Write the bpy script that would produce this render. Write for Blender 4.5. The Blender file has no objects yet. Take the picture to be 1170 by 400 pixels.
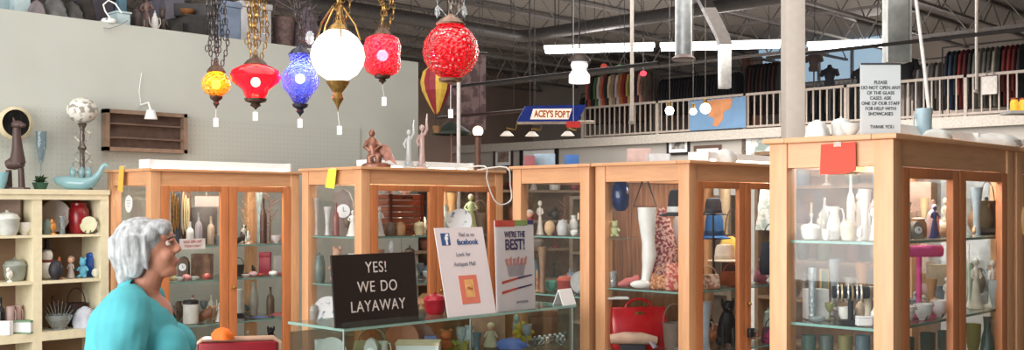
import bpy, bmesh, math, random
from mathutils import Vector, Matrix
random.seed(7)
PI = math.pi
C = bpy.context.scene.collection
sc = bpy.context.scene

# ------------------------------------------------------------------ camera, light, exposure
F, CX, HY, H = 1200.0, 585.0, 235.0, 1.6
YAW = math.atan2(1165, 1200)
S, K = math.sin(YAW), math.cos(YAW)          # right = (S,-K)  forward = (K,S): room axes follow the walls and cases
cam = bpy.data.cameras.new('camera'); co = bpy.data.objects.new('camera', cam); C.objects.link(co)
cam.sensor_width = 36; cam.lens = F / 1170 * 36; cam.shift_y = (HY - 200) / 1170
cam.clip_start = .05; cam.clip_end = 200
co.location = (0, 0, H); co.rotation_euler = (PI / 2, 0, math.atan2(-K, S))
sc.camera = co
vs = sc.view_settings
vs.view_transform = 'Standard'; vs.look = 'None'; vs.gamma = 1; vs.use_curve_mapping = False; vs.exposure = 0.0
sc.cycles.transparent_max_bounces = 40
sc.cycles.max_bounces = 8
sc.cycles.sample_clamp_indirect = 6
sc.cycles.caustics_reflective = False; sc.cycles.caustics_refractive = False
w = bpy.data.worlds.new('world'); sc.world = w; w.use_nodes = True
w.node_tree.nodes['Background'].inputs[0].default_value = (.83, .92, 1, 1)
w.node_tree.nodes['Background'].inputs[1].default_value = 0.75


def area(name, loc, target, sx, sy, power, col):
    l = bpy.data.lights.new(name, 'AREA'); l.shape = 'RECTANGLE'; l.size = sx; l.size_y = sy; l.energy = power; l.color = col
    o = bpy.data.objects.new(name, l); C.objects.link(o); o.location = loc
    o.rotation_euler = (Vector(target) - Vector(loc)).to_track_quat('-Z', 'Y').to_euler()
    return o


area('storefront_daylight', (-3.4, 3.5, 2.4), (4, 4.2, 1.2), 8, 3.4, 760, (1, .97, .93))
area('shop_ceiling_light', (3.5, 3.5, 5.4), (3.5, 3.5, 0), 6, 6, 300, (1, .96, .9))
area('hall_ceiling_light', (16, 12, 4.8), (16, 12, 0), 12, 12, 1900, (1, .93, .86))
area('loft_ceiling_light', (24.9, 11, 5.5), (23.5, 11, 3), 1.2, 14, 420, (1, .95, .9))


# ------------------------------------------------------------------ picture -> room helpers
def room(px, d):
    X = (px - CX) / F * d
    return S * X + K * d, -K * X + S * d


def dep(x, y): return K * x + S * y
def yx(px, x):
    k = (px - CX) / F
    return x * (S - k * K) / (K + k * S)
def xy(px, y):
    k = (px - CX) / F
    return y * (K + k * S) / (S - k * K)
def zz(py, d): return H + (HY - py) * d / F
def at(px, py, d):
    x, y = room(px, d)
    return Vector((x, y, zz(py, d)))


# ------------------------------------------------------------------ materials
def lin(h):
    if isinstance(h, str):
        h = [int(h[i:i + 2], 16) / 255 for i in (0, 2, 4)]
    return tuple((c / 12.92 if c <= .04045 else ((c + .055) / 1.055) ** 2.4) for c in h)


_m = {}


def pm(col, rough=.5, metal=0.0, var=.10, scale=18, bump=0.0, spec=.5, stretch=None, sheen=0):
    key = (col, rough, metal, var, scale, bump, spec, stretch)
    if key in _m: return _m[key]
    m = bpy.data.materials.new('surface_' + str(len(_m))); m.use_nodes = True
    nt = m.node_tree; b = nt.nodes['Principled BSDF']; L = nt.links.new
    c = lin(col)
    tc = nt.nodes.new('ShaderNodeTexCoord'); src = tc.outputs['Object']
    if stretch:
        mp = nt.nodes.new('ShaderNodeMapping'); mp.inputs['Scale'].default_value = stretch
        L(src, mp.inputs[0]); src = mp.outputs[0]
    n = nt.nodes.new('ShaderNodeTexNoise'); n.inputs['Scale'].default_value = scale; n.inputs['Detail'].default_value = 4
    L(src, n.inputs['Vector'])
    r = nt.nodes.new('ShaderNodeValToRGB')
    r.color_ramp.elements[0].position = .3; r.color_ramp.elements[1].position = .7
    r.color_ramp.elements[0].color = (*[max(0, x * (1 - var * 1.6)) for x in c], 1)
    r.color_ramp.elements[1].color = (*[min(1, x * (1 + var)) for x in c], 1)
    L(n.outputs['Fac'], r.inputs[0]); L(r.outputs[0], b.inputs['Base Color'])
    b.inputs['Roughness'].default_value = rough; b.inputs['Metallic'].default_value = metal
    b.inputs['Specular IOR Level'].default_value = spec
    if bump:
        bp = nt.nodes.new('ShaderNodeBump'); bp.inputs['Strength'].default_value = bump; bp.inputs['Distance'].default_value = .01
        L(n.outputs['Fac'], bp.inputs['Height']); L(bp.outputs[0], b.inputs['Normal'])
    _m[key] = m
    return m


def two(col, col2, scale=30, thr=.5, rough=.6, kind='NOISE'):
    key = ('two', col, col2, scale, thr, kind)
    if key in _m: return _m[key]
    m = bpy.data.materials.new('pattern_' + str(len(_m))); m.use_nodes = True
    nt = m.node_tree; b = nt.nodes['Principled BSDF']; L = nt.links.new
    tc = nt.nodes.new('ShaderNodeTexCoord')
    n = nt.nodes.new('ShaderNodeTexVoronoi' if kind == 'SPOT' else 'ShaderNodeTexNoise')
    n.inputs['Scale'].default_value = scale
    L(tc.outputs['Object'], n.inputs['Vector'])
    r = nt.nodes.new('ShaderNodeValToRGB'); e = r.color_ramp.elements
    e[0].position = thr - .04; e[1].position = thr + .04
    e[0].color = (*lin(col), 1); e[1].color = (*lin(col2), 1)
    L(n.outputs[0], r.inputs[0]); L(r.outputs[0], b.inputs['Base Color']); b.inputs['Roughness'].default_value = rough
    _m[key] = m
    return m


def stripes(col, col2, axis='X', scale=10, rough=.6, dist=0.0):
    key = ('stripes', col, col2, axis, scale, dist)
    if key in _m: return _m[key]
    m = bpy.data.materials.new('stripe_' + str(len(_m))); m.use_nodes = True
    nt = m.node_tree; b = nt.nodes['Principled BSDF']; L = nt.links.new
    tc = nt.nodes.new('ShaderNodeTexCoord'); n = nt.nodes.new('ShaderNodeTexWave')
    n.bands_direction = axis; n.inputs['Scale'].default_value = scale; n.inputs['Distortion'].default_value = dist
    L(tc.outputs['Object'], n.inputs['Vector'])
    r = nt.nodes.new('ShaderNodeValToRGB'); e = r.color_ramp.elements
    e[0].position = .3; e[1].position = .6; e[0].color = (*lin(col), 1); e[1].color = (*lin(col2), 1)
    L(n.outputs['Color'], r.inputs[0]); L(r.outputs[0], b.inputs['Base Color']); b.inputs['Roughness'].default_value = rough
    _m[key] = m
    return m


def glow(col, strength):
    key = ('glow', col, strength)
    if key in _m: return _m[key]
    m = bpy.data.materials.new('light_' + str(len(_m))); m.use_nodes = True
    b = m.node_tree.nodes['Principled BSDF']
    b.inputs['Base Color'].default_value = (*lin(col), 1)
    b.inputs['Emission Color'].default_value = (*lin(col), 1); b.inputs['Emission Strength'].default_value = strength
    _m[key] = m
    return m


def clear(tint='f4faf8', refl=1.0, rough=.02, body=0.0, bodycol=None, bump=0.0, bscale=40):
    """thin clear or coloured glass: tinted see-through, fresnel reflection, some translucent body"""
    key = ('clear', tint, refl, rough, body, bodycol, bump, bscale)
    if key in _m: return _m[key]
    m = bpy.data.materials.new('glass_' + str(len(_m))); m.use_nodes = True
    nt = m.node_tree; nt.nodes.clear(); L = nt.links.new; N = nt.nodes.new
    out = N('ShaderNodeOutputMaterial'); t = N('ShaderNodeBsdfTransparent'); g = N('ShaderNodeBsdfGlossy')
    t.inputs[0].default_value = (*lin(tint), 1); g.inputs['Roughness'].default_value = rough
    fr = N('ShaderNodeLayerWeight'); fr.inputs[0].default_value = .5
    pw = N('ShaderNodeMath'); pw.operation = 'POWER'; pw.inputs[1].default_value = 3.5; L(fr.outputs['Facing'], pw.inputs[0])
    sm = N('ShaderNodeMath'); sm.operation = 'MULTIPLY_ADD'; sm.inputs[1].default_value = .8; sm.inputs[2].default_value = .04; L(pw.outputs[0], sm.inputs[0])
    nor = None
    if bump:
        v = N('ShaderNodeTexVoronoi'); v.inputs['Scale'].default_value = bscale; tc = N('ShaderNodeTexCoord'); L(tc.outputs['Object'], v.inputs['Vector'])
        bp = N('ShaderNodeBump'); bp.inputs['Strength'].default_value = bump; bp.inputs['Distance'].default_value = .02
        L(v.outputs[0], bp.inputs['Height']); nor = bp.outputs[0]
        L(nor, g.inputs['Normal']); L(nor, fr.inputs['Normal'])
    base = t.outputs[0]
    if body:
        tr = N('ShaderNodeBsdfTranslucent'); df = N('ShaderNodeBsdfDiffuse'); c = (*lin(bodycol or tint), 1)
        tr.inputs[0].default_value = c; df.inputs[0].default_value = c
        if nor: L(nor, df.inputs['Normal']); L(nor, tr.inputs['Normal'])
        a = N('ShaderNodeMixShader'); a.inputs[0].default_value = .5; L(tr.outputs[0], a.inputs[1]); L(df.outputs[0], a.inputs[2])
        b = N('ShaderNodeMixShader'); b.inputs[0].default_value = body; L(t.outputs[0], b.inputs[1]); L(a.outputs[0], b.inputs[2])
        base = b.outputs[0]
    mu = N('ShaderNodeMath'); mu.operation = 'MULTIPLY'; mu.inputs[1].default_value = refl; L(sm.outputs[0], mu.inputs[0])
    x = N('ShaderNodeMixShader'); L(mu.outputs[0], x.inputs[0]); L(base, x.inputs[1]); L(g.outputs[0], x.inputs[2])
    L(x.outputs[0], out.inputs[0])
    _m[key] = m
    return m


OAK = pm('d6a075', .42, var=.08, scale=5, stretch=(9, 9, .9))
OAKH = pm('d6a075', .42, var=.08, scale=5, stretch=(.9, .9, 9))
DOORW = pm('c2784a', .4, var=.10, scale=5, stretch=(9, 9, .9))
PANE = clear('fcfdfd', .6)
SHELFG = clear('f2f8f6', .9, body=.06, bodycol='c9d8d2')
EDGE = pm('6f9a90', .2, var=.05)
WHITE = pm('e9e9e6', .5, var=.03)
CREAM = pm('e0d6b6', .55, var=.05)
PORC = pm('eceae4', .22, var=.04)
BRASS = pm('a8844a', .35, .85, var=.25, scale=60)
BLACK = pm('1b1a1c', .5, var=.2)
STEEL = pm('aeb2b4', .35, .8, var=.12, scale=6)
GALV = pm('9da1a3', .4, .7, var=.16, scale=9)
PAPER = pm('f0f1f2', .8, var=.02)
WALLP = pm('bfc1b9', .8, var=.03, scale=2)
TANW = pm('a38c80', .85, var=.06, scale=1.2)


# ------------------------------------------------------------------ mesh builder
class MB:
    def __init__(s): s.bm = bmesh.new(); s.mi = 0

    def _add(s, vs, fs):
        V = [s.bm.verts.new(v) for v in vs]
        for f in fs:
            try:
                q = s.bm.faces.new([V[i] for i in f]); q.material_index = s.mi
            except ValueError: pass
        return s

    def box(s, x, y, z, sx, sy, sz, rz=0, rx=0, ry=0, bev=0):
        """x,y,z = centre"""
        M = Matrix.Translation((x, y, z)) @ Matrix.Rotation(rz, 4, 'Z') @ Matrix.Rotation(ry, 4, 'Y') @ Matrix.Rotation(rx, 4, 'X')
        t = bmesh.new(); bmesh.ops.create_cube(t, size=1)
        bmesh.ops.scale(t, vec=(sx, sy, sz), verts=t.verts)
        if bev: bmesh.ops.bevel(t, geom=t.edges, offset=bev, segments=2, profile=.6, affect='EDGES')
        t.verts.index_update()
        s._add([M @ v.co for v in t.verts], [[v.index for v in f.verts] for f in t.faces]); t.free()
        return s

    def b2(s, x0, y0, z0, x1, y1, z1, bev=0):
        return s.box((x0 + x1) / 2, (y0 + y1) / 2, (z0 + z1) / 2, abs(x1 - x0), abs(y1 - y0), abs(z1 - z0), bev=bev)

    def tube(s, pts, r, n=8, closed=False, flat=1.0):
        pts = [Vector(p) for p in pts]; m = len(pts)
        rs = r if isinstance(r, (list, tuple)) else [r] * m
        rings = []; up = None
        for i, p in enumerate(pts):
            if closed: d = pts[(i + 1) % m] - pts[i - 1]
            else: d = pts[min(i + 1, m - 1)] - pts[max(i - 1, 0)]
            if d.length < 1e-9: d = Vector((0, 0, 1))
            d.normalize()
            if up is None:
                up = Vector((0, 0, 1)) if abs(d.z) < .9 else Vector((1, 0, 0))
            a = d.cross(up)
            if a.length < 1e-6: a = d.orthogonal()
            a.normalize(); b = a.cross(d); up = b
            rings.append([p + a * math.cos(2 * PI * k / n) * rs[i] + b * math.sin(2 * PI * k / n) * rs[i] * flat for k in range(n)])
        return s.loft(rings, closed)

    def loft(s, rings, closed=False, cap=True):
        n = len(rings[0]); m = len(rings); vs = [v for r in rings for v in r]; fs = []
        for i in range(m if closed else m - 1):
            j = (i + 1) % m
            for k in range(n):
                fs.append([i * n + k, i * n + (k + 1) % n, j * n + (k + 1) % n, j * n + k])
        if cap and not closed:
            fs.append(list(range(n))[::-1]); fs.append([(m - 1) * n + k for k in range(n)])
        return s._add(vs, fs)

    def lathe(s, prof, loc=(0, 0, 0), n=20, sx=1, sy=1, M=None):
        rings = []
        for r, z in prof:
            rings.append([Vector((max(r, 1e-4) * math.cos(2 * PI * k / n) * sx, max(r, 1e-4) * math.sin(2 * PI * k / n) * sy, z)) for k in range(n)])
        T = Matrix.Translation(loc) if M is None else Matrix.Translation(loc) @ M
        rings = [[T @ v for v in r] for r in rings]
        return s.loft(rings)

    def ell(s, loc, r, n=16, rot=None):
        if not isinstance(r, (list, tuple)): r = (r, r, r)
        t = bmesh.new(); bmesh.ops.create_uvsphere(t, u_segments=n, v_segments=max(6, n * 2 // 3), radius=1)
        M = Matrix.Translation(loc)
        if rot: M = M @ Matrix.Rotation(rot[2], 4, 'Z') @ Matrix.Rotation(rot[1], 4, 'Y') @ Matrix.Rotation(rot[0], 4, 'X')
        M = M @ Matrix.Diagonal((*r, 1)); t.verts.index_update()
        s._add([M @ v.co for v in t.verts], [[v.index for v in f.verts] for f in t.faces]); t.free()
        return s

    def prism(s, pts, th, plane='XZ', off=0, bev=0):
        """2-D outline given a thickness; XZ outline stands facing -y"""
        def P(a, b, t):
            return (a, t, b) if plane == 'XZ' else ((t, a, b) if plane == 'YZ' else (a, b, t))
        n = len(pts)
        vs = [P(a, b, off - th / 2) for a, b in pts] + [P(a, b, off + th / 2) for a, b in pts]
        fs = [list(range(n)), [n + k for k in range(n)][::-1]] + [[k, k + n, (k + 1) % n + n, (k + 1) % n] for k in range(n)]
        return s._add(vs, fs)

    def build(s, name, mat, parent=None, smooth=True, ang=42):
        bmesh.ops.recalc_face_normals(s.bm, faces=s.bm.faces)
        me = bpy.data.meshes.new(name); s.bm.to_mesh(me); s.bm.free()
        for m in (mat if isinstance(mat, (list, tuple)) else [mat]): me.materials.append(m)
        if smooth and len(me.polygons):
            me.polygons.foreach_set('use_smooth', [True] * len(me.polygons)); me.set_sharp_from_angle(angle=math.radians(ang))
        o = bpy.data.objects.new(name, me); C.objects.link(o)
        if parent: o.parent = parent
        return o


def tag(o, label, cat, group=None):
    o['label'] = label; o['category'] = cat
    if group: o['group'] = group
    return o


def thing(name, label, cat, loc=(0, 0, 0), rz=0, group=None):
    o = bpy.data.objects.new(name, None); C.objects.link(o); o.location = loc; o.rotation_euler = (0, 0, rz); o.empty_display_size = .1
    return tag(o, label, cat, group)


def single(name, mb, mat, label, cat, loc=(0, 0, 0), rz=0, group=None):
    o = mb.build(name, mat); o.location = loc; o.rotation_euler = (0, 0, rz)
    return tag(o, label, cat, group)


def struct(name, mb, mat, smooth=False):
    o = mb.build(name, mat, smooth=smooth); o['kind'] = 'structure'
    return o


def text(body, size, mat, parent, x, y, z, rx=PI / 2, align='CENTER', name='lettering', sx=1, bold=0.0, sp=1.0, rz=0):
    c = bpy.data.curves.new(name, 'FONT'); c.body = body; c.size = size; c.align_x = align; c.align_y = 'CENTER'
    c.extrude = .0008; c.offset = bold; c.space_character = sp; c.materials.append(mat)
    o = bpy.data.objects.new(name, c); C.objects.link(o)
    dg = bpy.context.evaluated_depsgraph_get(); dg.update()
    me = bpy.data.meshes.new_from_object(o.evaluated_get(dg)); bpy.data.objects.remove(o); me.name = name
    o = bpy.data.objects.new(name, me); C.objects.link(o); o.parent = parent
    o.location = (x, y, z); o.rotation_euler = (rx, 0, rz); o.scale = (sx, 1, 1)
    return o


# ------------------------------------------------------------------ setting
def bx(*a): return MB().b2(*a)


struct('floor', bx(-3.5, -9, -.1, 28, 27, 0), pm('8f8a83', .35, var=.12, scale=1.5))
struct('ceiling', bx(-3.5, -9, 6.1, 28, 27, 6.25), stripes('8d8783', '9f9994', 'X', 1.6, .8))
o = MB(); o.b2(.2, 7.8, 0, 6.72, 7.95, 3.0)
struct('wall_left', o, pm('bbbeb6', .8, var=.03, scale=2))
struct('wall_partition', bx(6.6, 7.95, 0, 6.72, 11.5, 3.0), WALLP)
struct('ceiling_office', bx(.2, 7.95, 2.9, 6.6, 11.5, 3.0), pm('77736e', .9))
# perforated board on the lower part of the office wall
def pegmat():
    m = bpy.data.materials.new('pegboard'); m.use_nodes = True
    nt = m.node_tree; L = nt.links.new; b = nt.nodes['Principled BSDF']; b.inputs['Roughness'].default_value = .7
    tc = nt.nodes.new('ShaderNodeTexCoord'); mp = nt.nodes.new('ShaderNodeMapping'); mp.inputs['Scale'].default_value = (26, 26, 26)
    v = nt.nodes.new('ShaderNodeVectorMath'); v.operation = 'FRACTION'
    d = nt.nodes.new('ShaderNodeVectorMath'); d.operation = 'DISTANCE'; d.inputs[1].default_value = (.5, .5, .5)
    s2 = nt.nodes.new('ShaderNodeVectorMath'); s2.operation = 'MULTIPLY'; s2.inputs[1].default_value = (1, 0, 1)
    ad = nt.nodes.new('ShaderNodeVectorMath'); ad.operation = 'ADD'; ad.inputs[1].default_value = (0, .5, 0)
    r = nt.nodes.new('ShaderNodeValToRGB'); r.color_ramp.elements[0].position = .10; r.color_ramp.elements[1].position = .16
    r.color_ramp.elements[0].color = (*lin('a9aba4'), 1); r.color_ramp.elements[1].color = (*lin('b9bcb4'), 1)
    L(tc.outputs['Object'], mp.inputs[0]); L(mp.outputs[0], v.inputs[0]); L(v.outputs[0], s2.inputs[0]); L(s2.outputs[0], ad.inputs[0])
    L(ad.outputs[0], d.inputs[0]); L(d.outputs['Value'], r.inputs[0]); L(r.outputs[0], b.inputs['Base Color'])
    return m


struct('wall_left_pegboard', bx(.6, 7.785, .4, 6.0, 7.8, 2.32), pegmat())
struct('wall_far', bx(6.6, 25, 0, 28, 25.2, 6.1), TANW)
struct('wall_right', bx(-3.5, -9.2, 0, 28, -9, 6.1), pm('b5a48f', .85, var=.05, scale=1))  # unseen side wall of the store, added to block light from the right
struct('wall_back', bx(26.8, -9, 0, 27, 25, 6.1), pm('b3a79e', .85, var=.05, scale=1))
struct('wall_below_mezzanine', bx(23.1, -9, 0, 23.3, 25, 3.3), pm('b4b0aa', .85, var=.05, scale=1))
struct('floor_mezzanine', bx(23.0, -9, 3.3, 26.8, 25, 3.5), pm('b9b3ab', .8))
struct('trim_1', bx(22.95, -9, 3.28, 23.0, 25, 3.52), pm('c2bcb3', .7))
# bluish daylight window, its glow stretched over the blue-lit part of the back wall
wy0, wy1 = yx(1014, 26.75), yx(866, 26.75)
struct('window_1', bx(26.74, wy0, zz(86, dep(26.7, wy0)), 26.79, wy1, zz(26, dep(26.7, wy0))), glow('a9c6dc', .62))
m = MB()
for k in range(5):
    yy = wy0 + (wy1 - wy0) * k / 4; m.b2(26.68, yy - .04, zz(88, 26), 26.78, yy + .04, zz(24, 26))
struct('trim_2', m, pm('8d9499', .5))
# open web roof beams
def beam_bm(L, h=.5):
    m = MB()
    for z in (0, h): m.box(L / 2, 0, z, L, .09, .055)
    n = int(L / .55)
    for k in range(n):
        x0 = L * k / n; x1 = L * (k + 1) / n
        m.tube([(x0, 0, 0 if k % 2 else h), (x1, 0, h if k % 2 else 0)], .016, 5)
    return m


JO = pm('6f6a68', .6, var=.15)
b0 = beam_bm(19.5).build('roof_beam', JO, smooth=False); b0['kind'] = 'structure'; b0.location = (7.2, .5, 5.55)
for k in range(1, 16):
    b = b0.copy(); C.objects.link(b); b.location = (7.2, .5 + 1.6 * k, 5.55)
b1 = beam_bm(30, .75).build('roof_beam', pm('77716e', .6), smooth=False); b1['kind'] = 'structure'
b1.location = (21.2, -7, 5.05); b1.rotation_euler = (0, 0, PI / 2)
# cream column
cxx, cyy = room(906, 9.2)
m = MB(); m.box(0, 0, 3.05, .17, .17, 6.1, bev=.012); m.box(0, 0, .02, .3, .3, .04)
o = struct('column', m, pm('e0d6cb', .6, var=.03), True); o.location = (cxx, cyy, 0); o.rotation_euler = (0, 0, PI / 4 + .02)

# ------------------------------------------------------------------ mezzanine railing
RX = 23.05
rail = thing('mezzanine_railing', 'long pale railing with thin upright bars along the edge of the mezzanine', 'railing', (RX, 6, 3.52))
PALE = pm('b3a79d', .55)
RL = 13.6
MB().box(0, RL / 2, .87, .07, RL, .06).build('top_rail', PALE, rail)
MB().box(0, RL / 2, .06, .05, RL, .05).build('bottom_rail', PALE, rail)
pb = MB().box(0, 0, .45, .03, .03, .8).build('baluster', PALE, rail)
pb.location = (0, .1, 0)
for k in range(1, 76):
    c = pb.copy(); c.parent = rail; c.location = (0, .1 + .178 * k, 0); C.objects.link(c)
for k, yy in enumerate((.05, 2.75, 5.5, 8.2, 10.9, 13.55)):
    MB().box(.0, yy, .45, .07, .07, .9).build('post', PALE, rail)


# ------------------------------------------------------------------ display cases
class Case: pass


def display_case(label, x0, y0, L, W, shelves, back='glass', Ht=1.86, doors=2, lockdoor=None):
    c = Case(); c.x0, c.y0, c.L, c.W, c.sh = x0, y0, L, W, shelves
    t = thing('display_case', label, 'display case', (x0, y0, 0)); c.t = t
    p = .075
    for x in (0, L - p):
        for y in (0, W - p): MB().b2(x, y, .0, x + p, y + p, Ht - .02, bev=.004).build('corner_post', OAK, t)
    tr = .115
    for y in (0, W - p): MB().b2(p, y + .008, Ht - tr, L - p, y + p - .008, Ht - .02).build('top_rail', OAKH, t)
    for x in (0, L - p): MB().b2(x + .008, p, Ht - tr, x + p - .008, W - p, Ht - .02).build('top_rail', OAKH, t)
    m = MB()                                                        # lid moulding round the glass top
    e = .02
    m.b2(-e, -e, Ht - .02, L + e, p, Ht, bev=.006); m.b2(-e, W - p, Ht - .02, L + e, W + e, Ht, bev=.006)
    m.b2(-e, p, Ht - .02, p, W - p, Ht, bev=.004); m.b2(L - p, p, Ht - .02, L + e, W - p, Ht, bev=.004)
    m.build('top_moulding', OAKH, t)
    bx(p, p, Ht - .017, L - p, W - p, Ht - .009).build('top_glass', PANE, t, False)
    m = MB(); m.b2(.004, .004, .002, L - .004, W - .004, .1); m.b2(.012, .012, .1, L - .012, W - .012, .2)
    m.build('plinth', OAKH, t)
    for x in (.03, L - .04):
        bx(x, p, .2, x + .006, W - p, Ht - tr).build('side_pane', PANE, t, False)
    if back == 'glass':
        bx(p, W - .04, .2, L - p, W - .034, Ht - tr).build('back_pane', PANE, t, False)
    else:
        m = MB()
        n = 9
        for k in range(n): m.b2(p + (L - 2 * p) * k / n + .002, W - .045, .2, p + (L - 2 * p) * (k + 1) / n - .002, W - .03, Ht - tr)
        m.build('back_panel', pm('9a6b4c', .55, var=.3, scale=5, stretch=(9, 9, .8)), t)
    dw = (L - 2 * p) / doors; st = .065
    for k in range(doors):
        xa = p + dw * k + .002; xb = xa + dw - .004; za, zb = .205, Ht - tr - .005
        m = MB()
        m.b2(xa, .0, za, xa + st, .028, zb, bev=.003); m.b2(xb - st, .0, za, xb, .028, zb, bev=.003)
        m.b2(xa + st, .0, za, xb - st, .028, za + st, bev=.003); m.b2(xa + st, .0, zb - st * .6, xb - st, .028, zb, bev=.003)
        d = m.build('door', DOORW, t)
        bx(xa + st - .005, .012, za + .05, xb - st + .005, .017, zb - .03).build('pane', PANE, d, False)
        if k:
            m = MB(); m.ell((xa + .03, -.012, 1.0), .013, 10); m.tube([(xa + .03, 0, 1.0), (xa + .03, -.012, 1.0)], .006)
            m.build('knob', BRASS, d)
    for z in shelves:
        m = MB(); m.b2(p * .5, .045, z - .012, L - p * .5, W - .06, z - .002)
        s_ = m.build('shelf', SHELFG, t, False)
        m = MB(); m.b2(p * .5, .040, z - .012, L - p * .5, .045, z - .002); m.b2(p * .5 - .003, .045, z - .012, p * .5, W - .06, z - .002)
        m.build('shelf_edge', EDGE, s_, False)
    return c


case1 = display_case('oak glass display case behind the woman, under a long white shop light', 3.47, 6.85, 1.22, .67, (.45, .74, 1.06, 1.31))
case2 = display_case('oak glass display case holding the wooden slatted chest, behind the black letter board', 4.28, 5.54, 1.33, .68, (.45, .74, 1.06, 1.39))
case3 = display_case('oak glass display case at the right end of the glass counter, seen end on', 4.99, 4.18, 1.2, .66, (.45, 1.03, 1.405))
case4 = display_case('oak glass display case full of hats, handbags and a white leg form', 4.99, 3.44, 1.19, .69, (.45, .72, 1.1), back='wood')
case5 = display_case('oak glass display case with a red-orange sheet taped to its top rail', 3.65, 1.64, 1.22, .50, (.45, .8, 1.15, 1.468))
case6 = display_case('oak glass display case cut by the right edge of the photo', 4.91, 1.64, 1.22, .50, (.45, .8, 1.15, 1.468))


def shop_light(label, x0, x1, y, z, wid=.13, group='shop lights on the display cases', power=22, lamp=True):
    """white strip light lying on a glass case top and shining down into it"""
    t = thing('strip_light', label, 'light', ((x0 + x1) / 2, y, z), 0, group)
    L = x1 - x0
    m = MB()
    m.prism([(-wid / 2, .022), (wid / 2, .022), (wid / 2 - .02, .062), (-wid / 2 + .02, .062)], L, 'YZ')
    for x in (-L / 2 + .005, L / 2 - .005): m.box(x, 0, .032, .016, wid + .006, .064)
    m.build('housing', WHITE, t)
    m = MB()
    for yy in (-.033, .033): m.tube([(-L / 2 + .02, yy, .0135), (L / 2 - .02, yy, .0135)], .0125, 10)
    m.build('fluorescent_tube', glow('fff6e6', 5.5), t)
    if lamp:
        l = bpy.data.lights.new('case_lamp', 'AREA'); l.shape = 'RECTANGLE'; l.size = L - .1; l.size_y = wid; l.energy = power; l.color = (1, .93, .82)
        lo = bpy.data.objects.new('case_lamp', l); C.objects.link(lo); lo.parent = t; lo.location = (0, 0, -.002)
    return t


shop_light('long white strip light lying on the case behind the woman', 3.50, 4.66, 7.0, 1.862, .15, power=13)
shop_light('white strip light with a trailing cord on the case behind the bronze statuette', 4.62, 5.58, 5.93, 1.862, .2, power=13)
shop_light('white strip light on the case of hats and handbags', 5.35, 6.15, 3.62, 1.862, .14, power=8)
shop_light('white strip light beside the white sign, on the case with the red-orange sheet', 3.98, 4.84, 1.86, 1.862, .16, power=11)
shop_light('white strip light on the case at the right edge', 4.98, 6.08, 1.86, 1.862, .16, power=11)

# ------------------------------------------------------------------ glass counter
ctx0, cty0, ctL, ctW, ctH = 2.99, 4.0, 1.66, .46, 1.02
counter = thing('glass_counter', 'low all-glass sales counter with the black letter board standing on it', 'counter', (ctx0, cty0, 0))
m = MB(); m.b2(0, 0, ctH - .01, ctL, ctW, ctH); m.build('top_glass', clear('eaf4f1', .9, body=.14, bodycol='b8cdc5'), counter, False)
m = MB(); m.b2(-.004, -.004, ctH - .012, ctL + .004, 0, ctH + .001); m.b2(-.004, 0, ctH - .012, 0, ctW, ctH + .001); m.b2(ctL, 0, ctH - .012, ctL + .004, ctW, ctH + .001)
m.build('polished_edge', pm('8fb3a8', .15, var=.05), counter, False)
GP = clear('f6fbf9', .7)
bx(.0, .002, .3, ctL, .008, ctH - .012).build('front_pane', GP, counter, False)
for x in (.001, ctL - .007): bx(x, .008, .3, x + .006, ctW - .02, ctH - .012).build('end_pane', GP, counter, False)
for x in (.008, ctL / 2, ctL - .008): MB().tube([(x, .014, .3), (x, .014, ctH - .012)], .006, 8).build('metal_strip', STEEL, counter)
bx(0, 0, 0, ctL, ctW, .3).build('cabinet_base', OAKH, counter)
bx(0, ctW - .02, .3, ctL, ctW - .01, ctH - .05).build('sliding_back', clear('d9cdbd', .5, body=.35, bodycol='9c8064'), counter, False)
for z in (.55, .8):
    bx(.012, .05, z - .01, ctL - .012, ctW - .03, z).build('shelf', SHELFG, counter, False)

# ------------------------------------------------------------------ cream wall shelving on the left
SX0, SX1, SY0, SY1 = 2.0, 3.44, 7.45, 7.78
shelfu = thing('wall_shelving', 'cream painted open shelving full of crockery along the white wall', 'shelving', (SX0, SY0, 0))
sw = SX1 - SX0; sd = SY1 - SY0
d_at = lambda px: dep(xy(px, SY0), SY0)
ztop = zz(216.5, d_at(60)); zsh = [zz(268, d_at(80)), zz(319.5, d_at(80)), zz(379, d_at(60))]
div = xy(43, SY0) - SX0
bx(-.02, -.02, ztop - .035, sw + .01, sd, ztop).build('top_board', CREAM, shelfu)
for x in (div - .03, sw - .05, .0): bx(x, 0, 0, x + .06, sd, ztop - .035).build('upright', CREAM, shelfu)
for z, th in ((zsh[0], .018), (zsh[1], .022), (zsh[2], .06)):
    for xa, xb in ((.06, div - .03), (div + .03, sw - .05)):
        bx(xa, .0, z - th, xb, sd - .012, z).build('shelf', CREAM, shelfu)
m = MB(); m.b2(0, sd - .012, 0, sw, sd, ztop - .035); m.build('back_panel', pm('8a7058', .8, var=.15, scale=3), shelfu)
bx(.0, -.008, ztop - .072, sw, .0, ztop - .035).build('top_fascia', CREAM, shelfu)
bx(.0, -.008, .0, sw, .0, .1).build('kickboard', CREAM, shelfu)
#PART2
# ------------------------------------------------------------------ kinds of goods: each returns [(part name or None, MB, material)], height h, width w
def lathe_of(prof, h, w, n=20, **k):
    return MB().lathe([(r * w / 2, z * h) for r, z in prof], n=n, **k)


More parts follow.
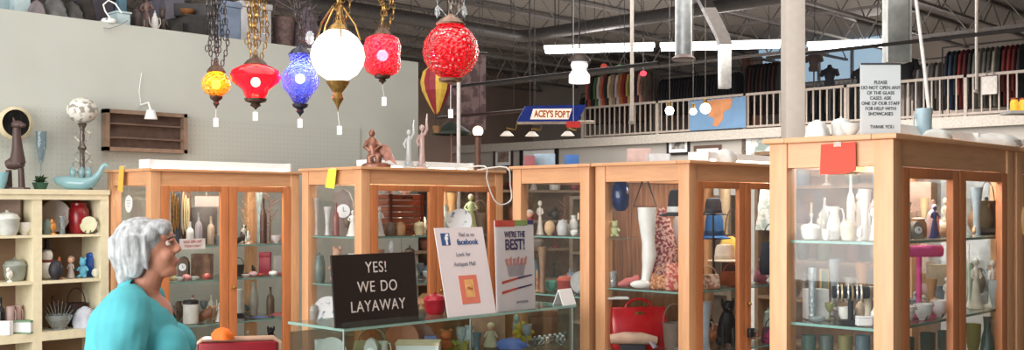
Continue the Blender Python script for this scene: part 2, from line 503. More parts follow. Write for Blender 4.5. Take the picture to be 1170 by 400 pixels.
def k_vase(h, w, a, b=None):
    return [(None, lathe_of([(0, 0), (.55, 0), (.6, .03), (.95, .3), (1, .45), (.7, .72), (.42, .82), (.5, .95), (.56, 1), (.46, 1), (.4, .94), (.3, .8), (0, .7)], h, w), a)]
def k_tallvase(h, w, a, b=None):
    return [(None, lathe_of([(0, 0), (.7, 0), (.62, .06), (.5, .3), (.6, .6), (.95, .97), (1, 1), (.9, 1), (.5, .6), (0, .5)], h, w), a)]
def k_bottle(h, w, a, b=None):
    return [('body', lathe_of([(0, 0), (.95, 0), (1, .03), (1, .55), (.85, .66), (.32, .75), (.3, .93), (.36, .94), (.36, .97), (0, .97)], h, w), a),
            ('stopper', lathe_of([(0, .965), (.26, .965), (.3, 1), (0, 1.01)], h, w), b or a)]
def k_bowl(h, w, a, b=None):
    return [(None, lathe_of([(0, 0), (.42, 0), (.42, .08), (.5, .12), (.85, .5), (1, 1), (.95, 1), (.8, .52), (.4, .2), (0, .16)], h, w, 24), a)]
def k_dish(h, w, a, b=None):
    return [('dish', lathe_of([(0, 0), (.7, 0), (.9, .2), (1, .62), (1.04, .64), (1.04, .68), (0, .68)], h, w, 24), a),
            ('lid', lathe_of([(0, .68), (1.0, .68), (.8, .84), (.2, .92), (.1, .93), (.14, .99), (0, 1)], h, w, 24), b or a)]
def k_cup(h, w, a, b=None):
    m = lathe_of([(0, 0), (.6, 0), (.62, .05), (.9, .4), (1, 1), (.93, 1), (.82, .4), (0, .12)], h, w * .8)
    g = MB().tube([(w * .36, 0, h * .85), (w * .52, 0, h * .8), (w * .55, 0, h * .5), (w * .45, 0, h * .28), (w * .32, 0, h * .28)], w * .045, 8)
    return [('body', m, a), ('handle', g, a)]
def k_pitcher(h, w, a, b=None):
    m = lathe_of([(0, 0), (.62, 0), (.62, .03), (.9, .2), (.95, .38), (.6, .7), (.55, .82), (.72, 1), (.64, 1), (.48, .82), (0, .6)], h, w * .8)
    m.tube([(-w * .2, 0, h * .9), (-w * .4, 0, h * 1.0)], [w * .12, w * .05], 8)
    g = MB().tube([(w * .22, 0, h * .93), (w * .42, 0, h * .92), (w * .52, 0, h * .7), (w * .44, 0, h * .45), (w * .34, 0, h * .36)], w * .045, 8)
    return [('body', m, a), ('handle', g, a)]
def k_teapot(h, w, a, b=None):
    m = lathe_of([(0, 0), (.5, 0), (.75, .2), (.85, .42), (.65, .68), (.4, .76), (0, .76)], h, w * .72)
    s_ = MB().tube([(-w * .26, 0, h * .3), (-w * .4, 0, h * .42), (-w * .5, 0, h * .72)], [w * .07, w * .05, w * .035], 8)
    g = MB().tube([(w * .24, 0, h * .62), (w * .42, 0, h * .66), (w * .47, 0, h * .42), (w * .27, 0, h * .22)], w * .035, 8)
    l = lathe_of([(0, .75), (.42, .75), (.3, .87), (.08, .9), (.12, .98), (0, 1)], h, w * .72)
    return [('body', m, a), ('spout', s_, a), ('handle', g, a), ('lid', l, b or a)]
def k_jar(h, w, a, b=None):
    return [('body', lathe_of([(0, 0), (.8, 0), (.95, .08), (1, .4), (.95, .68), (.7, .8), (.68, .82), (0, .82)], h, w), a),
            ('lid', lathe_of([(0, .81), (.76, .81), (.76, .87), (.4, .92), (.12, .93), (.16, .99), (0, 1)], h, w), b or a)]
def k_canister(h, w, a, b=None):
    return [('body', lathe_of([(0, 0), (.96, 0), (1, .02), (1, .84), (0, .84)], h, w), a),
            ('lid', lathe_of([(0, .84), (1.04, .84), (1.04, .97), (.9, 1), (0, 1)], h, w), b or a)]
def k_lady(h, w, a, b=None):
    m = lathe_of([(0, 0), (1, 0), (1, .03), (.8, .1), (.6, .3), (.4, .5), (.3, .56), (.4, .66), (.46, .74), (.34, .79), (.14, .81), (.13, .84), (0, .85)], h, w)
    m.ell((0, 0, h * .91), (h * .062, h * .068, h * .085))
    m.tube([(-w * .2, 0, h * .76), (-w * .34, -w * .06, h * .64), (-w * .1, -w * .24, h * .56)], [h * .035, h * .03, h * .022], 8)
    m.tube([(w * .2, 0, h * .76), (w * .36, -w * .05, h * .63), (w * .2, -w * .26, h * .6)], [h * .035, h * .03, h * .022], 8)
    r = [(None if not b else 'figure', m, a)]
    if b:
        q = MB().ell((0, h * .012, h * .935), (h * .068, h * .07, h * .075)); r.append(('hair', q, b))
    return r
def k_raised(h, w, a, b=None):
    m = lathe_of([(0, 0), (.9, 0), (.9, .04), (.5, .07), (.36, .25), (.3, .42), (.34, .55), (.28, .62), (.1, .66), (.09, .7), (0, .7)], h, w)
    m.ell((0, 0, h * .745), (h * .045, h * .05, h * .06))
    m.tube([(w * .13, 0, h * .61), (w * .32, 0, h * .72), (w * .3, 0, h * .86), (w * .34, 0, h)], [h * .03, h * .027, h * .02, h * .014], 8)
    m.tube([(-w * .13, 0, h * .61), (-w * .3, -.01, h * .5), (-w * .2, -.02, h * .42)], [h * .03, h * .025, h * .016], 8)
    return [(None, m, a)]
def k_dog(h, w, a, b=None):
    m = MB()
    m.tube([(0, w * .28, h * .1), (0, w * .2, h * .3), (0, -w * .02, h * .55), (0, -w * .1, h * .72)], [h * .17, h * .2, h * .17, h * .1], 12)
    m.ell((0, -w * .16, h * .82), (h * .12, h * .14, h * .13)); m.ell((0, -w * .38, h * .78), (h * .06, h * .1, h * .055))
    for s_ in (-1, 1):
        m.tube([(s_ * h * .1, -w * .12, h * .45), (s_ * h * .11, -w * .2, 0)], [h * .06, h * .04], 8)
        m.ell((s_ * h * .14, w * .18, h * .1), (h * .08, h * .15, h * .1)); m.ell((s_ * h * .11, -w * .08, h * .9), (h * .03, h * .05, h * .1), 10)
    m.tube([(0, w * .38, h * .06), (0, w * .55, h * .14), (0, w * .6, h * .3)], [h * .04, h * .03, h * .015], 6)
    return [(None, m, a)]
def k_bird(h, w, a, b=None):
    m = MB().ell((0, 0, h * .5), (w * .22, w * .42, h * .3), 14, (.35, 0, 0)); m.ell((0, -w * .3, h * .82), (w * .15, w * .16, h * .17))
    m.tube([(0, -w * .42, h * .82), (0, -w * .58, h * .78)], [w * .05, .001], 6); m.tube([(0, w * .3, h * .4), (0, w * .62, h * .32)], [w * .14, w * .06], 8, flat=.4)
    m.lathe([(0, 0), (w * .25, 0), (w * .2, h * .08), (w * .05, h * .12), (w * .05, h * .3), (0, h * .3)])
    return [(None, m, a)]
def k_box(h, w, a, b=None):
    return [('body', MB().b2(-w / 2, -w * .3, 0, w / 2, w * .3, h * .78, bev=.003), a), ('lid', MB().b2(-w * .51, -w * .31, h * .78, w * .51, w * .31, h, bev=.004), b or a)]
def k_carton(h, w, a, b=None):
    return [(None, MB().b2(-w / 2, -w * .3, 0, w / 2, w * .3, h, bev=.002), a)]
def k_board(h, w, a, b=None):
    return [(None, MB().b2(-w / 2, -.01, 0, w / 2, .012, h, bev=.002), a)]
def k_book(h, w, a, b=None):
    return [('cover', MB().b2(-w / 2, -w * .35, 0, w / 2, w * .35, h * .12).b2(-w / 2, -w * .35, h * .88, w / 2, w * .35, h).b2(-w / 2, w * .35, 0, w / 2, w * .37, h), a), ('pages', MB().b2(-w * .48, -w * .33, h * .12, w * .48, w * .35, h * .88), PAPER)]
def k_ball(h, w, a, b=None):
    return [(None, MB().ell((0, 0, h / 2), (w / 2, w / 2, h / 2), 20).lathe([(0, 0), (w * .22, 0), (w * .2, h * .06), (0, h * .08)]), a)]
def k_goblet(h, w, a, b=None):
    return [(None, lathe_of([(0, 0), (.8, 0), (.75, .03), (.1, .08), (.1, .42), (.5, .5), (.95, .75), (1, 1), (.93, 1), (.88, .76), (.4, .54), (0, .5)], h, w), a)]
def k_tumbler(h, w, a, b=None):
    return [(None, lathe_of([(0, 0), (.78, 0), (1, 1), (.93, 1), (.72, .06), (0, .06)], h, w), a)]
def k_candle(h, w, a, b=None):
    return [('holder', lathe_of([(0, 0), (1, 0), (.9, .05), (.25, .1), (.2, .3), (.35, .36), (.2, .42), (.2, .6), (.45, .66), (.45, .7), (0, .7)], h, w), a), ('candle', lathe_of([(0, .68), (.26, .68), (.24, 1), (0, 1)], h, w), b or a)]
def k_plate(h, w, a, b=None):
    M = Matrix.Rotation(PI / 2 - .2, 4, 'X')
    m = MB(); r = h * .48
    m.lathe([(0, 0), (r * .6, 0), (r, r * .1), (r, r * .13), (r * .6, r * .04), (0, r * .04)], (0, .01, h * .5), 28, M=M)
    s_ = MB().tube([(-w * .25, .0, 0), (-w * .25, -.02, .012), (-w * .2, .03, h * .35)], .003, 6).tube([(w * .25, 0, 0), (w * .25, -.02, .012), (w * .2, .03, h * .35)], .003, 6).tube([(-w * .25, .0, .003), (w * .25, 0, .003)], .003, 6)
    return [('plate', m, a), ('stand', s_, b or BLACK)]
def k_frame(h, w, a, b=None):
    f = .08 * w
    m = MB()
    for x0, x1, z0, z1 in ((-w / 2, w / 2, h - f, h), (-w / 2, w / 2, 0, f), (-w / 2, -w / 2 + f, f, h - f), (w / 2 - f, w / 2, f, h - f)): m.b2(x0, -.01, z0, x1, .012, z1)
    return [('frame', m, a), ('picture', MB().b2(-w / 2 + f, 0, f, w / 2 - f, .008, h - f), b or PAPER)]
def k_clock(h, w, a, b=None):
    m = MB().b2(-w / 2, -.03, 0, w / 2, .03, h * .08); m.prism([(-w * .42, h * .08), (w * .42, h * .08), (w * .42, h * .7), (w * .25, h * .92), (0, h), (-w * .25, h * .92), (-w * .42, h * .7)], .05)
    r = w * .3; M = Matrix.Translation((0, -.026, h * .52)) @ Matrix.Rotation(PI / 2, 4, 'X')
    d = MB().lathe([(0, 0), (r, 0), (r, .006), (0, .006)], M=M)
    d2 = MB().box(0, -.034, h * .52 + r * .3, .003, .002, r * .6).box(r * .22, -.034, h * .52, r * .45, .002, .003)
    return [('case', m, a), ('dial', d, b or PAPER), ('hands', d2, BLACK)]
def k_doll(h, w, a, b=None):
    m = MB().ell((0, 0, h * .8), (h * .13, h * .12, h * .15)); sk = pm('d9a78c', .6)
    d = lathe_of([(0, .0), (.9, .02), (1, .05), (.55, .4), (.4, .62), (.2, .68), (0, .68)], h, w)
    for s_ in (-1, 1): d.tube([(s_ * w * .18, 0, h * .62), (s_ * w * .42, -w * .1, h * .42)], [h * .05, h * .035], 8)
    hr = MB().ell((0, h * .03, h * .84), (h * .15, h * .13, h * .15))
    return [('head', m, sk), ('dress', d, a), ('hair', hr, b or BLACK)]
def k_teddy(h, w, a, b=None):
    m = MB().ell((0, 0, h * .35), (w * .3, w * .26, h * .33)); m.ell((0, -.01, h * .76), (w * .24, w * .22, h * .21)); m.ell((0, -w * .2, h * .7), (w * .1, w * .09, h * .08))
    for s_ in (-1, 1):
        m.ell((s_ * w * .18, 0, h * .94), (w * .09, w * .06, h * .08), 10); m.tube([(s_ * w * .24, 0, h * .52), (s_ * w * .44, -w * .1, h * .36)], [w * .11, w * .09], 10)
        m.tube([(s_ * w * .16, 0, h * .14), (s_ * w * .26, -w * .34, h * .1)], [w * .13, w * .1], 10)
    return [(None, m, a)]
def k_snowman(h, w, a, b=None):
    m = MB().ell((0, 0, h * .25), (w * .5, w * .45, h * .26)); m.ell((0, 0, h * .58), (w * .36, w * .34, h * .18))
    t = lathe_of([(0, .74), (.8, .74), (.8, .77), (.5, .78), (.46, 1), (0, 1)], h, w * .8)
    s_ = MB().lathe([(w * .3, h * .42), (w * .38, h * .43), (w * .38, h * .47), (w * .3, h * .48)])
    return [('body', m, a), ('hat', t, b or BLACK), ('scarf', s_, pm('7a2b2b', .8))]
def k_basket(h, w, a, b=None):
    m = lathe_of([(0, 0), (.75, 0), (.9, .3), (1, .6), (.95, .6), (.7, .06), (0, .06)], h, w)
    g = MB().tube([(w * .47 * math.cos(t), 0, h * .58 + h * .4 * math.sin(t)) for t in [PI * k / 10 for k in range(11)]], w * .03, 6)
    return [('body', m, a), ('handle', g, a)]
def k_hat(h, w, a, b=None):
    m = lathe_of([(0, .02), (.98, .0), (1, .04), (.62, .12), (.58, .2), (.54, .7), (.44, .95), (.2, 1), (0, .97)], h, w, 28, sy=.85)
    r = lathe_of([(.6, .13), (.615, .15), (.59, .34), (.57, .35)], h, w, 28, sy=.85)
    return [('crown_and_brim', m, a), ('band', r, b or BLACK)]
def k_purse(h, w, a, b=None):
    bh = h * .62
    m = MB().loft([[Vector((sx_ * w / 2 * q * math.copysign(1, math.cos(t)) * abs(math.cos(t)) ** .5, w * .16 * q2 * math.copysign(1, math.sin(t)) * abs(math.sin(t)) ** .6, z * bh)) for t in [2 * PI * k / 20 for k in range(20)] for sx_ in (1,)] for q, q2, z in ((.9, .8, 0), (1, 1, .12), (.98, .95, .5), (.88, .55, .9), (.84, .35, 1))])
    g = MB().tube([(w * .34 * math.cos(t), 0, bh * .94 + h * .38 * math.sin(t)) for t in [PI * k / 12 for k in range(13)]], w * .025, 8)
    cl = MB().box(0, -w * .1, bh * .86, w * .12, w * .06, bh * .1, bev=.002)
    return [('body', m, a), ('handle', g, a), ('clasp', cl, b or BRASS)]
def k_tote(h, w, a, b=None):
    bh = h * .84
    m = MB().loft([[Vector((q * w / 2 * x_, w * q2 * y_, z * bh)) for x_, y_ in ((-1, -.8), (-.9, -1), (.9, -1), (1, -.8), (1, .8), (.9, 1), (-.9, 1), (-1, .8))] for q, q2, z in ((.93, .16, 0), (1, .18, .1), (1, .16, .6), (.97, .09, .95), (.96, .07, 1))])
    g = MB().tube([(w * .25 * math.cos(t), -w * .05, bh * .95 + h * .2 * math.sin(t)) for t in [PI * k / 12 for k in range(13)]], w * .022, 8)
    cl = MB().box(0, -w * .11, bh * .86, w * .16, w * .03, bh * .07, bev=.002)
    return [('body', m, a), ('handle', g, a), ('clasp', cl, b or BRASS)]
def stand_for(px, side, c, z, dd, lb):
    p = side(c, px, z, dd); p, s_ = fit(None, p, 30, 20); t = thing('hat_stand', lb, 'hat stand', (p.x, p.y, c.sh[2] + .001)); hh = z - c.sh[2] + .012
    MB().lathe([(0, 0), (.04, 0), (.036, .008), (.006, .014), (.006, hh - .012), (.022, hh - .008), (.022, hh), (0, hh)]).build('post', BLACK, t)
def k_shoe(h, w, a, b=None):
    m = MB(); L = w
    secs = [(-L / 2, .25, .1, .35), (-L * .35, .34, .02, .5), (-L * .1, .3, .02, .75), (L * .15, .26, .2, .8), (L * .35, .24, .32, 1.0), (L * .5, .2, .38, .95)]
    m.loft([[Vector((x, L * wd * .5 * math.cos(t), h * (lo + (hi - lo) * (.5 + .5 * math.sin(t))))) for t in [2 * PI * k / 12 for k in range(12)]] for x, wd, lo, hi in secs])
    hl = MB().tube([(L * .42, 0, h * .4), (L * .43, 0, 0)], [L * .07, L * .035], 10)
    return [('upper', m, a), ('heel', hl, b or a)]
def k_tree(h, w, a, b=None):
    m = MB(); rr = random.Random(int(h * 9999 + w * 777))
    m.lathe([(0, 0), (w * .25, 0), (w * .2, h * .03), (0, h * .04)])
    m.tube([(0, 0, 0), (w * .04, 0, h * .4), (-w * .03, 0, h * .98)], [w * .05, w * .035, w * .01], 6)
    for k in range(11):
        z = h * (.3 + .06 * k); s_ = rr.choice((-1, 1)); y = rr.uniform(-.2, .2) * w
        m.tube([(0, 0, z), (s_ * w * .3, y, z + h * .1), (s_ * w * rr.uniform(.35, .5), y * 1.5, z + h * .16)], [w * .025, w * .018, w * .008], 5)
    return [(None, m, a)]
def k_necklaces(h, w, a, b=None):
    m = MB().b2(-w * .5, -.012, h * .0, w * .5, .012, h, bev=.004)
    r = [('display_board', m, a)]
    for j in range(3):
        x = (-.28 + .28 * j) * w; pts = [(x + w * .1 * math.sin(t), -.018, h * (.55 + .38 * math.cos(t) * (1 - .15 * j))) for t in [2 * PI * k / 18 for k in range(18)]]
        r.append(('necklace', MB().tube(pts, .0035, 5, closed=True), b or BRASS))
    return r
def k_flower(h, w, a, b=None):
    m = MB()
    for k in range(8):
        t = 2 * PI * k / 8; m.ell((w * .3 * math.cos(t), -.01, h * .6 + w * .3 * math.sin(t)), (w * .2, w * .06, w * .13), 10, (0, -t, 0))
    st = MB().tube([(0, 0, 0), (0, 0, h * .55)], w * .03, 6); ce = MB().ell((0, -.025, h * .6), w * .13, 10)
    return [('petals', m, a), ('stem', st, pm('4d6b3a', .7)), ('centre', ce, b or pm('7a5a20', .7))]
def k_cloth(h, w, a, b=None):
    rr = random.Random(int(w * 5000)); m = MB(); rings = []
    for i in range(7):
        z = h * i / 6; q = math.sqrt(max(.02, 1 - (i / 6) ** 2.4)) * (1 + .05 * math.sin(3 * i))
        rings.append([Vector((w / 2 * q * (1 + .14 * math.sin(5 * t + i) + rr.uniform(-.05, .05)) * math.cos(t), w * .33 * q * (1 + .14 * math.sin(4 * t)) * math.sin(t), z)) for t in [2 * PI * k / 24 for k in range(24)]])
    return [(None, m.loft(rings), a)]
def k_tray(h, w, a, b=None):
    m = MB().b2(-w / 2, -w * .3, 0, w / 2, w * .3, .006)
    for x0, y0, x1, y1 in ((-w / 2, -w * .3, -w / 2 + .006, w * .3), (w / 2 - .006, -w * .3, w / 2, w * .3), (-w / 2, -w * .3, w / 2, -w * .3 + .006), (-w / 2, w * .3 - .006, w / 2, w * .3)): m.b2(x0, y0, 0, x1, y1, h)
    return [(None, m, a)]
def k_car(h, w, a, b=None):
    m = MB().prism([(-w / 2, h * .22), (w / 2, h * .22), (w / 2, h * .55), (w * .3, h * .6), (w * .16, h), (-w * .22, h), (-w * .32, h * .6), (-w / 2, h * .5)], w * .4)
    r = [('body', m, a)]
    for x in (-w * .3, w * .3):
        for y in (-w * .2, w * .2):
            M = Matrix.Rotation(PI / 2, 4, 'X')
            r.append(('wheel', MB().lathe([(0, -w * .04), (h * .24, -w * .04), (h * .24, w * .04), (0, w * .04)], (x, y, h * .24), 14, M=M), BLACK))
    return r
def k_tag(h, w, a, b=None):
    return [('card', MB().box(0, 0, h * .45, w, .002, h * .9), a), ('string', MB().tube([(-.004, 0, h * .88), (0, 0, h * 1.1), (.004, 0, h * .88)], .0008, 4), b or WHITE)]


OCC = []
def item(kind, pos, h, w, a, label, name, cat, rz=None, b=None, group=None):
    OCC.append((pos[0], pos[1], pos[2], w * .5, h))
    parts = kind(h, w, a, b)
    rz = (YAW - PI / 2 + .0) if rz is None else rz
    if len(parts) == 1 and parts[0][0] is None:
        return single(name, parts[0][1], parts[0][2], label, cat, pos, rz, group)
    t = thing(name, label, cat, pos, rz, group)
    for n, m, mt in parts: m.build(n or 'body', mt, t)
    return t


FR = math.atan2(-K, S)                       # turns a thing's local -y towards the camera
def rzof(extra=0): return FR + extra


def LFT(c, px, z, dx=.18):                   # behind a case's left end pane
    while True:
        x = c.x0 + dx; y = yx(px, x)
        if dx < .09 or c.y0 + .06 < y < c.y0 + c.W - .08: return Vector((x, y, z))
        dx -= .03
def RGT(c, px, z, dy=.18):                   # behind a case's doors
    while True:
        y = c.y0 + dy; x = xy(px, y)
        if dy < .09 or c.x0 + .06 < x < c.x0 + c.L - .07: return Vector((x, y, z))
        dy -= .03


def bounds(p):
    if p.z > 1.8: return None
    for c in (case1, case2, case3, case4, case5, case6):
        if c.x0 - .12 < p.x < c.x0 + c.L + .12 and c.y0 - .12 < p.y < c.y0 + c.W + .12: return c.x0 + .046, c.x0 + c.L - .05, c.y0 + .034, c.y0 + c.W - .05
    if ctx0 - .05 < p.x < ctx0 + ctL + .05 and cty0 - .05 < p.y < cty0 + ctW + .05 and p.z < 1.0: return ctx0 + .012, ctx0 + ctL - .012, cty0 + .02, cty0 + ctW - .025
    if SX0 < p.x < SX1 and SY0 - .02 < p.y < SY1 and p.z < ztop - .1: return SX0, SX1, SY0 - .02, SY1 - .016
    return None


FLATK = set()
def fit(kind, pos, wpx, hpx):
    """slides a thing along the sight line until it stands clear of the glass and of its neighbours"""
    b = bounds(pos)
    if not b: return pos, 1.0
    d0 = dep(pos.x, pos.y); best = None
    for k in range(0, 61):
        dd = (k + 1) // 2 * .012 * (1 if k % 2 else -1); t = (d0 + dd) / d0; x, y = pos.x * t, pos.y * t
        if not (b[0] < x < b[1] and b[2] < y < b[3]): continue
        r = wpx * (d0 + dd) / F * .5; hh = hpx * (d0 + dd) / F
        wall = max(0, b[0] - (x - r * .95), x + r * .95 - b[1], b[2] - (y - r * .95), y + r * .95 - b[3])
        hit = 0
        for o_ in OCC:
            if o_[2] < pos.z + hh and pos.z < o_[2] + o_[4]: hit += max(0, (o_[3] + r) * .98 - math.hypot(x - o_[0], y - o_[1]))
        cost = wall * 3 + hit * 2 + abs(dd) * .12
        if best is None or cost < best[0]: best = (cost, x, y, wall, r)
    if best is None: return pos, 1.0
    s_ = 1.0 if best[3] < .004 else max(.72, (best[4] - best[3]) / best[4])
    return Vector((best[1], best[2], pos.z)), s_


def put(kind, pos, py_top, wpx, col, label, name, cat, b=None, rz=0, group=None, hmin=.012):
    """height from the picture row of its top, width from its picture width"""
    d = dep(pos.x, pos.y); pos, s_ = fit(kind, pos, wpx, (zz(py_top, d) - pos.z) * F / d); pos = pos + Vector((0, 0, .0012))
    d = dep(pos.x, pos.y); h = max(hmin, zz(py_top, d) - pos.z); wd = wpx * d / F * s_
    a = col if not isinstance(col, str) else pm(col, .35)
    b = b if (b is None or not isinstance(b, str)) else pm(b, .45)
    return item(kind, pos, h, wd, a, label, name, cat, FR + rz, b, group)


CRYS = clear('eef4f6', 1.6, rough=.05, body=.28, bodycol='e6eef0', bump=.3, bscale=60)
BLUEG = clear('5a86c8', 1.2, body=.35, bodycol='24549c')
GREENG = clear('9cc8a0', 1.2, body=.35, bodycol='6f9d78')
TEALG = clear('86b8b4', 1.2, body=.35, bodycol='4f8a88')
REDV = pm('8d1a22', .25, var=.2)

# --- goods on the cream wall shelving
zA, zB, zC = zsh
def SH(px, z, dy=.14):
    y = SY0 + dy; return Vector((xy(px, y), y, z))
ZT = ztop
put(k_board, SH(9, zA, .27), 225, 30, stripes('7c6456', '8f7768', 'Z', 40), 'brown lined board standing at the back of the top left cubby', 'board', 'board')
put(k_dish, SH(8, zA, .16), 240, 27, pm('c9cdc6', .3), 'large grey white covered casserole in the top left cubby', 'casserole', 'dish')
put(k_bowl, SH(28, zA, .07), 254, 19, PORC, 'small white footed bowl beside the casserole in the top left cubby', 'bowl', 'bowl')
put(k_tallvase, SH(30, zA, .24), 226, 12, pm('a9794a', .4), 'tall orange brown vase behind the small white bowl', 'vase', 'vase')
put(k_plate, SH(62, zA, .24), 228, 24, two('d8d4d2', 'b0575a', 9, .62), 'white plate with red flowers on a stand in the top middle cubby', 'plate', 'plate')
put(k_jar, SH(54, zA, .1), 249, 9, pm('7c9690', .3), 'small grey green jar left of the orange figurine', 'jar', 'jar')
put(k_bird, SH(61, zA, .08), 250, 12, pm('d08a3c', .5), 'small orange bird figurine in front of the flowered plate', 'bird_figurine', 'figurine')
put(k_tumbler, SH(71, zA, .08), 247, 8, CRYS, 'clear drinking glass left of the dark red jar', 'tumbler', 'glass')
put(k_jar, SH(90, zA, .15), 227, 23, REDV, 'big glossy dark red ginger jar in the top middle cubby', 'ginger_jar', 'jar')
put(k_plate, SH(101, zA, .06), 247, 12, pm('c8c4a0', .4), 'small cream round plate on a stand before the cream pitcher', 'plate', 'plate')
put(k_pitcher, SH(113, zA, .16), 232, 15, pm('d9c88f', .35), 'tall cream yellow pitcher at the right end of the top shelf', 'pitcher', 'pitcher')
put(k_bird, SH(112, zA, .05), 253, 10, PORC, 'small white bird figurine in front of the cream pitcher', 'bird_figurine', 'figurine')
put(k_dish, SH(17, zB, .14), 294, 25, pm('90968e', .35), 'wide grey green tureen in the second row at the far left', 'tureen', 'dish')
put(k_bird, SH(11, zB, .06), 305, 13, PORC, 'white bird figurine in front of the grey green tureen', 'bird_figurine', 'figurine')
put(k_carton, SH(20, zB, .06), 307, 9, pm('9b927c', .5), 'little beige block beside the white bird by the tureen', 'block', 'block')
put(k_lady, SH(35, zB, .15), 291, 10, pm('24272e', .5), 'dark robed figurine at the right end of the tureen', 'figurine', 'figurine')
put(k_snowman, SH(54, zB, .12), 273, 17, PORC, 'white snowman figurine with a black top hat', 'snowman', 'figurine', b='262022')
put(k_tray, SH(57, zB, .05), 314, 17, pm('d8d6cc', .5), 'low white dish in front of the snowman', 'tray', 'tray')
put(k_ball, SH(64, zB, .2), 297, 16, pm('26232a', .6), 'black lump shaped vase behind the snowman', 'vase', 'vase')
put(k_bird, SH(69, zB, .1), 293, 10, pm('b0613e', .6), 'rust red bird figurine between the snowman and the grey doll', 'bird_figurine', 'figurine')
put(k_doll, SH(81, zB, .1), 292, 9, pm('b9b0ab', .6), 'small doll in a grey white dress left of the blue bear', 'doll', 'doll', b='a58a78')
put(k_teddy, SH(95, zB, .07), 294, 14, pm('5fa7c0', .7), 'pale blue teddy bear on the second shelf', 'teddy_bear', 'toy')
put(k_jar, SH(106, zB, .17), 286, 19, pm('1f55a8', .4), 'round cobalt blue jar behind the pale blue teddy bear', 'jar', 'jar')
put(k_ball, SH(110, zB, .05), 306, 10, pm('cfcdb9', .5), 'small cream egg shaped trinket in front of the cobalt jar', 'trinket', 'trinket')
put(k_cup, SH(118, zB, .1), 294, 8, pm('d3aebb', .4), 'pink cup at the right end of the second shelf', 'cup', 'cup')
put(k_bottle, SH(1, zC, .14), 340, 9, pm('17171a', .25), 'black bottle at the left edge of the third shelf', 'bottle', 'bottle')
put(k_cup, SH(12, zC + .035, .12), 350, 11, pm('b59a98', .4), 'dusty pink cup on the green books, nearer the black bottle', 'cup', 'cup')
put(k_cup, SH(20, zC + .035, .12), 349, 11, pm('c9a9a4', .4), 'pale pink cup to the right of the dusty pink cup', 'cup', 'cup')
put(k_book, SH(15, zC, .12), 371.5, 26, pm('26302c', .6), 'thick black covered book lying under two pink cups', 'book', 'book')
put(k_carton, SH(5, zC, .04), 367, 16, PAPER, 'low white box at the front of the third shelf', 'box', 'box')
put(k_book, SH(28, zC, .05), 366, 20, pm('74937a', .6), 'sage green book lying at the front of the third shelf', 'book', 'book')
put(k_bottle, SH(34, zC, .18), 350, 9, pm('22304a', .3), 'dark blue bottle beside the shelving divider', 'bottle', 'bottle')
put(k_lady, SH(61, zC, .22), 337, 10, pm('5b3e38', .5), 'small brown figurine behind the crystal bowl', 'figurine', 'figurine')
# crystal bowl with fanned blades
pos = SH(67, zC, .1); t = thing('crystal_bowl', 'crystal bowl with a fan of pointed glass blades', 'bowl', pos, FR)
lathe_of([(0, 0), (.6, 0), (.5, .1), (.9, .5), (1, .75), (.95, .75), (.8, .5), (0, .25)], .14, .19).build('bowl', CRYS, t)
m = MB()
for k in range(9):
    a = -1.0 + .25 * k; m.tube([(math.sin(a) * .05, 0, .07), (math.sin(a) * .13, -.01, .07 + math.cos(a) * .14)], [.012, .003], 6, flat=.4)
m.build('blades', CRYS, t)
put(k_basket, SH(87, zC, .2), 328, 22, pm('3a2621', .8, var=.3, scale=80), 'dark brown woven basket in the third row', 'basket', 'basket')
put(k_cloth, SH(97, zC, .08), 350, 26, pm('b8bcc6', .8), 'pale grey crumpled cloth right of the crystal bowl', 'cloth', 'cloth')
put(k_box, SH(116, zC, .2), 342, 16, pm('8f5148', .6), 'reddish brown box behind the pale grey cloth', 'box', 'box')

# --- on top of the cream shelving
pos = SH(18, ZT, .08); t = thing('carved_dog', 'tall dark wooden carved long-legged animal on the shelf top, in front of the round mirror', 'carving', pos, FR)
dd = dep(pos.x, pos.y); q = dd / F; WD = pm('4a3430', .5, var=.2, scale=8, stretch=(9, 9, 1))
m = MB()
m.tube([(-8 * q, 0, 0), (-8 * q, 0, 22 * q)], [4 * q, 3.2 * q], 10); m.tube([(7 * q, 0, 0), (6 * q, 0, 24 * q)], [3.6 * q, 3.2 * q], 10)
m.tube([(-10 * q, 0, 28 * q), (-2 * q, 0, 30 * q), (8 * q, 0, 30 * q)], [5 * q, 8 * q, 6 * q], 12)
m.tube([(2 * q, 0, 30 * q), (2 * q, 0, 46 * q), (1 * q, 0, 62 * q), (1 * q, 0, 70 * q)], [9 * q, 6 * q, 4.5 * q, 4 * q], 12)
m.ell((2 * q, 0, 74 * q), (7 * q, 4 * q, 4.5 * q)); m.ell((7 * q, 0, 73 * q), (5 * q, 3 * q, 2.6 * q)); m.tube([(-1 * q, 0, 75 * q), (-3 * q, 0, 82 * q)], [2 * q, .6 * q], 6)
m.build('body', WD, t); MB().b2(-13 * q, -.05, -.0, 13 * q, .05, .012).build('base', WD, t)
# round mirror on the wall
d = dep(xy(17, 7.7), 7.7); r = 19 * d / F
t = thing('round_mirror', 'round mirror with a cream gold rim leaning on the wall behind the carved animal', 'mirror', Vector((xy(17, 7.70), 7.70, zz(141, d))), 0)
Mx = Matrix.Rotation(PI / 2, 4, 'X')
MB().lathe([(0, 0), (r * .84, 0), (r * .84, .012), (0, .012)], M=Mx).build('glass', pm('2f2f30', .08, .6, var=.4, scale=12), t)
MB().lathe([(r * .82, -.004), (r * .82, .03), (r, .02), (r * 1.02, .0), (r, -.015), (r * .85, -.015)], n=36, M=Mx).build('rim', pm('cbbf9e', .35, var=.1), t)
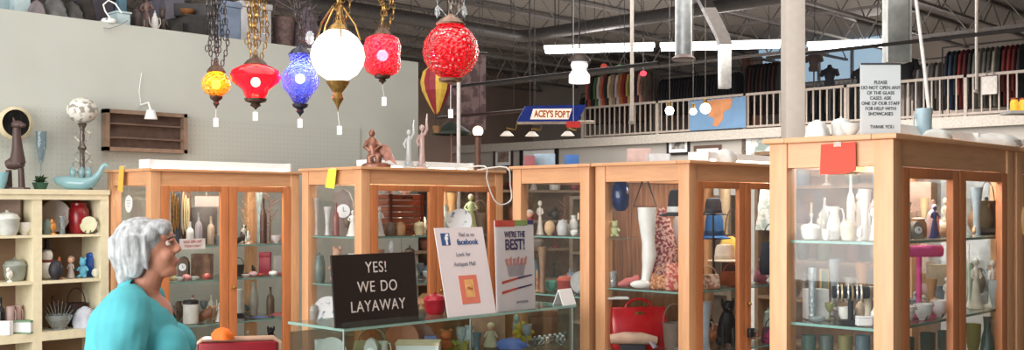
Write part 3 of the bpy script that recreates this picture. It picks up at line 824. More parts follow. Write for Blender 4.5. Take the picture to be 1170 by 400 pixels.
# ornate stand lamp with a mottled globe
pos = SH(94, ZT, .17); q = dep(pos.x, pos.y) / F
t = thing('globe_lamp', 'tall ornate metal lamp with a mottled silver white globe', 'lamp', pos, FR)
m = MB().lathe([(0, 0), (12 * q, 0), (11 * q, 2 * q), (4 * q, 5 * q), (3 * q, 16 * q), (6 * q, 20 * q), (3 * q, 24 * q), (2.4 * q, 44 * q), (5 * q, 48 * q), (3 * q, 52 * q), (2.5 * q, 70 * q), (5 * q, 75 * q), (3 * q, 78 * q), (0, 78 * q)])
m.build('stem', pm('6d645c', .4, .7, var=.3, scale=60), t)
for s_ in (-1, 1):
    m = MB()
    for z, R in ((36, 8), (60, 8), (26, 10)):
        m = MB(); m.tube([(s_ * 2 * q, 0, (z - 6) * q), (s_ * R * q, 0, z * q), (s_ * (R + 1) * q, 0, (z + 5) * q), (s_ * (R - 4) * q, 0, (z + 8) * q), (s_ * 2 * q, 0, (z + 4) * q)], 1.1 * q, 6)
        m.build('scroll', pm('b9b5aa', .35, .6, var=.3, scale=50), t)
MB().ell((0, 0, 91 * q), (17 * q, 17 * q, 15 * q), 24).build('globe', two('d9d7cf', '8f8a80', 26, .56, .3), t)
# blue glass swan dish
pos = SH(91, ZT, .05); q = dep(pos.x, pos.y) / F
t = thing('swan_dish', 'pale turquoise glass swan dish at the foot of the ornate globe lamp', 'dish', pos, FR)
BG = clear('9fd3dc', 1.2, body=.75, bodycol='c4ecf2')
m = MB(); rings = []
for i, (x, hw, z0, z1) in enumerate(((-31, 1, 12, 13), (-26, 6, 6, 16), (-12, 11, 0, 16), (6, 12, 0, 14), (16, 8, 3, 16), (21, 4, 9, 20))):
    rings.append([Vector((x * q, hw * q * math.cos(a), (z0 + (z1 - z0) * (.5 + .5 * math.sin(a))) * q)) for a in [2 * PI * k / 14 for k in range(14)]])
m.loft(rings).build('body', BG, t)
MB().tube([(17 * q, 0, 12 * q), (23 * q, 0, 20 * q), (26 * q, 0, 27 * q), (30 * q, 0, 29 * q), (33 * q, 0, 26 * q)], [5 * q, 3.2 * q, 2.4 * q, 2.6 * q, .8 * q], 10).build('neck', BG, t)
m = MB()
for x in (-8, 2, 10): m.ell((x * q, 0, 20 * q), (4 * q, 3 * q, 7 * q), 10)
m.build('glass_bubbles', clear('d3ebee', 1.2, body=.4, bodycol='c3e2e6'), t)
pos = SH(1, ZT, .06); put(k_bowl, pos, 197, 16, BG, 'turquoise glass bowl at the left edge of the shelf top', 'bowl', 'bowl')
# potted plant
pos = SH(46, ZT, .12); q = dep(pos.x, pos.y) / F
t = thing('potted_plant', 'small dark green leafy potted plant on the shelf top', 'plant', pos, FR)
lathe_of([(0, 0), (.7, 0), (1, 1), (.9, 1), (.7, .8), (0, .8)], 8 * q, 18 * q).build('pot', pm('2f5544', .4), t)
m = MB(); rr = random.Random(3)
for k in range(34):
    a = rr.uniform(0, 2 * PI); e = rr.uniform(.1, 1.3); L = rr.uniform(6, 13) * q
    p1 = Vector((math.cos(a) * math.cos(e), math.sin(a) * math.cos(e) * .7, math.sin(e))) * L
    m.tube([(0, 0, 7 * q), p1 * .6 + Vector((0, 0, 8 * q)), p1 + Vector((0, 0, 6 * q))], [.6 * q, 2.6 * q, .3 * q], 6, flat=.3)
m.build('foliage', pm('2f4a2c', .6, var=.4, scale=30), t)
put(k_goblet, SH(47, ZT, .26), 150, 12, clear('dfe9ee', 1.0, body=.2, bodycol='cfdde4'), 'tall pale glass vase behind the potted plant', 'glass_vase', 'vase')
# framed shadow box on the wall
xA, xB = xy(117, 7.76), xy(210, 7.76)
t = thing('shadow_box', 'dark wood framed shelf box hanging on the white wall', 'wall shelf', (xA, 7.70, 0))
zb1 = zz(124, dep(xA, 7.7)); zb0 = zz(172, dep(xA, 7.7)); FW = pm('5a463c', .5, var=.2); wd = xB - xA
m = MB()
for a in ((0, zb0, wd, zb0 + .03), (0, zb1 - .03, wd, zb1), (0, zb0, .03, zb1), (wd - .03, zb0, wd, zb1)): m.b2(a[0], 0, a[1], a[2], .08, a[3])
m.build('frame', pm('8b7361', .5, var=.15), t)
bx(.02, .06, zb0 + .02, wd - .02, .078, zb1 - .02).build('back_board', FW, t)
for k in (1, 2): bx(.03, .012, zb0 + (zb1 - zb0) * k / 3 - .008, wd - .03, .06, zb0 + (zb1 - zb0) * k / 3 + .004).build('ledge', pm('6f594c', .5), t)
for px_, py_, lab in ((133, 136, 'left'), (158, 150, 'right')):
    pass
dq = dep(xy(168, 7.66), 7.66); t = thing('wall_clip_light', 'small white clip light fixed above the dark wall shelf box', 'light', (xy(168, 7.69), 7.69, zz(126, dq)))
MB().tube([(0, .1, .05), (0, -.02, .06), (.0, -.06, .0)], .008, 8).build('arm', WHITE, t)
MB().lathe([(0, .0), (.03, .0), (.05, -.07), (.045, -.07), (0, -.01)], (0, -.06, .0)).build('shade', WHITE, t)
MB().tube([(0, .1, .05), (-.02, .09, .16), (.0, .09, .3)], .003, 5).build('cord', WHITE, t)
# ------------------------------------------------------------------ goods in the case behind the woman (case1)
s1 = case1.sh
A, B_, Cc, D_ = s1[3], s1[2], s1[1], s1[0]
def oval_tag(c, px, py, label, col=PAPER):
    pass
# oval white price card hung inside the left end pane
x = 3.47 + .06; y = yx(147, x); d = dep(x, y)
t = thing('oval_price_card', 'white oval card with faint blue writing hanging above the grey hair of the woman', 'card', (x, y, zz(233, d)), -PI / 2)
m = MB(); m.prism([(.055 * math.cos(a), .062 * math.sin(a)) for a in [2 * PI * k / 24 for k in range(24)]], .004); m.build('card', PAPER, t)
MB().tube([(0, 0, .06), (0, 0, .24)], .001, 4).build('string', WHITE, t)
m = MB()
for k in range(3): m.box(0, -.003, .022 - .02 * k, .05 - .01 * k, .001, .004)
m.build('writing', pm('7d8fb5', .7), t)
put(k_vase, LFT(case1, 143, A, .3), 252, 12, PORC, 'white vase in the left end of the case behind the woman', 'vase', 'vase')
put(k_cup, LFT(case1, 152, A, .2), 256, 9, pm('b98f70', .4), 'tan cup beside the white vase, above the grey hair', 'cup', 'cup')
put(k_necklaces, RGT(case1, 183, A, .35), 213, 10, pm('8e8a88', .7), 'grey necklace board at the left of the case behind the woman', 'necklace_board', 'jewellery display', b='c9c4b4')
put(k_necklaces, RGT(case1, 201, A, .30), 214, 11, pm('20242f', .6), 'tall navy black necklace board above the face of the woman', 'necklace_board', 'jewellery display')
put(k_necklaces, RGT(case1, 213, A, .33), 215, 10, pm('59402f', .6), 'tall brown necklace board right of the navy black one', 'necklace_board', 'jewellery display', b='d9cba2')
put(k_hat, RGT(case1, 186, A, .1), 240, 26, pm('2a2220', .8), 'small black hat showing just above the grey hair of the woman', 'hat', 'hat', b='3a2a22')
put(k_candle, RGT(case1, 192, A, .22), 232, 7, pm('d6d0c6', .4), 'white candlestick beside the small black hat', 'candlestick', 'candlestick', b='e9e6dc')
put(k_carton, RGT(case1, 233, A, .3), 237, 26, pm('4c4845', .6, var=.3), 'dark grey patterned box below the long white sign in the case', 'box', 'box')
put(k_bottle, RGT(case1, 227, A, .15), 243, 8, pm('a09aa0', .3), 'silver grey bottle before the dark grey patterned box', 'bottle', 'bottle')
put(k_bottle, RGT(case1, 241, A, .15), 247, 8, pm('b7a48e', .3), 'beige bottle before the dark grey patterned box', 'bottle', 'bottle')
d = dep(xy(236, 6.99), 6.99)
t = thing('hanging_sign', 'long blank white sign hanging high in the case behind the woman', 'sign', (xy(236, 6.99), 6.99, zz(236, d)))
MB().b2(-.09, 0, 0, .1, .004, .075, bev=.0).build('board', PAPER, t); MB().tube([(0, .002, .07), (0, .002, .26)], .001, 4).build('string', WHITE, t)
# red-lettered card taped to the door, two rows of red marks
d = dep(xy(220, 6.84), 6.84)
t = thing('taped_price_card', 'white card with two rows of red writing taped before the face of the woman', 'card', (xy(220, 6.875), 6.875, zz(285, d)))
MB().b2(-.1, 0, 0, .1, .003, .075).build('card', pm('e8dcd8', .8), t)
text('SALE 20% OFF', .026, pm('c0392f', .6), t, 0, -.001, .053, name='lettering', sx=.9)
text('TODAY ONLY', .022, pm('c0392f', .6), t, 0, -.001, .022, name='lettering', sx=.9)
# right hand bay of the top shelf
put(k_tree, RGT(case1, 284, A, .3), 217, 24, pm('9b7a58', .7), 'light brown twiggy jewellery tree behind the right door', 'jewellery_tree', 'jewellery display')
put(k_tree, RGT(case1, 308, A, .22), 220, 24, pm('6f4e40', .7), 'wide dark twiggy jewellery tree nearest the right post', 'jewellery_tree', 'jewellery display')
put(k_tallvase, RGT(case1, 296, A, .3), 219, 9, pm('8fa3a5', .3), 'tall slim blue grey vase between the two twiggy trees', 'vase', 'vase')
put(k_bottle, RGT(case1, 301, A, .18), 226, 8, pm('50352c', .3), 'tall dark brown bottle beside the slim blue grey vase', 'bottle', 'bottle')
put(k_bird, RGT(case1, 284, A, .1), 264, 9, PORC, 'white bird figurine at the foot of the light brown twiggy tree', 'bird_figurine', 'figurine')
put(k_shoe, RGT(case1, 273, A, .1), 266, 14, pm('26211f', .5), 'black heeled shoe left of the white bird figurine', 'shoe', 'shoe')
put(k_ball, RGT(case1, 264, A, .2), 230, 7, pm('cfc8bd', .4), 'pale ball ornament seen past the middle stile of the case', 'ornament', 'ornament')
put(k_bowl, RGT(case1, 316, A, .1), 269, 12, pm('d7cfd2', .4), 'small whitish bowl at the foot of the dark twiggy tree', 'bowl', 'bowl')
# second shelf
put(k_basket, RGT(case1, 272, B_, .22), 294, 14, pm('2d2420', .8), 'round dark brown basket on the second shelf of the case', 'basket', 'basket')
put(k_box, RGT(case1, 303, B_, .25), 288, 13, pm('a8273a', .4), 'crimson box standing on the second shelf of the case', 'box', 'box')
cols = ['d8cf9a', 'e2e2dc', 'd58a8a', 'cfd6d0', 'b9574f', 'e0d0d0', 'cda3a8', 'd86a50', 'f0ece6', 'c8647a']
names = ['yellow', 'white', 'salmon', 'grey green', 'brick red', 'shell pink', 'dusky pink', 'vermilion', 'ivory', 'raspberry']
for k, px in enumerate((196, 205, 213, 222, 236, 281, 289, 297, 312, 321)):
    where = 'left' if px < 250 else 'right'
    put(k_bowl if k % 2 else k_ball, RGT(case1, px, B_, .08), 314 - .04 * (px - 195) + (3 if k % 2 else 0), 10, pm(cols[k], .4), names[k] + ' trinket %s on the second shelf behind the %s door of the case' % ('dish' if k % 2 else 'egg', where), 'trinket_dish' if k % 2 else 'trinket_egg', 'trinket', group='trinkets in the case behind the woman')
put(k_carton, RGT(case1, 318, B_, .3), 292, 10, pm('a59e98', .6), 'grey box behind the raspberry trinket', 'box', 'box')
put(k_carton, RGT(case1, 231, B_, .35), 290, 22, pm('8d6a58', .7, var=.3), 'brown box at the back of the second shelf, under the red-lettered card', 'box', 'box')
put(k_clock, RGT(case1, 210, B_, .3), 293, 14, pm('5e4434', .5), 'brown mantel clock on the second shelf just right of the woman', 'clock', 'clock')
# third shelf
put(k_canister, RGT(case1, 218, Cc, .16), 343, 17, pm('e2e0d8', .5), 'big white canister with a black lid right of the woman', 'canister', 'canister', b='262222')
put(k_shoe, RGT(case1, 233, Cc, .14), 350, 18, pm('7d4a31', .5), 'brown heeled shoe beside the big white canister', 'shoe', 'shoe')
put(k_bowl, RGT(case1, 243, Cc, .28), 350, 14, pm('cfa98c', .5), 'tan bowl behind the brown heeled shoe', 'bowl', 'bowl')
put(k_car, RGT(case1, 275, Cc, .12), 358, 22, pm('1f1f22', .3), 'black model car on the third shelf of the case', 'model_car', 'toy')
put(k_car, RGT(case1, 296, Cc, .14), 362, 22, pm('5565a0', .4), 'blue model car right of the black one', 'model_car', 'toy')
put(k_car, RGT(case1, 318, Cc, .2), 357, 20, pm('a03a34', .4), 'red model car at the right end of the third shelf', 'model_car', 'toy')
put(k_canister, RGT(case1, 270, Cc, .32), 330, 13, PORC, 'tall white canister behind the black model car', 'canister', 'canister')
put(k_vase, RGT(case1, 290, Cc, .34), 322, 11, pm('bdb4a8', .4), 'grey beige vase behind the blue model car', 'vase', 'vase')
put(k_bottle, RGT(case1, 309, Cc, .34), 328, 9, pm('6e5a46', .3), 'brown bottle behind the red model car', 'bottle', 'bottle')
put(k_dog, RGT(case1, 262, D_, .18), 380, 14, pm('3c3a3c', .5), 'charcoal dog figurine on the bottom shelf', 'dog_figurine', 'figurine')
put(k_lady, RGT(case1, 283, D_, .18), 378, 10, pm('b8b5b0', .5), 'pale grey figurine on the bottom shelf', 'figurine', 'figurine')
put(k_dog, RGT(case1, 310, D_, .16), 372, 22, pm('1d1d1f', .5), 'big black dog figurine on the bottom shelf by the right post', 'dog_figurine', 'figurine')

# ------------------------------------------------------------------ goods in case2
E2, B2, C2 = case2.sh[3], case2.sh[2], case2.sh[1]
put(k_clock, LFT(case2, 393, E2, .35), 216, 26, pm('7b706a', .5), 'grey clock with a pale dial behind the left end pane above the letter board', 'clock', 'clock')
put(k_tallvase, LFT(case2, 362, E2, .3), 226, 12, pm('a8a29a', .4), 'tall dull grey vase at the back left of the case above the letter board', 'vase', 'vase')
put(k_tallvase, LFT(case2, 374, E2, .15), 236, 9, pm('d8d3d2', .35), 'slim white vase left of the grey clock', 'vase', 'vase')
put(k_bottle, LFT(case2, 384, E2, .12), 232, 8, pm('8c5a58', .35), 'dusty red bottle in front of the grey clock', 'bottle', 'bottle')
put(k_lady, LFT(case2, 403, E2, .1), 240, 15, PORC, 'white robed figurine close to the front corner post', 'figurine', 'figurine')
put(k_jar, LFT(case2, 365, B2, .2), 288, 18, pm('69736c', .4), 'green grey lidded jar on the second shelf left of the letter board', 'jar', 'jar')
put(k_teddy, LFT(case2, 385, B2, .2), 282, 20, pm('c69b84', .8), 'tan teddy bear on the second shelf behind the letter board', 'teddy_bear', 'toy')
put(k_pitcher, LFT(case2, 404, B2, .12), 290, 14, PORC, 'white pitcher on the second shelf behind the letter board', 'pitcher', 'pitcher')
put(k_dish, LFT(case2, 358, C2, .2), 345, 18, pm('9c9892', .4), 'grey covered dish low behind the glass counter', 'dish', 'dish')
put(k_plate, LFT(case2, 375, C2, .12), 338, 20, two('e2e0e0', '7f8ca5', 20, .6), 'white plate with a blue grey pattern left of the letter board foot', 'plate', 'plate')
# wooden slatted chest
pos = RGT(case2, 454, E2, .24); d = dep(pos.x, pos.y); q = d / F
t = thing('slatted_chest', 'reddish brown chest of narrow wooden slats behind the left glass door', 'chest', pos, 0)
m = MB(); hh = zz(222, d) - E2; ww = .33
for k in range(7): m.b2(-ww / 2, -.1, hh * k / 7 + .002, ww / 2, .1, hh * (k + 1) / 7 - .003, bev=.003)
m.build('slats', pm('8a4a34', .5, var=.25, scale=8, stretch=(1, 1, 8)), t)
m = MB()
for x in (-ww / 2 + .02, ww / 2 - .02): m.b2(x - .012, -.108, 0, x + .012, -.1, hh)
m.build('battens', pm('5a2c22', .5), t)
MB().tube([(-.04, -.11, hh * .9), (-.03, -.13, hh * .93), (.03, -.13, hh * .93), (.04, -.11, hh * .9)], .005, 6).build('handle', BLACK, t)
TOPC = E2 + hh
p2 = Vector((pos.x, pos.y, TOPC))
item(k_bowl, p2 + Vector((-.09, 0, 0)), .05, .1, pm('cfd3cc', .3), 'pale bowl lying on top of the slatted chest at its left', 'bowl', 'bowl')
item(k_teapot, p2 + Vector((.07, 0, 0)), .07, .12, pm('dadcd8', .3), 'white teapot on top of the slatted chest at its right', 'teapot', 'teapot')
put(k_lady, RGT(case2, 434, E2, .1), 236, 12, pm('d8d4d0', .4), 'white grey figurine standing at the left of the slatted chest', 'figurine', 'figurine')
put(k_tallvase, RGT(case2, 476, E2, .2), 226, 11, pm('b7d3bb', .4), 'pale green vase right of the slatted chest', 'vase', 'vase')
put(k_dish, RGT(case2, 479, E2, .08), 252, 12, pm('d6c59b', .4), 'small straw coloured covered dish right of the slatted chest', 'dish', 'dish')
put(k_bird, RGT(case2, 448, B2, .12), 274, 22, pm('d7dadb', .35), 'white bird figurine with grey wings under the slatted chest', 'bird_figurine', 'figurine')
put(k_jar, RGT(case2, 468, B2, .2), 280, 15, pm('7c6a5c', .4), 'brown grey jar under the slatted chest, right of the bird', 'jar', 'jar')
put(k_bowl, RGT(case2, 432, B2, .15), 285, 15, pm('b08f78', .4), 'tan bowl under the slatted chest, left of the bird', 'bowl', 'bowl')
put(k_lady, RGT(case2, 538, E2, .15), 222, 20, pm('c3cf9f', .4), 'green gowned lady figurine with white hair above the standing paper notices', 'figurine', 'figurine', b='e8e4dc')
put(k_plate, RGT(case2, 525, E2, .08), 238, 16, two('e6e8ec', '5d6c90', 14, .6), 'white and blue plate at the left of the green gowned lady', 'plate', 'plate')
put(k_vase, RGT(case2, 509, E2, .2), 234, 13, pm('cdd4cd', .3), 'pale grey vase at the left edge of the right door', 'vase', 'vase')
put(k_tallvase, RGT(case2, 517, E2, .34), 220, 13, pm('b58a5e', .4), 'tall tan vase behind the white and blue plate', 'vase', 'vase')
put(k_basket, RGT(case2, 548, E2, .36), 228, 18, pm('7f7468', .7), 'grey brown basket behind the green gowned lady', 'basket', 'basket')
for k, (px, top, c_, nm) in enumerate(((508, 300, 'b8b0a6', 'stone grey'), (532, 296, '8f6a5a', 'cinnamon'), (548, 304, 'd7d2c8', 'chalk white'))):
    put(k_jar, RGT(case2, px, B2, .2), top, 15, pm(c_, .4), nm + ' lidded jar on the middle shelf behind the paper notices', 'jar', 'jar')

# ------------------------------------------------------------------ goods in case3
E3, B3 = case3.sh[2], case3.sh[1]
put(k_tree, LFT(case3, 606, E3, .45), 216, 15, pm('6d5444', .7), 'dark twiggy jewellery tree at the left of the case at the counter end', 'jewellery_tree', 'jewellery display')
put(k_doll, LFT(case3, 605, E3, .15), 239, 11, pm('a33b3e', .6), 'red dressed doll on the upper shelf above the printed advertising sign', 'doll', 'doll', b='d8d2c8')
put(k_lady, LFT(case3, 617, E3, .25), 229, 9, pm('ddd3c8', .4), 'cream figurine beside the red dressed doll', 'figurine', 'figurine')
put(k_ball, LFT(case3, 628, E3, .12), 252, 12, pm('dbb48a', .5), 'peach coloured ball ornament on the upper shelf', 'ornament', 'ornament')
put(k_tree, LFT(case3, 645, E3, .4), 222, 18, pm('8f5b4c', .7), 'reddish twiggy jewellery tree in the middle of the upper shelf', 'jewellery_tree', 'jewellery display')
put(k_jar, LFT(case3, 643, E3, .15), 250, 13, pm('c9c7c6', .35), 'pale grey jar in front of the reddish twiggy tree', 'jar', 'jar')
put(k_candle, LFT(case3, 661, E3, .12), 243, 11, pm('5a5048', .4), 'brown candlestick with a cream candle near the right post', 'candlestick', 'candlestick', b='e8c9a4')
put(k_dish, LFT(case3, 657, E3, .06), 262, 11, PORC, 'small white covered dish before the brown candlestick', 'dish', 'dish')
put(k_dish, LFT(case3, 647, B3, .2), 313, 22, pm('a83f36', .4), 'brick red covered dish on the lower shelf above the jewellery', 'dish', 'dish', b='c0523f')
put(k_bowl, LFT(case3, 630, B3, .12), 321, 20, pm('5fa790', .4), 'jade green bowl on the lower shelf left of the red dish', 'bowl', 'bowl')
put(k_cup, LFT(case3, 618, B3, .2), 318, 10, pm('a2423a', .4), 'red cup left of the jade green bowl', 'cup', 'cup')
put(k_bowl, LFT(case3, 645, B3, .06), 332, 15, pm('23252a', .3), 'black bowl in front of the brick red dish', 'bowl', 'bowl')
put(k_plate, LFT(case3, 665, B3, .12), 309, 16, pm('c8ccca', .3), 'round pale plate leaning beside the right post', 'plate', 'plate')
put(k_tallvase, LFT(case3, 620, B3, .5), 282, 12, pm('8a6a50', .5), 'brown vase at the back of the lower shelf', 'vase', 'vase')

# ------------------------------------------------------------------ goods in case4
S4, L4 = case4.sh[2], case4.sh[1]
zc = zz(209, dep(5.25, 4.0))
def hang(o_z, parent, x=0): MB().tube([(x, 0, 0), (x, 0, o_z)], .0015, 4).build('hanging_cord', BLACK, parent)
# blue glass lantern hanging top left
pos = LFT(case4, 709, 0, .085); d = dep(pos.x, pos.y); pos.z = zz(241, d); hq = (241 - 205) * d / F
t = thing('blue_glass_jar', 'round cobalt blue glass jar hanging high at the left of the hat case', 'jar', pos, FR)
lathe_of([(0, 0), (.5, .0), (.9, .15), (1, .45), (.9, .8), (.6, .95), (.6, 1), (.5, 1), (.5, .94), (.8, .75), (.9, .45), (.8, .18), (0, .05)], hq, .11).build('body', BLUEG, t); hang(1.74 - pos.z, t)
pos = LFT(case4, 737, 0, .3); d = dep(pos.x, pos.y); pos.z = zz(236, d)
t = thing('wire_hanger', 'dark triangular wire hanger high in the hat case', 'hanger', pos, -PI / 2)
MB().tube([(-.09, 0, 0), (.09, 0, 0), (.02, 0, .16), (0, 0, .2), (-.02, 0, .16)], .005, 6, closed=True).build('wire', BLACK, t); hang(1.74 - pos.z, t)
pos = LFT(case4, 702, 0, .2); d = dep(pos.x, pos.y); zb = zz(271, d); pos.z = zb
m = MB(); m.b2(-.06, -.06, -.012, .12, .06, 0)
t = thing('glass_ledge', 'small glass ledge on the left side of the hat case', 'ledge', pos, -PI / 2); m.build('plate', SHELFG, t, False)
hang(1.74 - zb, t, -.05); hang(1.74 - zb, t, .11)
put(k_teddy, LFT(case4, 702, zb, .2), 252, 17, pm('b9c08c', .7), 'pale olive green plush toy on the small glass ledge', 'plush_toy', 'toy')
# white leg form
pos = LFT(case4, 740, S4, .14); d = dep(pos.x, pos.y); q = d / F; hz = zz(237, d) - S4
t = thing('leg_form', 'white display leg with a red-spotted stocking top in the hat case', 'leg form', pos, FR)
n_ = 16
rings = []
for z, cx_, r in ((0, -.02, .03), (.05, -.02, .034), (.12, -.01, .028), (.25, 0, .034), (.42, .01, .046), (.55, .005, .039), (.7, .0, .046), (.86, -.004, .054), (1.0, -.006, .056)):
    rings.append([Vector((cx_ + r * math.cos(a), r * .9 * math.sin(a), z * hz)) for a in [2 * PI * k / n_ for k in range(n_)]])
m = MB(); m.loft(rings); m.ell((-.045, -.03, .026), (.065, .03, .026)); m.build('leg', PORC, t)
put(k_cloth, LFT(case4, 756, S4 + .0, .30), 237, 34, two('d8b0a0', '8c2f38', 55, .5, .8), 'red and cream spotted scarf draped behind the white leg form', 'scarf', 'scarf')
put(k_hat, LFT(case4, 776, S4 + .437, .26), 216, 46, pm('1f1c1e', .8), 'black brimmed hat hung beside the spotted scarf', 'hat', 'hat', b='dddad6')
put(k_cloth, LFT(case4, 779, S4 + .16, .2), 241, 26, pm('c9c4c0', .8), 'whitish crumpled cloth under the black brimmed hat', 'cloth', 'cloth')
put(k_purse, LFT(case4, 776, S4, .16), 282, 34, two('b5483f', 'd9a58a', 60, .5, .7), 'red woven handbag on the upper shelf by the corner post', 'handbag', 'bag')
put(k_purse, LFT(case4, 757, S4, .1), 305, 28, two('a8663f', 'd9a070', 60, .5, .7), 'tan woven handbag left of the red woven one', 'handbag', 'bag')
put(k_shoe, LFT(case4, 718, S4, .12), 314, 24, pm('c76a66', .5), 'salmon pink heeled shoe at the left of the white leg form', 'shoe', 'shoe')
put(k_tumbler, LFT(case4, 700, S4, .15), 310, 14, CRYS, 'clear crystal tumbler at the far left of the upper shelf', 'tumbler', 'glass')
put(k_tray, LFT(case4, 706, S4 - .075, .08), 343, 34, PORC, 'long white tray held below the upper shelf at the left', 'tray', 'tray')
zl = L4
t = item(k_tote, fit(k_tote, LFT(case4, 729, zl, .22), 60, 60)[0] + Vector((0, 0, .0012)), zz(348, 6.3) - zl + .02, .345, pm('b3141f', .25), 'big shiny bright red handbag on the lower shelf', 'handbag', 'bag', FR + .15, BRASS)
pos = LFT(case4, 722, zl + .075, .06); t = thing('rolled_scarf', 'rolled beige scarf lying before the shiny red handbag', 'scarf', pos, FR)
m = MB(); m.tube([(-.13, 0, 0), (-.05, -.01, .008), (.06, 0, .004), (.15, .01, -.01)], [.028, .036, .036, .024], 12); m.build('roll', pm('b99a86', .9, bump=.3), t)
m = MB(); m.tube([(.1, 0, 0), (.14, -.03, -.05)], [.02, .03], 8, flat=.3); m.build('loose_end', pm('9b92a0', .9), t)
put(k_box, LFT(case4, 722, zl, .06), 381, 30, pm('3b3a44', .6), 'dark slate box supporting the rolled beige scarf', 'box', 'box')
put(k_basket, LFT(case4, 770, zl, .2), 346, 26, pm('6b5a50', .8), 'brown wicker basket low in the hat case near the corner post', 'basket', 'basket')
# right face
hk = S4
put(k_hat, RGT(case4, 815, S4 + .44, .22), 226, 34, pm('2b2a33', .8), 'dark navy hat on top of the blue hat', 'hat', 'hat', b='43434d')
put(k_hat, RGT(case4, 816, S4 + .285, .2), 244, 38, pm('1d5288', .7), 'bright blue hat stacked under the dark navy hat', 'hat', 'hat', b='174066')
put(k_cloth, RGT(case4, 835, S4 + .13, .28), 270, 30, pm('caa84c', .8), 'mustard yellow cloth behind the cream hat', 'cloth', 'cloth')
put(k_hat, RGT(case4, 828, S4 + .155, .12), 279, 40, pm('e4d5c0', .8), 'cream rounded hat in front of the bright blue hat', 'hat', 'hat', b='d8c6ab')
put(k_purse, RGT(case4, 808, S4, .1), 303, 30, two('d4bca8', 'b07a62', 50, .5, .8), 'pale patterned handbag under the cream rounded hat', 'handbag', 'bag')
put(k_purse, RGT(case4, 836, S4, .14), 300, 28, pm('a4552f', .6), 'russet handbag beside the pale patterned handbag', 'handbag', 'bag')
put(k_purse, RGT(case4, 836, S4 + .0, .42), 236, 26, pm('4a221f', .6), 'dark maroon tall handbag at the back of the upper shelf', 'handbag', 'bag')
put(k_tallvase, RGT(case4, 828, S4, .5), 212, 16, pm('b7a386', .5), 'tall beige vase at the back behind the hats', 'vase', 'vase')
put(k_cloth, RGT(case4, 878, S4 + .34, .25), 208, 26, two('d7dad6', 'a9b5ae', 40, .5, .8), 'white lace cloth at the top behind the second door', 'lace_cloth', 'cloth')
put(k_hat, RGT(case4, 886, S4 + .22, .16), 240, 32, pm('cdc0a2', .8, bump=.3, scale=90), 'straw hat lying under the white lace cloth', 'hat', 'hat', b='8c7f68')
put(k_purse, RGT(case4, 880, S4 + .06, .18), 254, 34, pm('1c2233', .6), 'navy blue handbag under the straw hat', 'handbag', 'bag')
put(k_purse, RGT(case4, 872, S4, .12), 300, 22, pm('8f4a58', .6), 'plum handbag on the upper shelf behind the second door', 'handbag', 'bag')
put(k_pitcher, RGT(case4, 880, S4, .07), 315, 12, PORC, 'small white pitcher before the plum handbag', 'pitcher', 'pitcher')
put(k_purse, RGT(case4, 893, S4, .14), 300, 22, pm('3d3a22', .6), 'olive black handbag right of the plum handbag', 'handbag', 'bag')
for a_ in ((776, LFT, case4, S4 + .437, .26, 'thin black stand under the black brimmed hat'), (815, RGT, case4, S4 + .44, .22, 'thin black stand under the dark navy hat'), (816, RGT, case4, S4 + .285, .24, 'thin black stand under the bright blue hat'), (828, RGT, case4, S4 + .155, .12, 'thin black stand under the cream rounded hat')): stand_for(*a_)
# black boot form and grey vase, lower shelf
put(k_dog, RGT(case4, 831, L4, .16), 340, 28, pm('171618', .5), 'black seated dog figurine behind the first door of the hat case', 'dog_figurine', 'figurine')
put(k_tallvase, RGT(case4, 806, L4, .14), 345, 16, pm('a8b4bf', .35), 'tall pale blue grey vase by the corner post', 'vase', 'vase')
put(k_jar, RGT(case4, 878, L4 + 0, .3), 352, 12, pm('98a79c', .4), 'grey green jar behind the magenta handbag', 'jar', 'jar')
put(k_jar, RGT(case4, 892, L4 + 0, .3), 352, 12, pm('8f9b96', .4), 'blue grey jar at the right behind the magenta handbag', 'jar', 'jar')
put(k_purse, RGT(case4, 884, L4 + .0, .12), 362, 40, two('a3215a', '42182c', 30, .52, .7), 'magenta and black handbag beside the door lock', 'handbag', 'bag')
# padlock on the door
dd_ = dep(xy(858, 3.43), 3.43); t = thing('door_lock', 'black and silver showcase lock clamped on the door edge of the hat case', 'lock', (xy(858, 3.425), 3.425, zz(380, dd_)))
MB().box(0, 0, 0, .05, .026, .055, bev=.006).build('body', BLACK, t)
MB().tube([(.01, 0, .01), (.05, 0, .012)], .014, 12).build('barrel', STEEL, t); MB().tube([(-.012, 0, -.02), (-.012, 0, -.05), (-.006, 0, -.07)], .003, 6).build('key', BRASS, t)

# ------------------------------------------------------------------ goods in case5
U5, L5, B5 = case5.sh[3], case5.sh[2], case5.sh[1]
PW = PORC
put(k_dish, LFT(case5, 926, U5, .1), 254, 22, PW, 'white porcelain covered dish at the left of the porcelain shelf', 'dish', 'dish')
put(k_candle, LFT(case5, 927, U5, .32), 232, 10, PW, 'white candlestick behind the porcelain covered dish', 'candlestick', 'candlestick', b='d8c8a8')
put(k_pitcher, LFT(case5, 953, U5, .15), 236, 22, PW, 'white porcelain pitcher in the middle of the porcelain shelf', 'pitcher', 'pitcher')
put(k_bottle, LFT(case5, 942, U5, .3), 226, 10, pm('c9ccc8', .3), 'slim grey white bottle behind the porcelain pitcher', 'bottle', 'bottle')
put(k_lady, LFT(case5, 937, U5, .18), 243, 11, pm('e3dccb', .4), 'ivory figurine between the covered dish and the porcelain pitcher', 'figurine', 'figurine')
put(k_bottle, LFT(case5, 972, U5, .28), 200, 9, PW, 'tall slim white bottle below the red-orange sheet', 'bottle', 'bottle')
put(k_dish, LFT(case5, 969, U5, .1), 250, 18, pm('e2d8c0', .4), 'cream covered dish right of the porcelain pitcher', 'dish', 'dish')
put(k_tallvase, LFT(case5, 988, U5, .2), 216, 15, PW, 'tall white porcelain vase on the porcelain shelf', 'vase', 'vase')
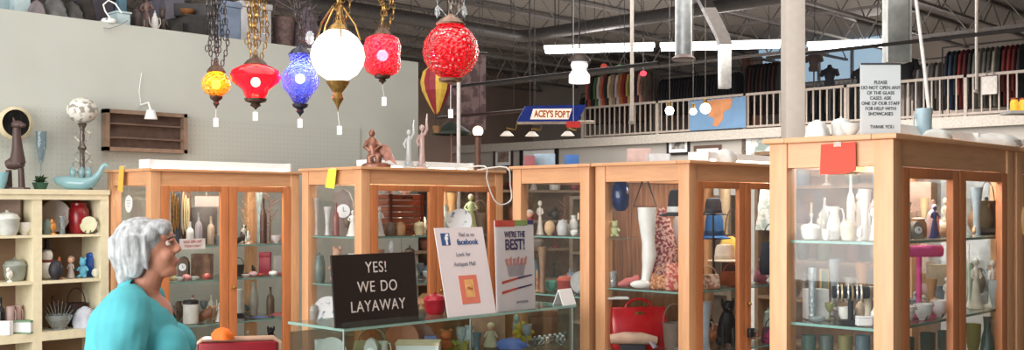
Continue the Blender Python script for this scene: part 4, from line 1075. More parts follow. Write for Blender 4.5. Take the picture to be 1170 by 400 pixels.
put(k_lady, LFT(case5, 981, U5, .3), 220, 13, pm('e7dfd0', .4), 'cream robed figurine behind the tall porcelain vase', 'figurine', 'figurine')
put(k_lady, LFT(case5, 999, U5, .15), 228, 12, PW, 'white robed figurine next to the corner post', 'figurine', 'figurine')
put(k_bird, LFT(case5, 982, U5, .07), 258, 13, PW, 'white bird figurine at the front of the porcelain shelf', 'bird_figurine', 'figurine')
put(k_cup, LFT(case5, 944, U5, .06), 262, 12, PW, 'white cup at the front of the porcelain shelf', 'cup', 'cup')
put(k_tallvase, LFT(case5, 1003, U5, .4), 205, 8, pm('8f96a8', .35), 'slim blue grey vase half hidden by the corner post', 'vase', 'vase')
# bracelet bar
pos = LFT(case5, 972, L5, .12); d = dep(pos.x, pos.y); q = d / F; hb = zz(334, d) - L5
def tbar(pos, h, Lb, r, col, label, name, rz, bracelets):
    t = thing(name, label, 'jewellery display', pos, rz)
    MB().b2(-Lb * .3, -.035, 0, Lb * .3, .035, .014, bev=.004).build('base', col, t)
    MB().tube([(0, 0, .01), (0, 0, h)], r * .45, 12).build('post', col, t)
    M = Matrix.Translation((0, 0, h)) @ Matrix.Rotation(PI / 2, 4, 'Y')
    MB().lathe([(0, -Lb / 2), (r * .95, -Lb / 2), (r, -Lb / 2 + .004), (r, Lb / 2 - .004), (r * .95, Lb / 2), (0, Lb / 2)], M=M).build('bar', col, t)
    for x, mt in bracelets:
        pts = [(x, (r + .004) * math.cos(a), h - .002 + (r + .005) * math.sin(a)) for a in [2 * PI * k / 20 for k in range(20)]]
        MB().tube(pts, .0045, 8, closed=True).build('bracelet', mt, t)
    return t
SILV = pm('cfcfcd', .25, .8, var=.2, scale=60)
tbar(pos, hb - .0, .135, .024, pm('1a191b', .8), 'black velvet bracelet stand loaded with silver bracelets', 'bracelet_stand', -.95, [(-.05, SILV), (-.035, pm('c9b48c', .3, .6)), (-.012, SILV), (.004, pm('8f7550', .4)), (.02, SILV), (.036, pm('d8d4cc', .3, .5))])
put(k_box, LFT(case5, 987, L5, .09), 361, 17, pm('e6e6e6', .6), 'small white gift box right of the black bracelet stand', 'gift_box', 'box')
put(k_bird, LFT(case5, 998, L5, .16), 350, 14, PW, 'white bird figurine behind the small white gift box', 'bird_figurine', 'figurine')
put(k_ball, LFT(case5, 983, L5, .3), 344, 11, pm('d9c0a8', .4), 'peach ornament ball behind the gift box', 'ornament', 'ornament')
put(k_carton, LFT(case5, 932, L5, .36), 330, 26, pm('d5d3d0', .6), 'long white box at the back left of the bracelet shelf', 'box', 'box')
put(k_frame, LFT(case5, 942, L5, .3), 308, 9, pm('c9b070', .4), 'little gold picture frame above the bracelet shelf', 'picture_frame', 'picture frame', b='9aa898')
put(k_tumbler, LFT(case5, 928, L5, .3), 306, 9, CRYS, 'clear tumbler left of the little gold frame', 'tumbler', 'glass')
put(k_bowl, LFT(case5, 933, L5, .1), 362, 20, CRYS, 'clear glass bowl at the left of the bracelet shelf', 'glass_bowl', 'bowl')
put(k_goblet, LFT(case5, 948, L5, .2), 346, 11, clear('d8d9b8', 1.2, body=.35, bodycol='cfcf9c'), 'yellowish glass goblet between the glass bowl and bracelet stand', 'goblet', 'glass')
put(k_dish, LFT(case5, 959, L5, .3), 350, 15, pm('b9aeb2', .4), 'mauve grey dish behind the bracelet stand', 'dish', 'dish')
put(k_tallvase, LFT(case5, 953, L5, .42), 296, 12, pm('a9b0b4', .4), 'grey vase at the back of the bracelet shelf', 'vase', 'vase')
put(k_tallvase, LFT(case5, 985, L5, .42), 300, 16, pm('b07c4c', .5), 'tan wooden vase at the back behind the bracelets', 'vase', 'vase')
for k, (px, c_, nm) in enumerate(((924, '93b3a8', 'green glass'), (944, 'a8b8b0', 'smoky glass'), (966, 'c9c48a', 'yellow glass'), (986, '9db7bf', 'blue glass'))):
    put((k_bowl, k_goblet, k_tumbler, k_goblet)[k], LFT(case5, px, B5, .2), 383, 17, clear(c_, 1.2, body=.4, bodycol=c_), nm + (' bowl', ' goblet', ' tumbler', ' goblet')[k] + ' on the shelf below the bracelet stand', ('glass_bowl', 'goblet', 'tumbler', 'goblet')[k], 'glassware')
# case5 right doors
put(k_jar, RGT(case5, 1036, U5, .1), 248, 10, pm('d6dcda', .3), 'white jar left of the little clock', 'jar', 'jar')
put(k_clock, RGT(case5, 1046, U5, .08), 253, 13, pm('8f8a80', .4), 'little grey clock with a white dial on the upper shelf', 'clock', 'clock')
put(k_lady, RGT(case5, 1068, U5, .08), 234, 13, pm('24366e', .35), 'cobalt blue and white figurine right of the little clock', 'figurine', 'figurine', b='e8e8ea')
put(k_tallvase, RGT(case5, 1056, U5, .28), 226, 11, pm('cbb892', .4), 'beige vase behind the cobalt blue figurine', 'vase', 'vase')
put(k_carton, RGT(case5, 1044, U5, .36), 208, 32, pm('9a7f74', .7, var=.2), 'mauve brown box at the back of the upper shelf', 'box', 'box')
put(k_lady, RGT(case5, 1080, U5, .14), 226, 10, pm('ddd5c2', .4), 'cream figurine right of the cobalt blue figurine', 'figurine', 'figurine')
put(k_lady, RGT(case5, 1117, U5, .16), 246, 10, PW, 'white figurine in front of the black bag', 'figurine', 'figurine')
put(k_purse, RGT(case5, 1128, U5, .22), 205, 34, pm('1b1b1e', .5), 'black handbag behind the second door of the porcelain case', 'handbag', 'bag')
put(k_tallvase, RGT(case5, 1116, U5, .36), 214, 14, pm('93a6b4', .35), 'blue grey vase behind the black handbag', 'vase', 'vase')
put(k_snowman, RGT(case5, 1127, U5 + .0, .08), 200 + 25, 11, PW, 'white figurine wearing a black top hat before the black handbag', 'snowman', 'figurine')
put(k_bird, RGT(case5, 1113, U5, .07), 258, 9, pm('d9b48c', .4), 'tan bird figurine at the left of the second door', 'bird_figurine', 'figurine')
# pink stand
pos = RGT(case5, 1050, L5, .13); d = dep(pos.x, pos.y); hb = zz(287, d) - L5
PINK = pm('d6488f', .75)
tbar(pos, hb, .19, .024, PINK, 'hot pink velvet bracelet stand', 'bracelet_stand', FR + .12, [])
# cow print plates
CW = two('e9e8e6', '2a2828', 26, .62, .4)
for k, (px, top, wd, lb) in enumerate(((1036, 345, 20, 'black and white blotched bowl at the left under the pink stand'), (1055, 342, 22, 'black and white blotched bowl in the middle under the pink stand'), (1074, 338, 20, 'black and white blotched bowl at the right under the pink stand'))):
    put(k_bowl, RGT(case5, px, L5, .06), top + 5, wd, CW, lb, 'bowl', 'bowl', group='blotched bowls under the pink stand')
put(k_lady, RGT(case5, 1082, L5, .14), 316, 12, pm('d9dad8', .35), 'grey white robed figurine behind the blotched bowls', 'figurine', 'figurine')
put(k_tallvase, RGT(case5, 1064, L5, .32), 300, 12, pm('b49a84', .5), 'pale tan vase behind the pink stand', 'vase', 'vase')
put(k_carton, RGT(case5, 1070, L5, .4), 302, 20, pm('a8957f', .7), 'beige box at the back behind the pink stand', 'box', 'box')
put(k_raised, RGT(case5, 1134, L5, .14), 284, 26, PW, 'white dancing lady statue with one arm raised', 'statue', 'statue')
put(k_lady, RGT(case5, 1115, L5, .1), 294, 15, pm('e4ddd0', .4), 'cream lady statue left of the dancing lady statue', 'statue', 'statue')
put(k_candle, RGT(case5, 1107, L5, .2), 278, 8, PW, 'white candlestick behind the cream lady statue', 'candlestick', 'candlestick')
put(k_tallvase, RGT(case5, 1108, L5, .3), 300, 10, pm('a9c5b4', .4), 'pale green vase left of the cream lady statue', 'vase', 'vase')
put(k_bowl, RGT(case5, 1137, L5, .3), 320, 22, pm('aeb6b6', .35), 'grey bowl behind the dancing lady statue', 'bowl', 'bowl')
for k, (px, top, kk, nm) in enumerate(((1036, 385, k_bowl, 'bowl'), (1060, 380, k_tumbler, 'tumbler'), (1080, 378, k_goblet, 'goblet'), (1112, 370, k_goblet, 'tall goblet'), (1128, 362, k_vase, 'vase'), (1143, 372, k_tumbler, 'tall tumbler'))):
    put(kk, RGT(case5, px, B5, .15), top, 17, TEALG if k != 3 else clear('cfcf9c', 1.2, body=.4, bodycol='c8c070'), ('teal' if k != 3 else 'yellow') + ' glass ' + nm + ' on the low shelf under the statues and pink stand', nm.split()[-1] if nm != 'bowl' else 'glass_bowl', 'glassware')
# case6
U6, L6 = case6.sh[3], case6.sh[2]
put(k_ball, LFT(case6, 1168, U6, .2), 236, 12, pm('d9a86c', .4), 'amber ornament in the case at the right edge', 'ornament', 'ornament')
put(k_cloth, RGT(case6, 1168, U6, .12), 262, 16, pm('9a5a78', .7), 'mauve cloth in the case at the right edge', 'cloth', 'cloth')
put(k_jar, RGT(case6, 1166, L6, .12), 306, 14, pm('23324a', .3), 'navy jar in the case at the right edge', 'jar', 'jar')
put(k_doll, RGT(case6, 1168, L6, .08), 325, 14, pm('c08a72', .5), 'doll in a salmon dress in the case at the right edge', 'doll', 'doll')

# ------------------------------------------------------------------ in and on the glass counter
ctz = .8
def CT(px, dy=.15, z=.8): return Vector((xy(px, cty0 + dy), cty0 + dy, z))
put(k_plate, CT(378, .2), 385, 18, pm('b9bcb8', .35), 'grey white plate at the left end inside the glass counter', 'plate', 'plate')
put(k_cup, CT(365, .25), 388, 14, pm('a9b0ae', .35), 'grey cup at the left end inside the glass counter', 'cup', 'cup')
put(k_purse, CT(425, .25), 374, 46, pm('857a56', .7), 'olive fabric bag inside the counter below the letter board', 'handbag', 'bag')
put(k_clock, CT(424, .12), 386, 18, pm('c4c2bd', .4), 'silver white clock inside the counter below the letter board', 'clock', 'clock')
put(k_pitcher, CT(439, .1), 390, 15, pm('d2cfc8', .35), 'whitish pitcher right of the silver white clock in the counter', 'pitcher', 'pitcher')
put(k_plate, CT(459, .25), 368, 22, pm('9c5a38', .4), 'rust brown plate standing inside the counter', 'plate', 'plate')
put(k_plate, CT(478, .27), 368, 26, pm('8c5f4e', .4), 'dark brown plate standing right of the rust brown plate', 'plate', 'plate')
put(k_book, CT(478, .08, .8), 390, 50, pm('cbb999', .6), 'cream book lying inside the counter', 'book', 'book')
put(k_carton, CT(492, .12, .82), 384, 14, pm('6f78b8', .5), 'small blue violet packet in the middle of the counter', 'packet', 'packet')
put(k_teddy, CT(510, .18), 376, 28, two('c4683a', '7d8f3e', 14, .52, .7), 'orange and green plush toy inside the counter', 'plush_toy', 'toy')
put(k_tray, CT(515, .06), 391, 40, pm('b8b04a', .5), 'yellow green tray in front of the orange and green plush toy', 'tray', 'tray')
put(k_vase, CT(536, .22), 372, 18, pm('b4c2cc', .3), 'pale blue vase inside the counter', 'vase', 'vase')
put(k_goblet, CT(527, .12), 374, 12, CRYS, 'crystal goblet left of the pale blue vase', 'goblet', 'glass')
put(k_tallvase, CT(545, .1), 380, 12, pm('59717c', .35), 'slate blue vase inside the counter', 'vase', 'vase')
put(k_doll, CT(561, .2), 368, 18, pm('c9bca0', .5), 'doll in a cream dress inside the counter', 'doll', 'doll', b='d8cfa8')
put(k_carton, CT(557, .32), 358, 40, pm('b98d74', .6), 'salmon tan box at the back of the counter', 'box', 'box')
put(k_cloth, CT(584, .1), 386, 34, pm('4a63a8', .7), 'blue folded cloth inside the counter', 'cloth', 'cloth')
put(k_flower, CT(598, .2), 371, 26, pm('b5a024', .5), 'yellow flower brooch ornament inside the counter', 'flower_ornament', 'ornament')
put(k_bird, CT(590, .3, .8), 358, 20, pm('9ec9c4', .4), 'aqua bird ornament behind the yellow flower', 'bird_figurine', 'figurine')
put(k_box, CT(622, .3), 354, 30, pm('7a4a38', .6), 'brown wooden box at the right end of the counter', 'box', 'box')
rr = random.Random(5)
for k in range(14):
    px = 608 + 2.9 * k; c_ = rr.choice(['d8dade', 'b9c0c8', '8f97a5', 'e6e2da', '6b7078'])
    nm = {'d8dade': 'silvery', 'b9c0c8': 'pewter', '8f97a5': 'steel blue', 'e6e2da': 'pearl', '6b7078': 'gunmetal'}[c_]
    pos = CT(px, .08 + .07 * (k % 2)); t = thing('ring', nm + ' costume ring displayed at the right end of the glass counter', 'ring', pos, rr.uniform(-.5, .5), 'rings at the right end of the counter')
    MB().tube([(.014 * math.cos(a), 0, .017 + .014 * math.sin(a)) for a in [2 * PI * j / 14 for j in range(14)]], .003, 6, closed=True).build('band', pm(c_, .25, .7), t)
    MB().ell((0, 0, .036), (.011, .011, .008), 8).build('stone', pm(c_, .1), t)
# white price card at the right end of the counter top
pos = Vector((xy(651, 4.03), 4.03, ctH)); q = dep(pos.x, pos.y) / F
t = thing('price_card', 'blank white folded card at the right end of the glass counter top', 'card', pos, .1)
m = MB(); m.prism([(-.0, 0), (.004, 0), (.036, .085), (.072, 0), (.076, 0), (.038, .092), (.034, .092)], .13, 'YZ'); m.build('card', PAPER, t)
# letter board
pa = Vector((xy(386, cty0 + .03), cty0 + .03, ctH)); q = dep(pa.x, pa.y) / F
wB = xy(481, cty0 + .03) - pa.x; hB = .345
t = thing('letter_board', 'black letter board reading YES! WE DO LAYAWAY in white capitals', 'sign', (pa.x + wB / 2, cty0 + .05, ctH), 0)
tl = -.1
brd = MB().box(0, .02, hB / 2, wB, .012, hB, rx=tl).build('board', stripes('1a1312', '231a18', 'Z', 30, .5), t)
LT = pm('d8cdc6', .6)
for s_, z_, xo in (('YES!', .80, 0), ('WE', .53, -.068), ('DO', .53, .072), ('LAYAWAY', .26, 0)):
    text(s_, .077, LT, brd, .004 + xo, .02 - .0085 + math.sin(-tl) * (z_ - .5) * hB, hB * z_ + .0, PI / 2 + tl, sx=.88, bold=.0, sp=1.1)
acr = clear('fbfcfc', .8)
m = MB(); m.box(0, -.012, .003, wB, .1, .005); m.box(0, -.05, .017, wB, .004, .03, rx=.35); m.build('acrylic_foot', acr, t)
# leaning paper notice with the blue square letter mark
pf = Vector((xy(512, cty0 + .03), cty0 + .03, ctH)); wf = xy(567, cty0 + .03) - pf.x
t = thing('paper_notice', 'white paper notice with a blue square f mark and an orange picture, leaning back', 'sign', (pf.x + wf / 2, cty0 + .03, ctH), 0)
tl = -.23; hf = .475
R = Matrix.Rotation(tl, 4, 'X')
brd = bx(-wf / 2, 0, 0, wf / 2, .004, hf).build('sheet', pm('e4dadb', .6, var=.01), t); brd.rotation_euler = (tl, 0, 0)
MB().box(0, .128, .15, .06, .004, .31, rx=.3).build('easel_back', PAPER, t)
FB = pm('3b5a8f', .5); GRY = pm('8f8c98', .7)
MB().b2(-wf * .40, -.002, hf * .80, -wf * .40 + .062, 0, hf * .80 + .065).build('blue_square', FB, brd)
text('f', .078, PAPER, brd, -wf * .40 + .036, -.0035, hf * .80 + .028, bold=.003)
text('Find us on', .032, GRY, brd, .045, -.002, hf * .915, sx=.85)
text('facebook', .044, FB, brd, .045, -.002, hf * .83, sx=.95, bold=.0006)
text('Look for', .03, GRY, brd, 0, -.002, hf * .69)
text('Antiques Mall', .032, GRY, brd, 0, -.002, hf * .58, sx=.9)
MB().b2(-wf * .17, -.002, hf * .13, wf * .2, 0, hf * .45).build('orange_picture', pm('dd7c66', .6, var=.06, scale=9), brd)
MB().b2(-wf * .07, -.003, hf * .2, wf * .11, -.002, hf * .40).build('picture_panel', pm('e6b070', .6, var=.15, scale=30), brd)
text('Plus', .022, pm('b3573c', .6), brd, .01, -.0045, hf * .3)
# printed advert in a clear upright stand
pf = Vector((xy(568, cty0 + .03), cty0 + .03, ctH)); wf = xy(612, cty0 + .03) - pf.x
t = thing('printed_sign', 'upright printed sign ending in BEST! with red and blue stripes', 'sign', (pf.x + wf / 2, cty0 + .03, ctH), 0)
hf = .50
brd = bx(-wf / 2, 0, 0, wf / 2, .004, hf).build('sheet', pm('e2dce0', .6, var=.01), t); brd.rotation_euler = (-.04, 0, 0)
MB().b2(-wf / 2, -.006, 0, wf / 2, -.003, hf).b2(-wf / 2, -.04, -.0, wf / 2, .06, .004).build('acrylic_stand', acr, t)
NAVY = pm('2b3263', .5)
text("WE'RE THE", .046, NAVY, brd, 0, -.002, hf * .84, sx=.72, bold=.001)
text('BEST!', .082, NAVY, brd, 0, -.002, hf * .725, sx=.82, bold=.002)
RD = pm('c4453f', .5)
for (x0, x1, z0, z1, mt) in ((-.5, .0, .93, 1, RD), (.0, .34, .94, 1, pm('7d9a58', .5)), (.34, .5, .95, 1, NAVY)): MB().b2(wf * x0, -.002, hf * z0, wf * x1, 0, hf * z1).build('colour_band', mt, brd)
for z0, mt in ((.30, RD), (.19, RD)):
    m = MB(); m.prism([(-wf * .36, hf * z0), (wf * .05, hf * (z0 + .045)), (wf * .05, hf * (z0 + .065)), (-wf * .36, hf * (z0 + .03))], .002, off=-.001); m.build('red_stripe', mt, brd)
    m = MB(); m.prism([(wf * .05, hf * (z0 + .045)), (wf * .42, hf * (z0 + .075)), (wf * .42, hf * (z0 + .09)), (wf * .05, hf * (z0 + .065))], .002, off=-.001); m.build('blue_stripe', NAVY, brd)
m = MB(); m.prism([(-wf * .18, hf * .38), (wf * .2, hf * .38), (wf * .26, hf * .52), (-wf * .24, hf * .52)], .002, off=-.001); m.build('printed_bucket', pm('a9a4ae', .5), brd)
for k in range(6):
    m = MB(); m.prism([(-wf * .24 + wf * .09 * k, hf * .5), (-wf * .18 + wf * .09 * k, hf * .5), (-wf * .2 + wf * .1 * k, hf * (.58 + .02 * (k % 2))), (-wf * .27 + wf * .1 * k, hf * .57)], .002, off=-.0015); m.build('printed_hand', pm('c98a84', .5), brd)
text('ANTIQUES', .02, GRY, brd, wf * .15, -.002, hf * .09)
# red bowl behind the letter board
put(k_dish, Vector((xy(497, cty0 + .2), cty0 + .2, ctH)), 334, 26, pm('a8182c', .3), 'crimson covered dish behind the letter board on the glass counter', 'dish', 'dish')

# ------------------------------------------------------------------ FILLERS: small goods packed behind the front rows
rf_ = random.Random(77); fcache = {}
SM = [(k_vase, 'vase', .13, .07), (k_jar, 'jar', .1, .075), (k_bowl, 'bowl', .05, .09), (k_pitcher, 'pitcher', .12, .09), (k_lady, 'figurine', .14, .06), (k_teapot, 'teapot', .09, .12), (k_candle, 'candlestick', .14, .06), (k_bird, 'bird figurine', .07, .06), (k_dog, 'dog figurine', .09, .06), (k_tallvase, 'tall vase', .16, .06), (k_cup, 'cup', .06, .08), (k_goblet, 'goblet', .12, .06), (k_bottle, 'bottle', .17, .055), (k_box, 'box', .07, .1)]
PALG = {1: [('9a8f84', 'taupe'), ('5f4a3c', 'brown'), ('c9c2b4', 'cream'), ('6f7f84', 'slate'), ('a35a4a', 'terracotta'), ('3a3432', 'charcoal'), ('d5d2cc', 'white')], 5: [('e4e1da', 'white'), ('d8ccb4', 'ivory'), ('a9adb0', 'grey'), ('b98d64', 'tan'), ('8f9fae', 'dusty blue'), ('6d5a4c', 'brown'), ('c9a7a0', 'rose')], 4: [('a8623f', 'russet'), ('6b4a3a', 'brown'), ('c9b59a', 'beige'), ('7d2f38', 'wine red'), ('39343a', 'charcoal'), ('8d8f96', 'grey')]}
def merged(kind, h, w, mt, nm):
    parts = kind(h, w, mt); mb = parts[0][1]
    for q_ in parts[1:]:
        tmp = bpy.data.meshes.new('x'); q_[1].bm.to_mesh(tmp); mb.bm.from_mesh(tmp); q_[1].bm.free(); bpy.data.meshes.remove(tmp)
    return mb.build(nm, mt)
def fill(x0, y0, x1, y1, z, room_, pal, where, dens=.75, sp=.095, scl=1.0):
    ny = max(1, int((y1 - y0) / sp))
    for j in range(ny + 1):
        n = max(1, int((x1 - x0) / sp))
        for k in range(n + 1):
            if rf_.random() > dens: continue
            x = x0 + (x1 - x0) * k / n + rf_.uniform(-.015, .015); y = y0 + (y1 - y0) * j / ny + rf_.uniform(-.01, .01)
            kd = rf_.choice(SM); cl = rf_.choice(PALG[pal]); h, w_ = kd[2] * scl, kd[3] * scl
            if h > room_ - .03: continue
            if any(abs(z - o_[2]) < .3 and (x - o_[0]) ** 2 + (y - o_[1]) ** 2 < (o_[3] + w_ * .5) ** 2 for o_ in OCC): continue
            key = (kd[1], cl[0], scl)
            if key not in fcache: fcache[key] = merged(kd[0], h, w_, pm(cl[0], .38), kd[1].replace(' ', '_')); o = fcache[key]
            else: o = fcache[key].copy(); C.objects.link(o)
            o.location = (x, y, z + .0012); o.rotation_euler = (0, 0, FR + rf_.uniform(-.6, .6)); OCC.append((x, y, z, w_ * .5, h))
            lb = '%s %s among the packed goods on the %s' % (cl[1], kd[1], where)
            tag(o, lb, kd[1].split()[-1], lb)
def fillcase(c, z, nxt, pal, where, **k):
    fill(c.x0 + .13, c.y0 + .12, c.x0 + c.L - .13, c.y0 + c.W - .12, z, nxt - z, pal, where, **k)
fillcase(case1, s1[3], 1.74, 1, 'top shelf behind the woman', dens=.7)
fillcase(case1, s1[2], s1[3], 1, 'second shelf behind the woman', dens=.85)
fillcase(case1, s1[1], s1[2], 1, 'third shelf behind the woman', dens=.85)
fillcase(case2, E2, 1.74, 5, 'top shelf beside the slatted chest', dens=.7)
fillcase(case2, B2, E2, 5, 'shelf under the slatted chest', dens=.6)
fillcase(case3, E3, 1.74, 5, 'upper shelf at the counter end', dens=.7)
fillcase(case3, B3, E3, 5, 'lower shelf at the counter end', dens=.7)
fillcase(case4, L4, S4, 4, 'lower shelf of the hat case', dens=.8)
fillcase(case5, U5, 1.74, 5, 'upper porcelain shelf', dens=.9, sp=.085, scl=.9)
fillcase(case5, L5, U5, 5, 'bracelet stand shelf', dens=.85, sp=.085, scl=.85)
fillcase(case5, B5, L5, 5, 'shelf below the bracelet stand', dens=.85, sp=.085, scl=.85)
fillcase(case6, U6, 1.74, 5, 'upper shelf at the right edge', dens=.5)
fillcase(case6, L6, U6, 5, 'middle shelf at the right edge', dens=.5)
fill(ctx0 + .08, cty0 + .1, ctx0 + ctL - .3, cty0 + ctW - .1, .8, .2, 4, 'shelf inside the glass counter', dens=.6)
# ------------------------------------------------------------------ hanging swag lamps
def chain_mb(z0, z1, x=0, y=0, s_=.016, r=.0026, sway=0.0, ph=0):
    m = MB(); n = max(2, int((z1 - z0) / (s_ * 1.5)))
    for k in range(n):
        z = z0 + (z1 - z0) * (k + .5) / n; a = PI / 2 * (k % 2) + .4
        cx_ = x + sway * math.sin(ph + 6 * k / n); cy_ = y + sway * math.cos(1.3 * ph + 5 * k / n)
        m.tube([(cx_ + s_ * .5 * math.cos(t) * math.cos(a), cy_ + s_ * .5 * math.cos(t) * math.sin(a), z + s_ * math.sin(t)) for t in [2 * PI * j / 8 for j in range(8)]], r, 4, closed=True)
    return m


def swag_lamp(label, px, ytop, ybot, wpx, d, shell_prof, shellmat, capmat, bulb, lightcol, power, bunch, finial=10, capw=.5, chaincol=BRASS, tagc=None, bulb_at=.5, bulb_r=.021):
    q = d / F
    p0 = at(px, ybot, d); hh = (ybot - ytop) * q; wd = wpx * q
    t = thing('swag_lamp', label, 'hanging lamp', p0, FR, 'swag lamps hung over the sales floor')
    MB().lathe([(r * wd / 2, z * hh) for r, z in shell_prof], n=28).build('glass_shade', shellmat, t)
    m = MB().lathe([(0, hh * .985), (capw * wd / 2, hh * .97), (capw * wd / 2 * 1.05, hh * 1.0), (capw * wd * .36, hh + 5 * q), (capw * wd * .16, hh + 8 * q), (.008, hh + 11 * q), (0, hh + 11 * q)])
    m.build('cap', capmat, t)
    if finial:
        m = MB().lathe([(0, .004), (.22 * wd, .004), (.2 * wd, -2 * q), (.08 * wd, -finial * .35 * q), (.11 * wd, -finial * .55 * q), (.03 * wd, -finial * .8 * q), (.0, -finial * q)])
        m.build('finial', capmat, t)
    top = 2.75 - p0.z
    ch = chain_mb(hh + 9 * q, top).build('chain', chaincol, t)
    m = MB(); m.tube([(0, 0, top - .01), (0, 0, 6.08 - p0.z)], .004, 6); m.build('hanging_rod', chaincol, t)
    for k in range(bunch):
        chain_mb(hh + (8 + 14 * (k % 3)) * q, top, .02 * math.cos(2.4 * k), .02 * math.sin(2.4 * k), .015, .0024, .03, k * 1.7).build('looped_chain', chaincol, t)
    if bulb:
        MB().ell((0, 0, hh * bulb_at), bulb_r).build('bulb', glow('fff2e4', bulb), t)
    if power:
        l = bpy.data.lights.new('lamp_light', 'POINT'); l.energy = power; l.color = lightcol; l.shadow_soft_size = .02
        o = bpy.data.objects.new('lamp_light', l); C.objects.link(o); o.parent = t; o.location = (0, .0, hh * bulb_at + bulb_r * 1.8)
    if tagc:
        dx, dz = tagc
        m = MB(); m.tube([(0, 0, -finial * q), (dx * q, -.004, -dz * q)], .0012, 5); m.build('tag_string', WHITE, t)
        MB().box(dx * q, -.005, -dz * q - 5 * q, 5.5 * q, .002, 10 * q).build('price_tag', PAPER, t)
    return t


AMB = clear('f2b23c', 1.3, rough=.08, body=.62, bodycol='e79c1c', bump=.6, bscale=75)
REDG = clear('ff5048', 1.3, rough=.05, body=.5, bodycol='c20a20', bump=.15, bscale=20)
REDB = clear('ff3848', 1.3, rough=.12, body=.72, bodycol='c40f24', bump=.8, bscale=62)
BLUL = clear('9aa4f4', 1.3, rough=.06, body=.6, bodycol='3f49b4', bump=.7, bscale=80)
OLDB = pm('5b4638', .45, .6, var=.3, scale=60)
DKC = pm('55504e', .45, .6, var=.3, scale=60)
BALL = [(.05, .0), (.4, .05), (.72, .16), (.93, .33), (1, .5), (.93, .68), (.72, .85), (.45, .96), (.3, 1), (.02, 1)]
swag_lamp('small amber crackle glass swag lamp, the smallest and leftmost of the hanging lamps', 247, 82, 111, 33, 4.7, BALL, AMB, OLDB, 9, (1, .75, .4), 1.6, 8, 14, .62, DKC, (0, 24))
BELL = [(.1, .0), (.34, .02), (.42, .12), (.5, .28), (.9, .5), (1, .66), (.92, .82), (.6, .95), (.36, 1), (.02, 1)]
swag_lamp('red genie bell shaped swag lamp with a lit bulb, between the amber and blue lamps', 292, 74, 114, 58, 4.6, BELL, REDG, OLDB, 60, (1, .7, .55), 6, 8, 12, .45, BRASS, (0, 14), .5)
GOURD = [(.1, .0), (.3, .02), (.46, .1), (.62, .2), (.96, .36), (1, .5), (.9, .64), (.62, .76), (.5, .82), (.56, .92), (.66, 1), (.02, 1)]
swag_lamp('blue hobnail gourd shaped swag lamp left of the glowing white globe', 343, 62, 120, 42, 4.7, GOURD, BLUL, pm('2a2a3a', .4, .4), 40, (.85, .85, 1), 6, 5, 14, .6, DKC, (0, 16), .52)
WG = glow('fff6ea', 3.2)
tw = swag_lamp('glowing white globe swag lamp with a brass crown, the brightest of the hanging lamps', 386, 34, 94, 62, 4.4, BALL, WG, BRASS, 0, (1, .93, .82), 0, 6, 34, .36, BRASS, (2, 50))
swag_lamp('small red square shouldered swag lamp right of the glowing white globe', 437, 40, 87, 43, 4.8, [(.1, 0), (.5, .02), (.85, .1), (1, .28), (.93, .5), (1, .72), (.85, .92), (.5, .99), (.36, 1), (.02, 1)], REDB, OLDB, 70, (1, .75, .6), 5, 4, 10, .5, BRASS, (2, 24), .5, .026)
tr_ = swag_lamp('big unlit red crackle glass globe swag lamp, rightmost of the swag lamps', 515, 27, 91, 65, 4.4, BALL, REDB, pm('8a6a58', .4, .5, var=.3), 0, (1, .6, .5), 1.5, 3, 6, .5, pm('8f8478', .4, .6), (0, 34), .5)  # globe is unlit; weak inner light added to brighten its red glass
for s_ in (-1, 1):
    m = MB(); q = 4.4 / F
    m.tube([(s_ * 16 * q, 0, 96 * q), (s_ * 15 * q, 0, 85 * q)], .002, 5); m.lathe([(0, 0), (3 * q, 5 * q), (2.6 * q, 12 * q), (0, 15 * q)], (s_ * 15.5 * q, 0, 70 * q)); m.tube([(s_ * 15 * q, 0, 85 * q), (s_ * 4 * q, 0, 72 * q)], .002, 5)
    m.build('crystal_drop', CRYS, tr_)
m = MB(); q = 4.4 / F
for k in range(5):
    a = 2 * PI * k / 5; m.tube([(26 * q * math.cos(a), 26 * q * math.sin(a), 48 * q), (20 * q * math.cos(a), 20 * q * math.sin(a), 66 * q), (6 * q * math.cos(a), 6 * q * math.sin(a), 86 * q)], .004, 6)
m.build('crown_arms', BRASS, tw)
MB().ell((-31 * q, -.02, 50 * q), (5 * q, 5 * q, 8 * q)).build('crystal_drop', CRYS, tw)
# farmhouse lamp
d = 8.0; q = d / F; p0 = at(662, 95, d)
t = thing('milk_glass_lamp', 'white milk glass hanging lamp under a dark brown metal cap, before the mezzanine clothes', 'hanging lamp', p0, FR)
MB().lathe([(0, 24 * q), (9 * q, 24 * q), (10 * q, 20 * q), (8 * q, 15 * q), (12 * q, 9 * q), (12 * q, 0), (11 * q, 0), (11 * q, 8 * q), (7 * q, 15 * q), (0, 22 * q)], n=24).build('glass_shade', glow('f2f2f4', .55), t)
MB().lathe([(8 * q, 24 * q), (13 * q, 25 * q), (12 * q, 28 * q), (6 * q, 33 * q), (2 * q, 34 * q), (0, 34 * q)]).build('cap', pm('3c302c', .5), t)
MB().tube([(0, 0, 33 * q), (0, 0, 6.08 - p0.z)], .006, 6).build('hanging_rod', BLACK, t)

# ------------------------------------------------------------------ things lying on the case tops
TOP = 1.862
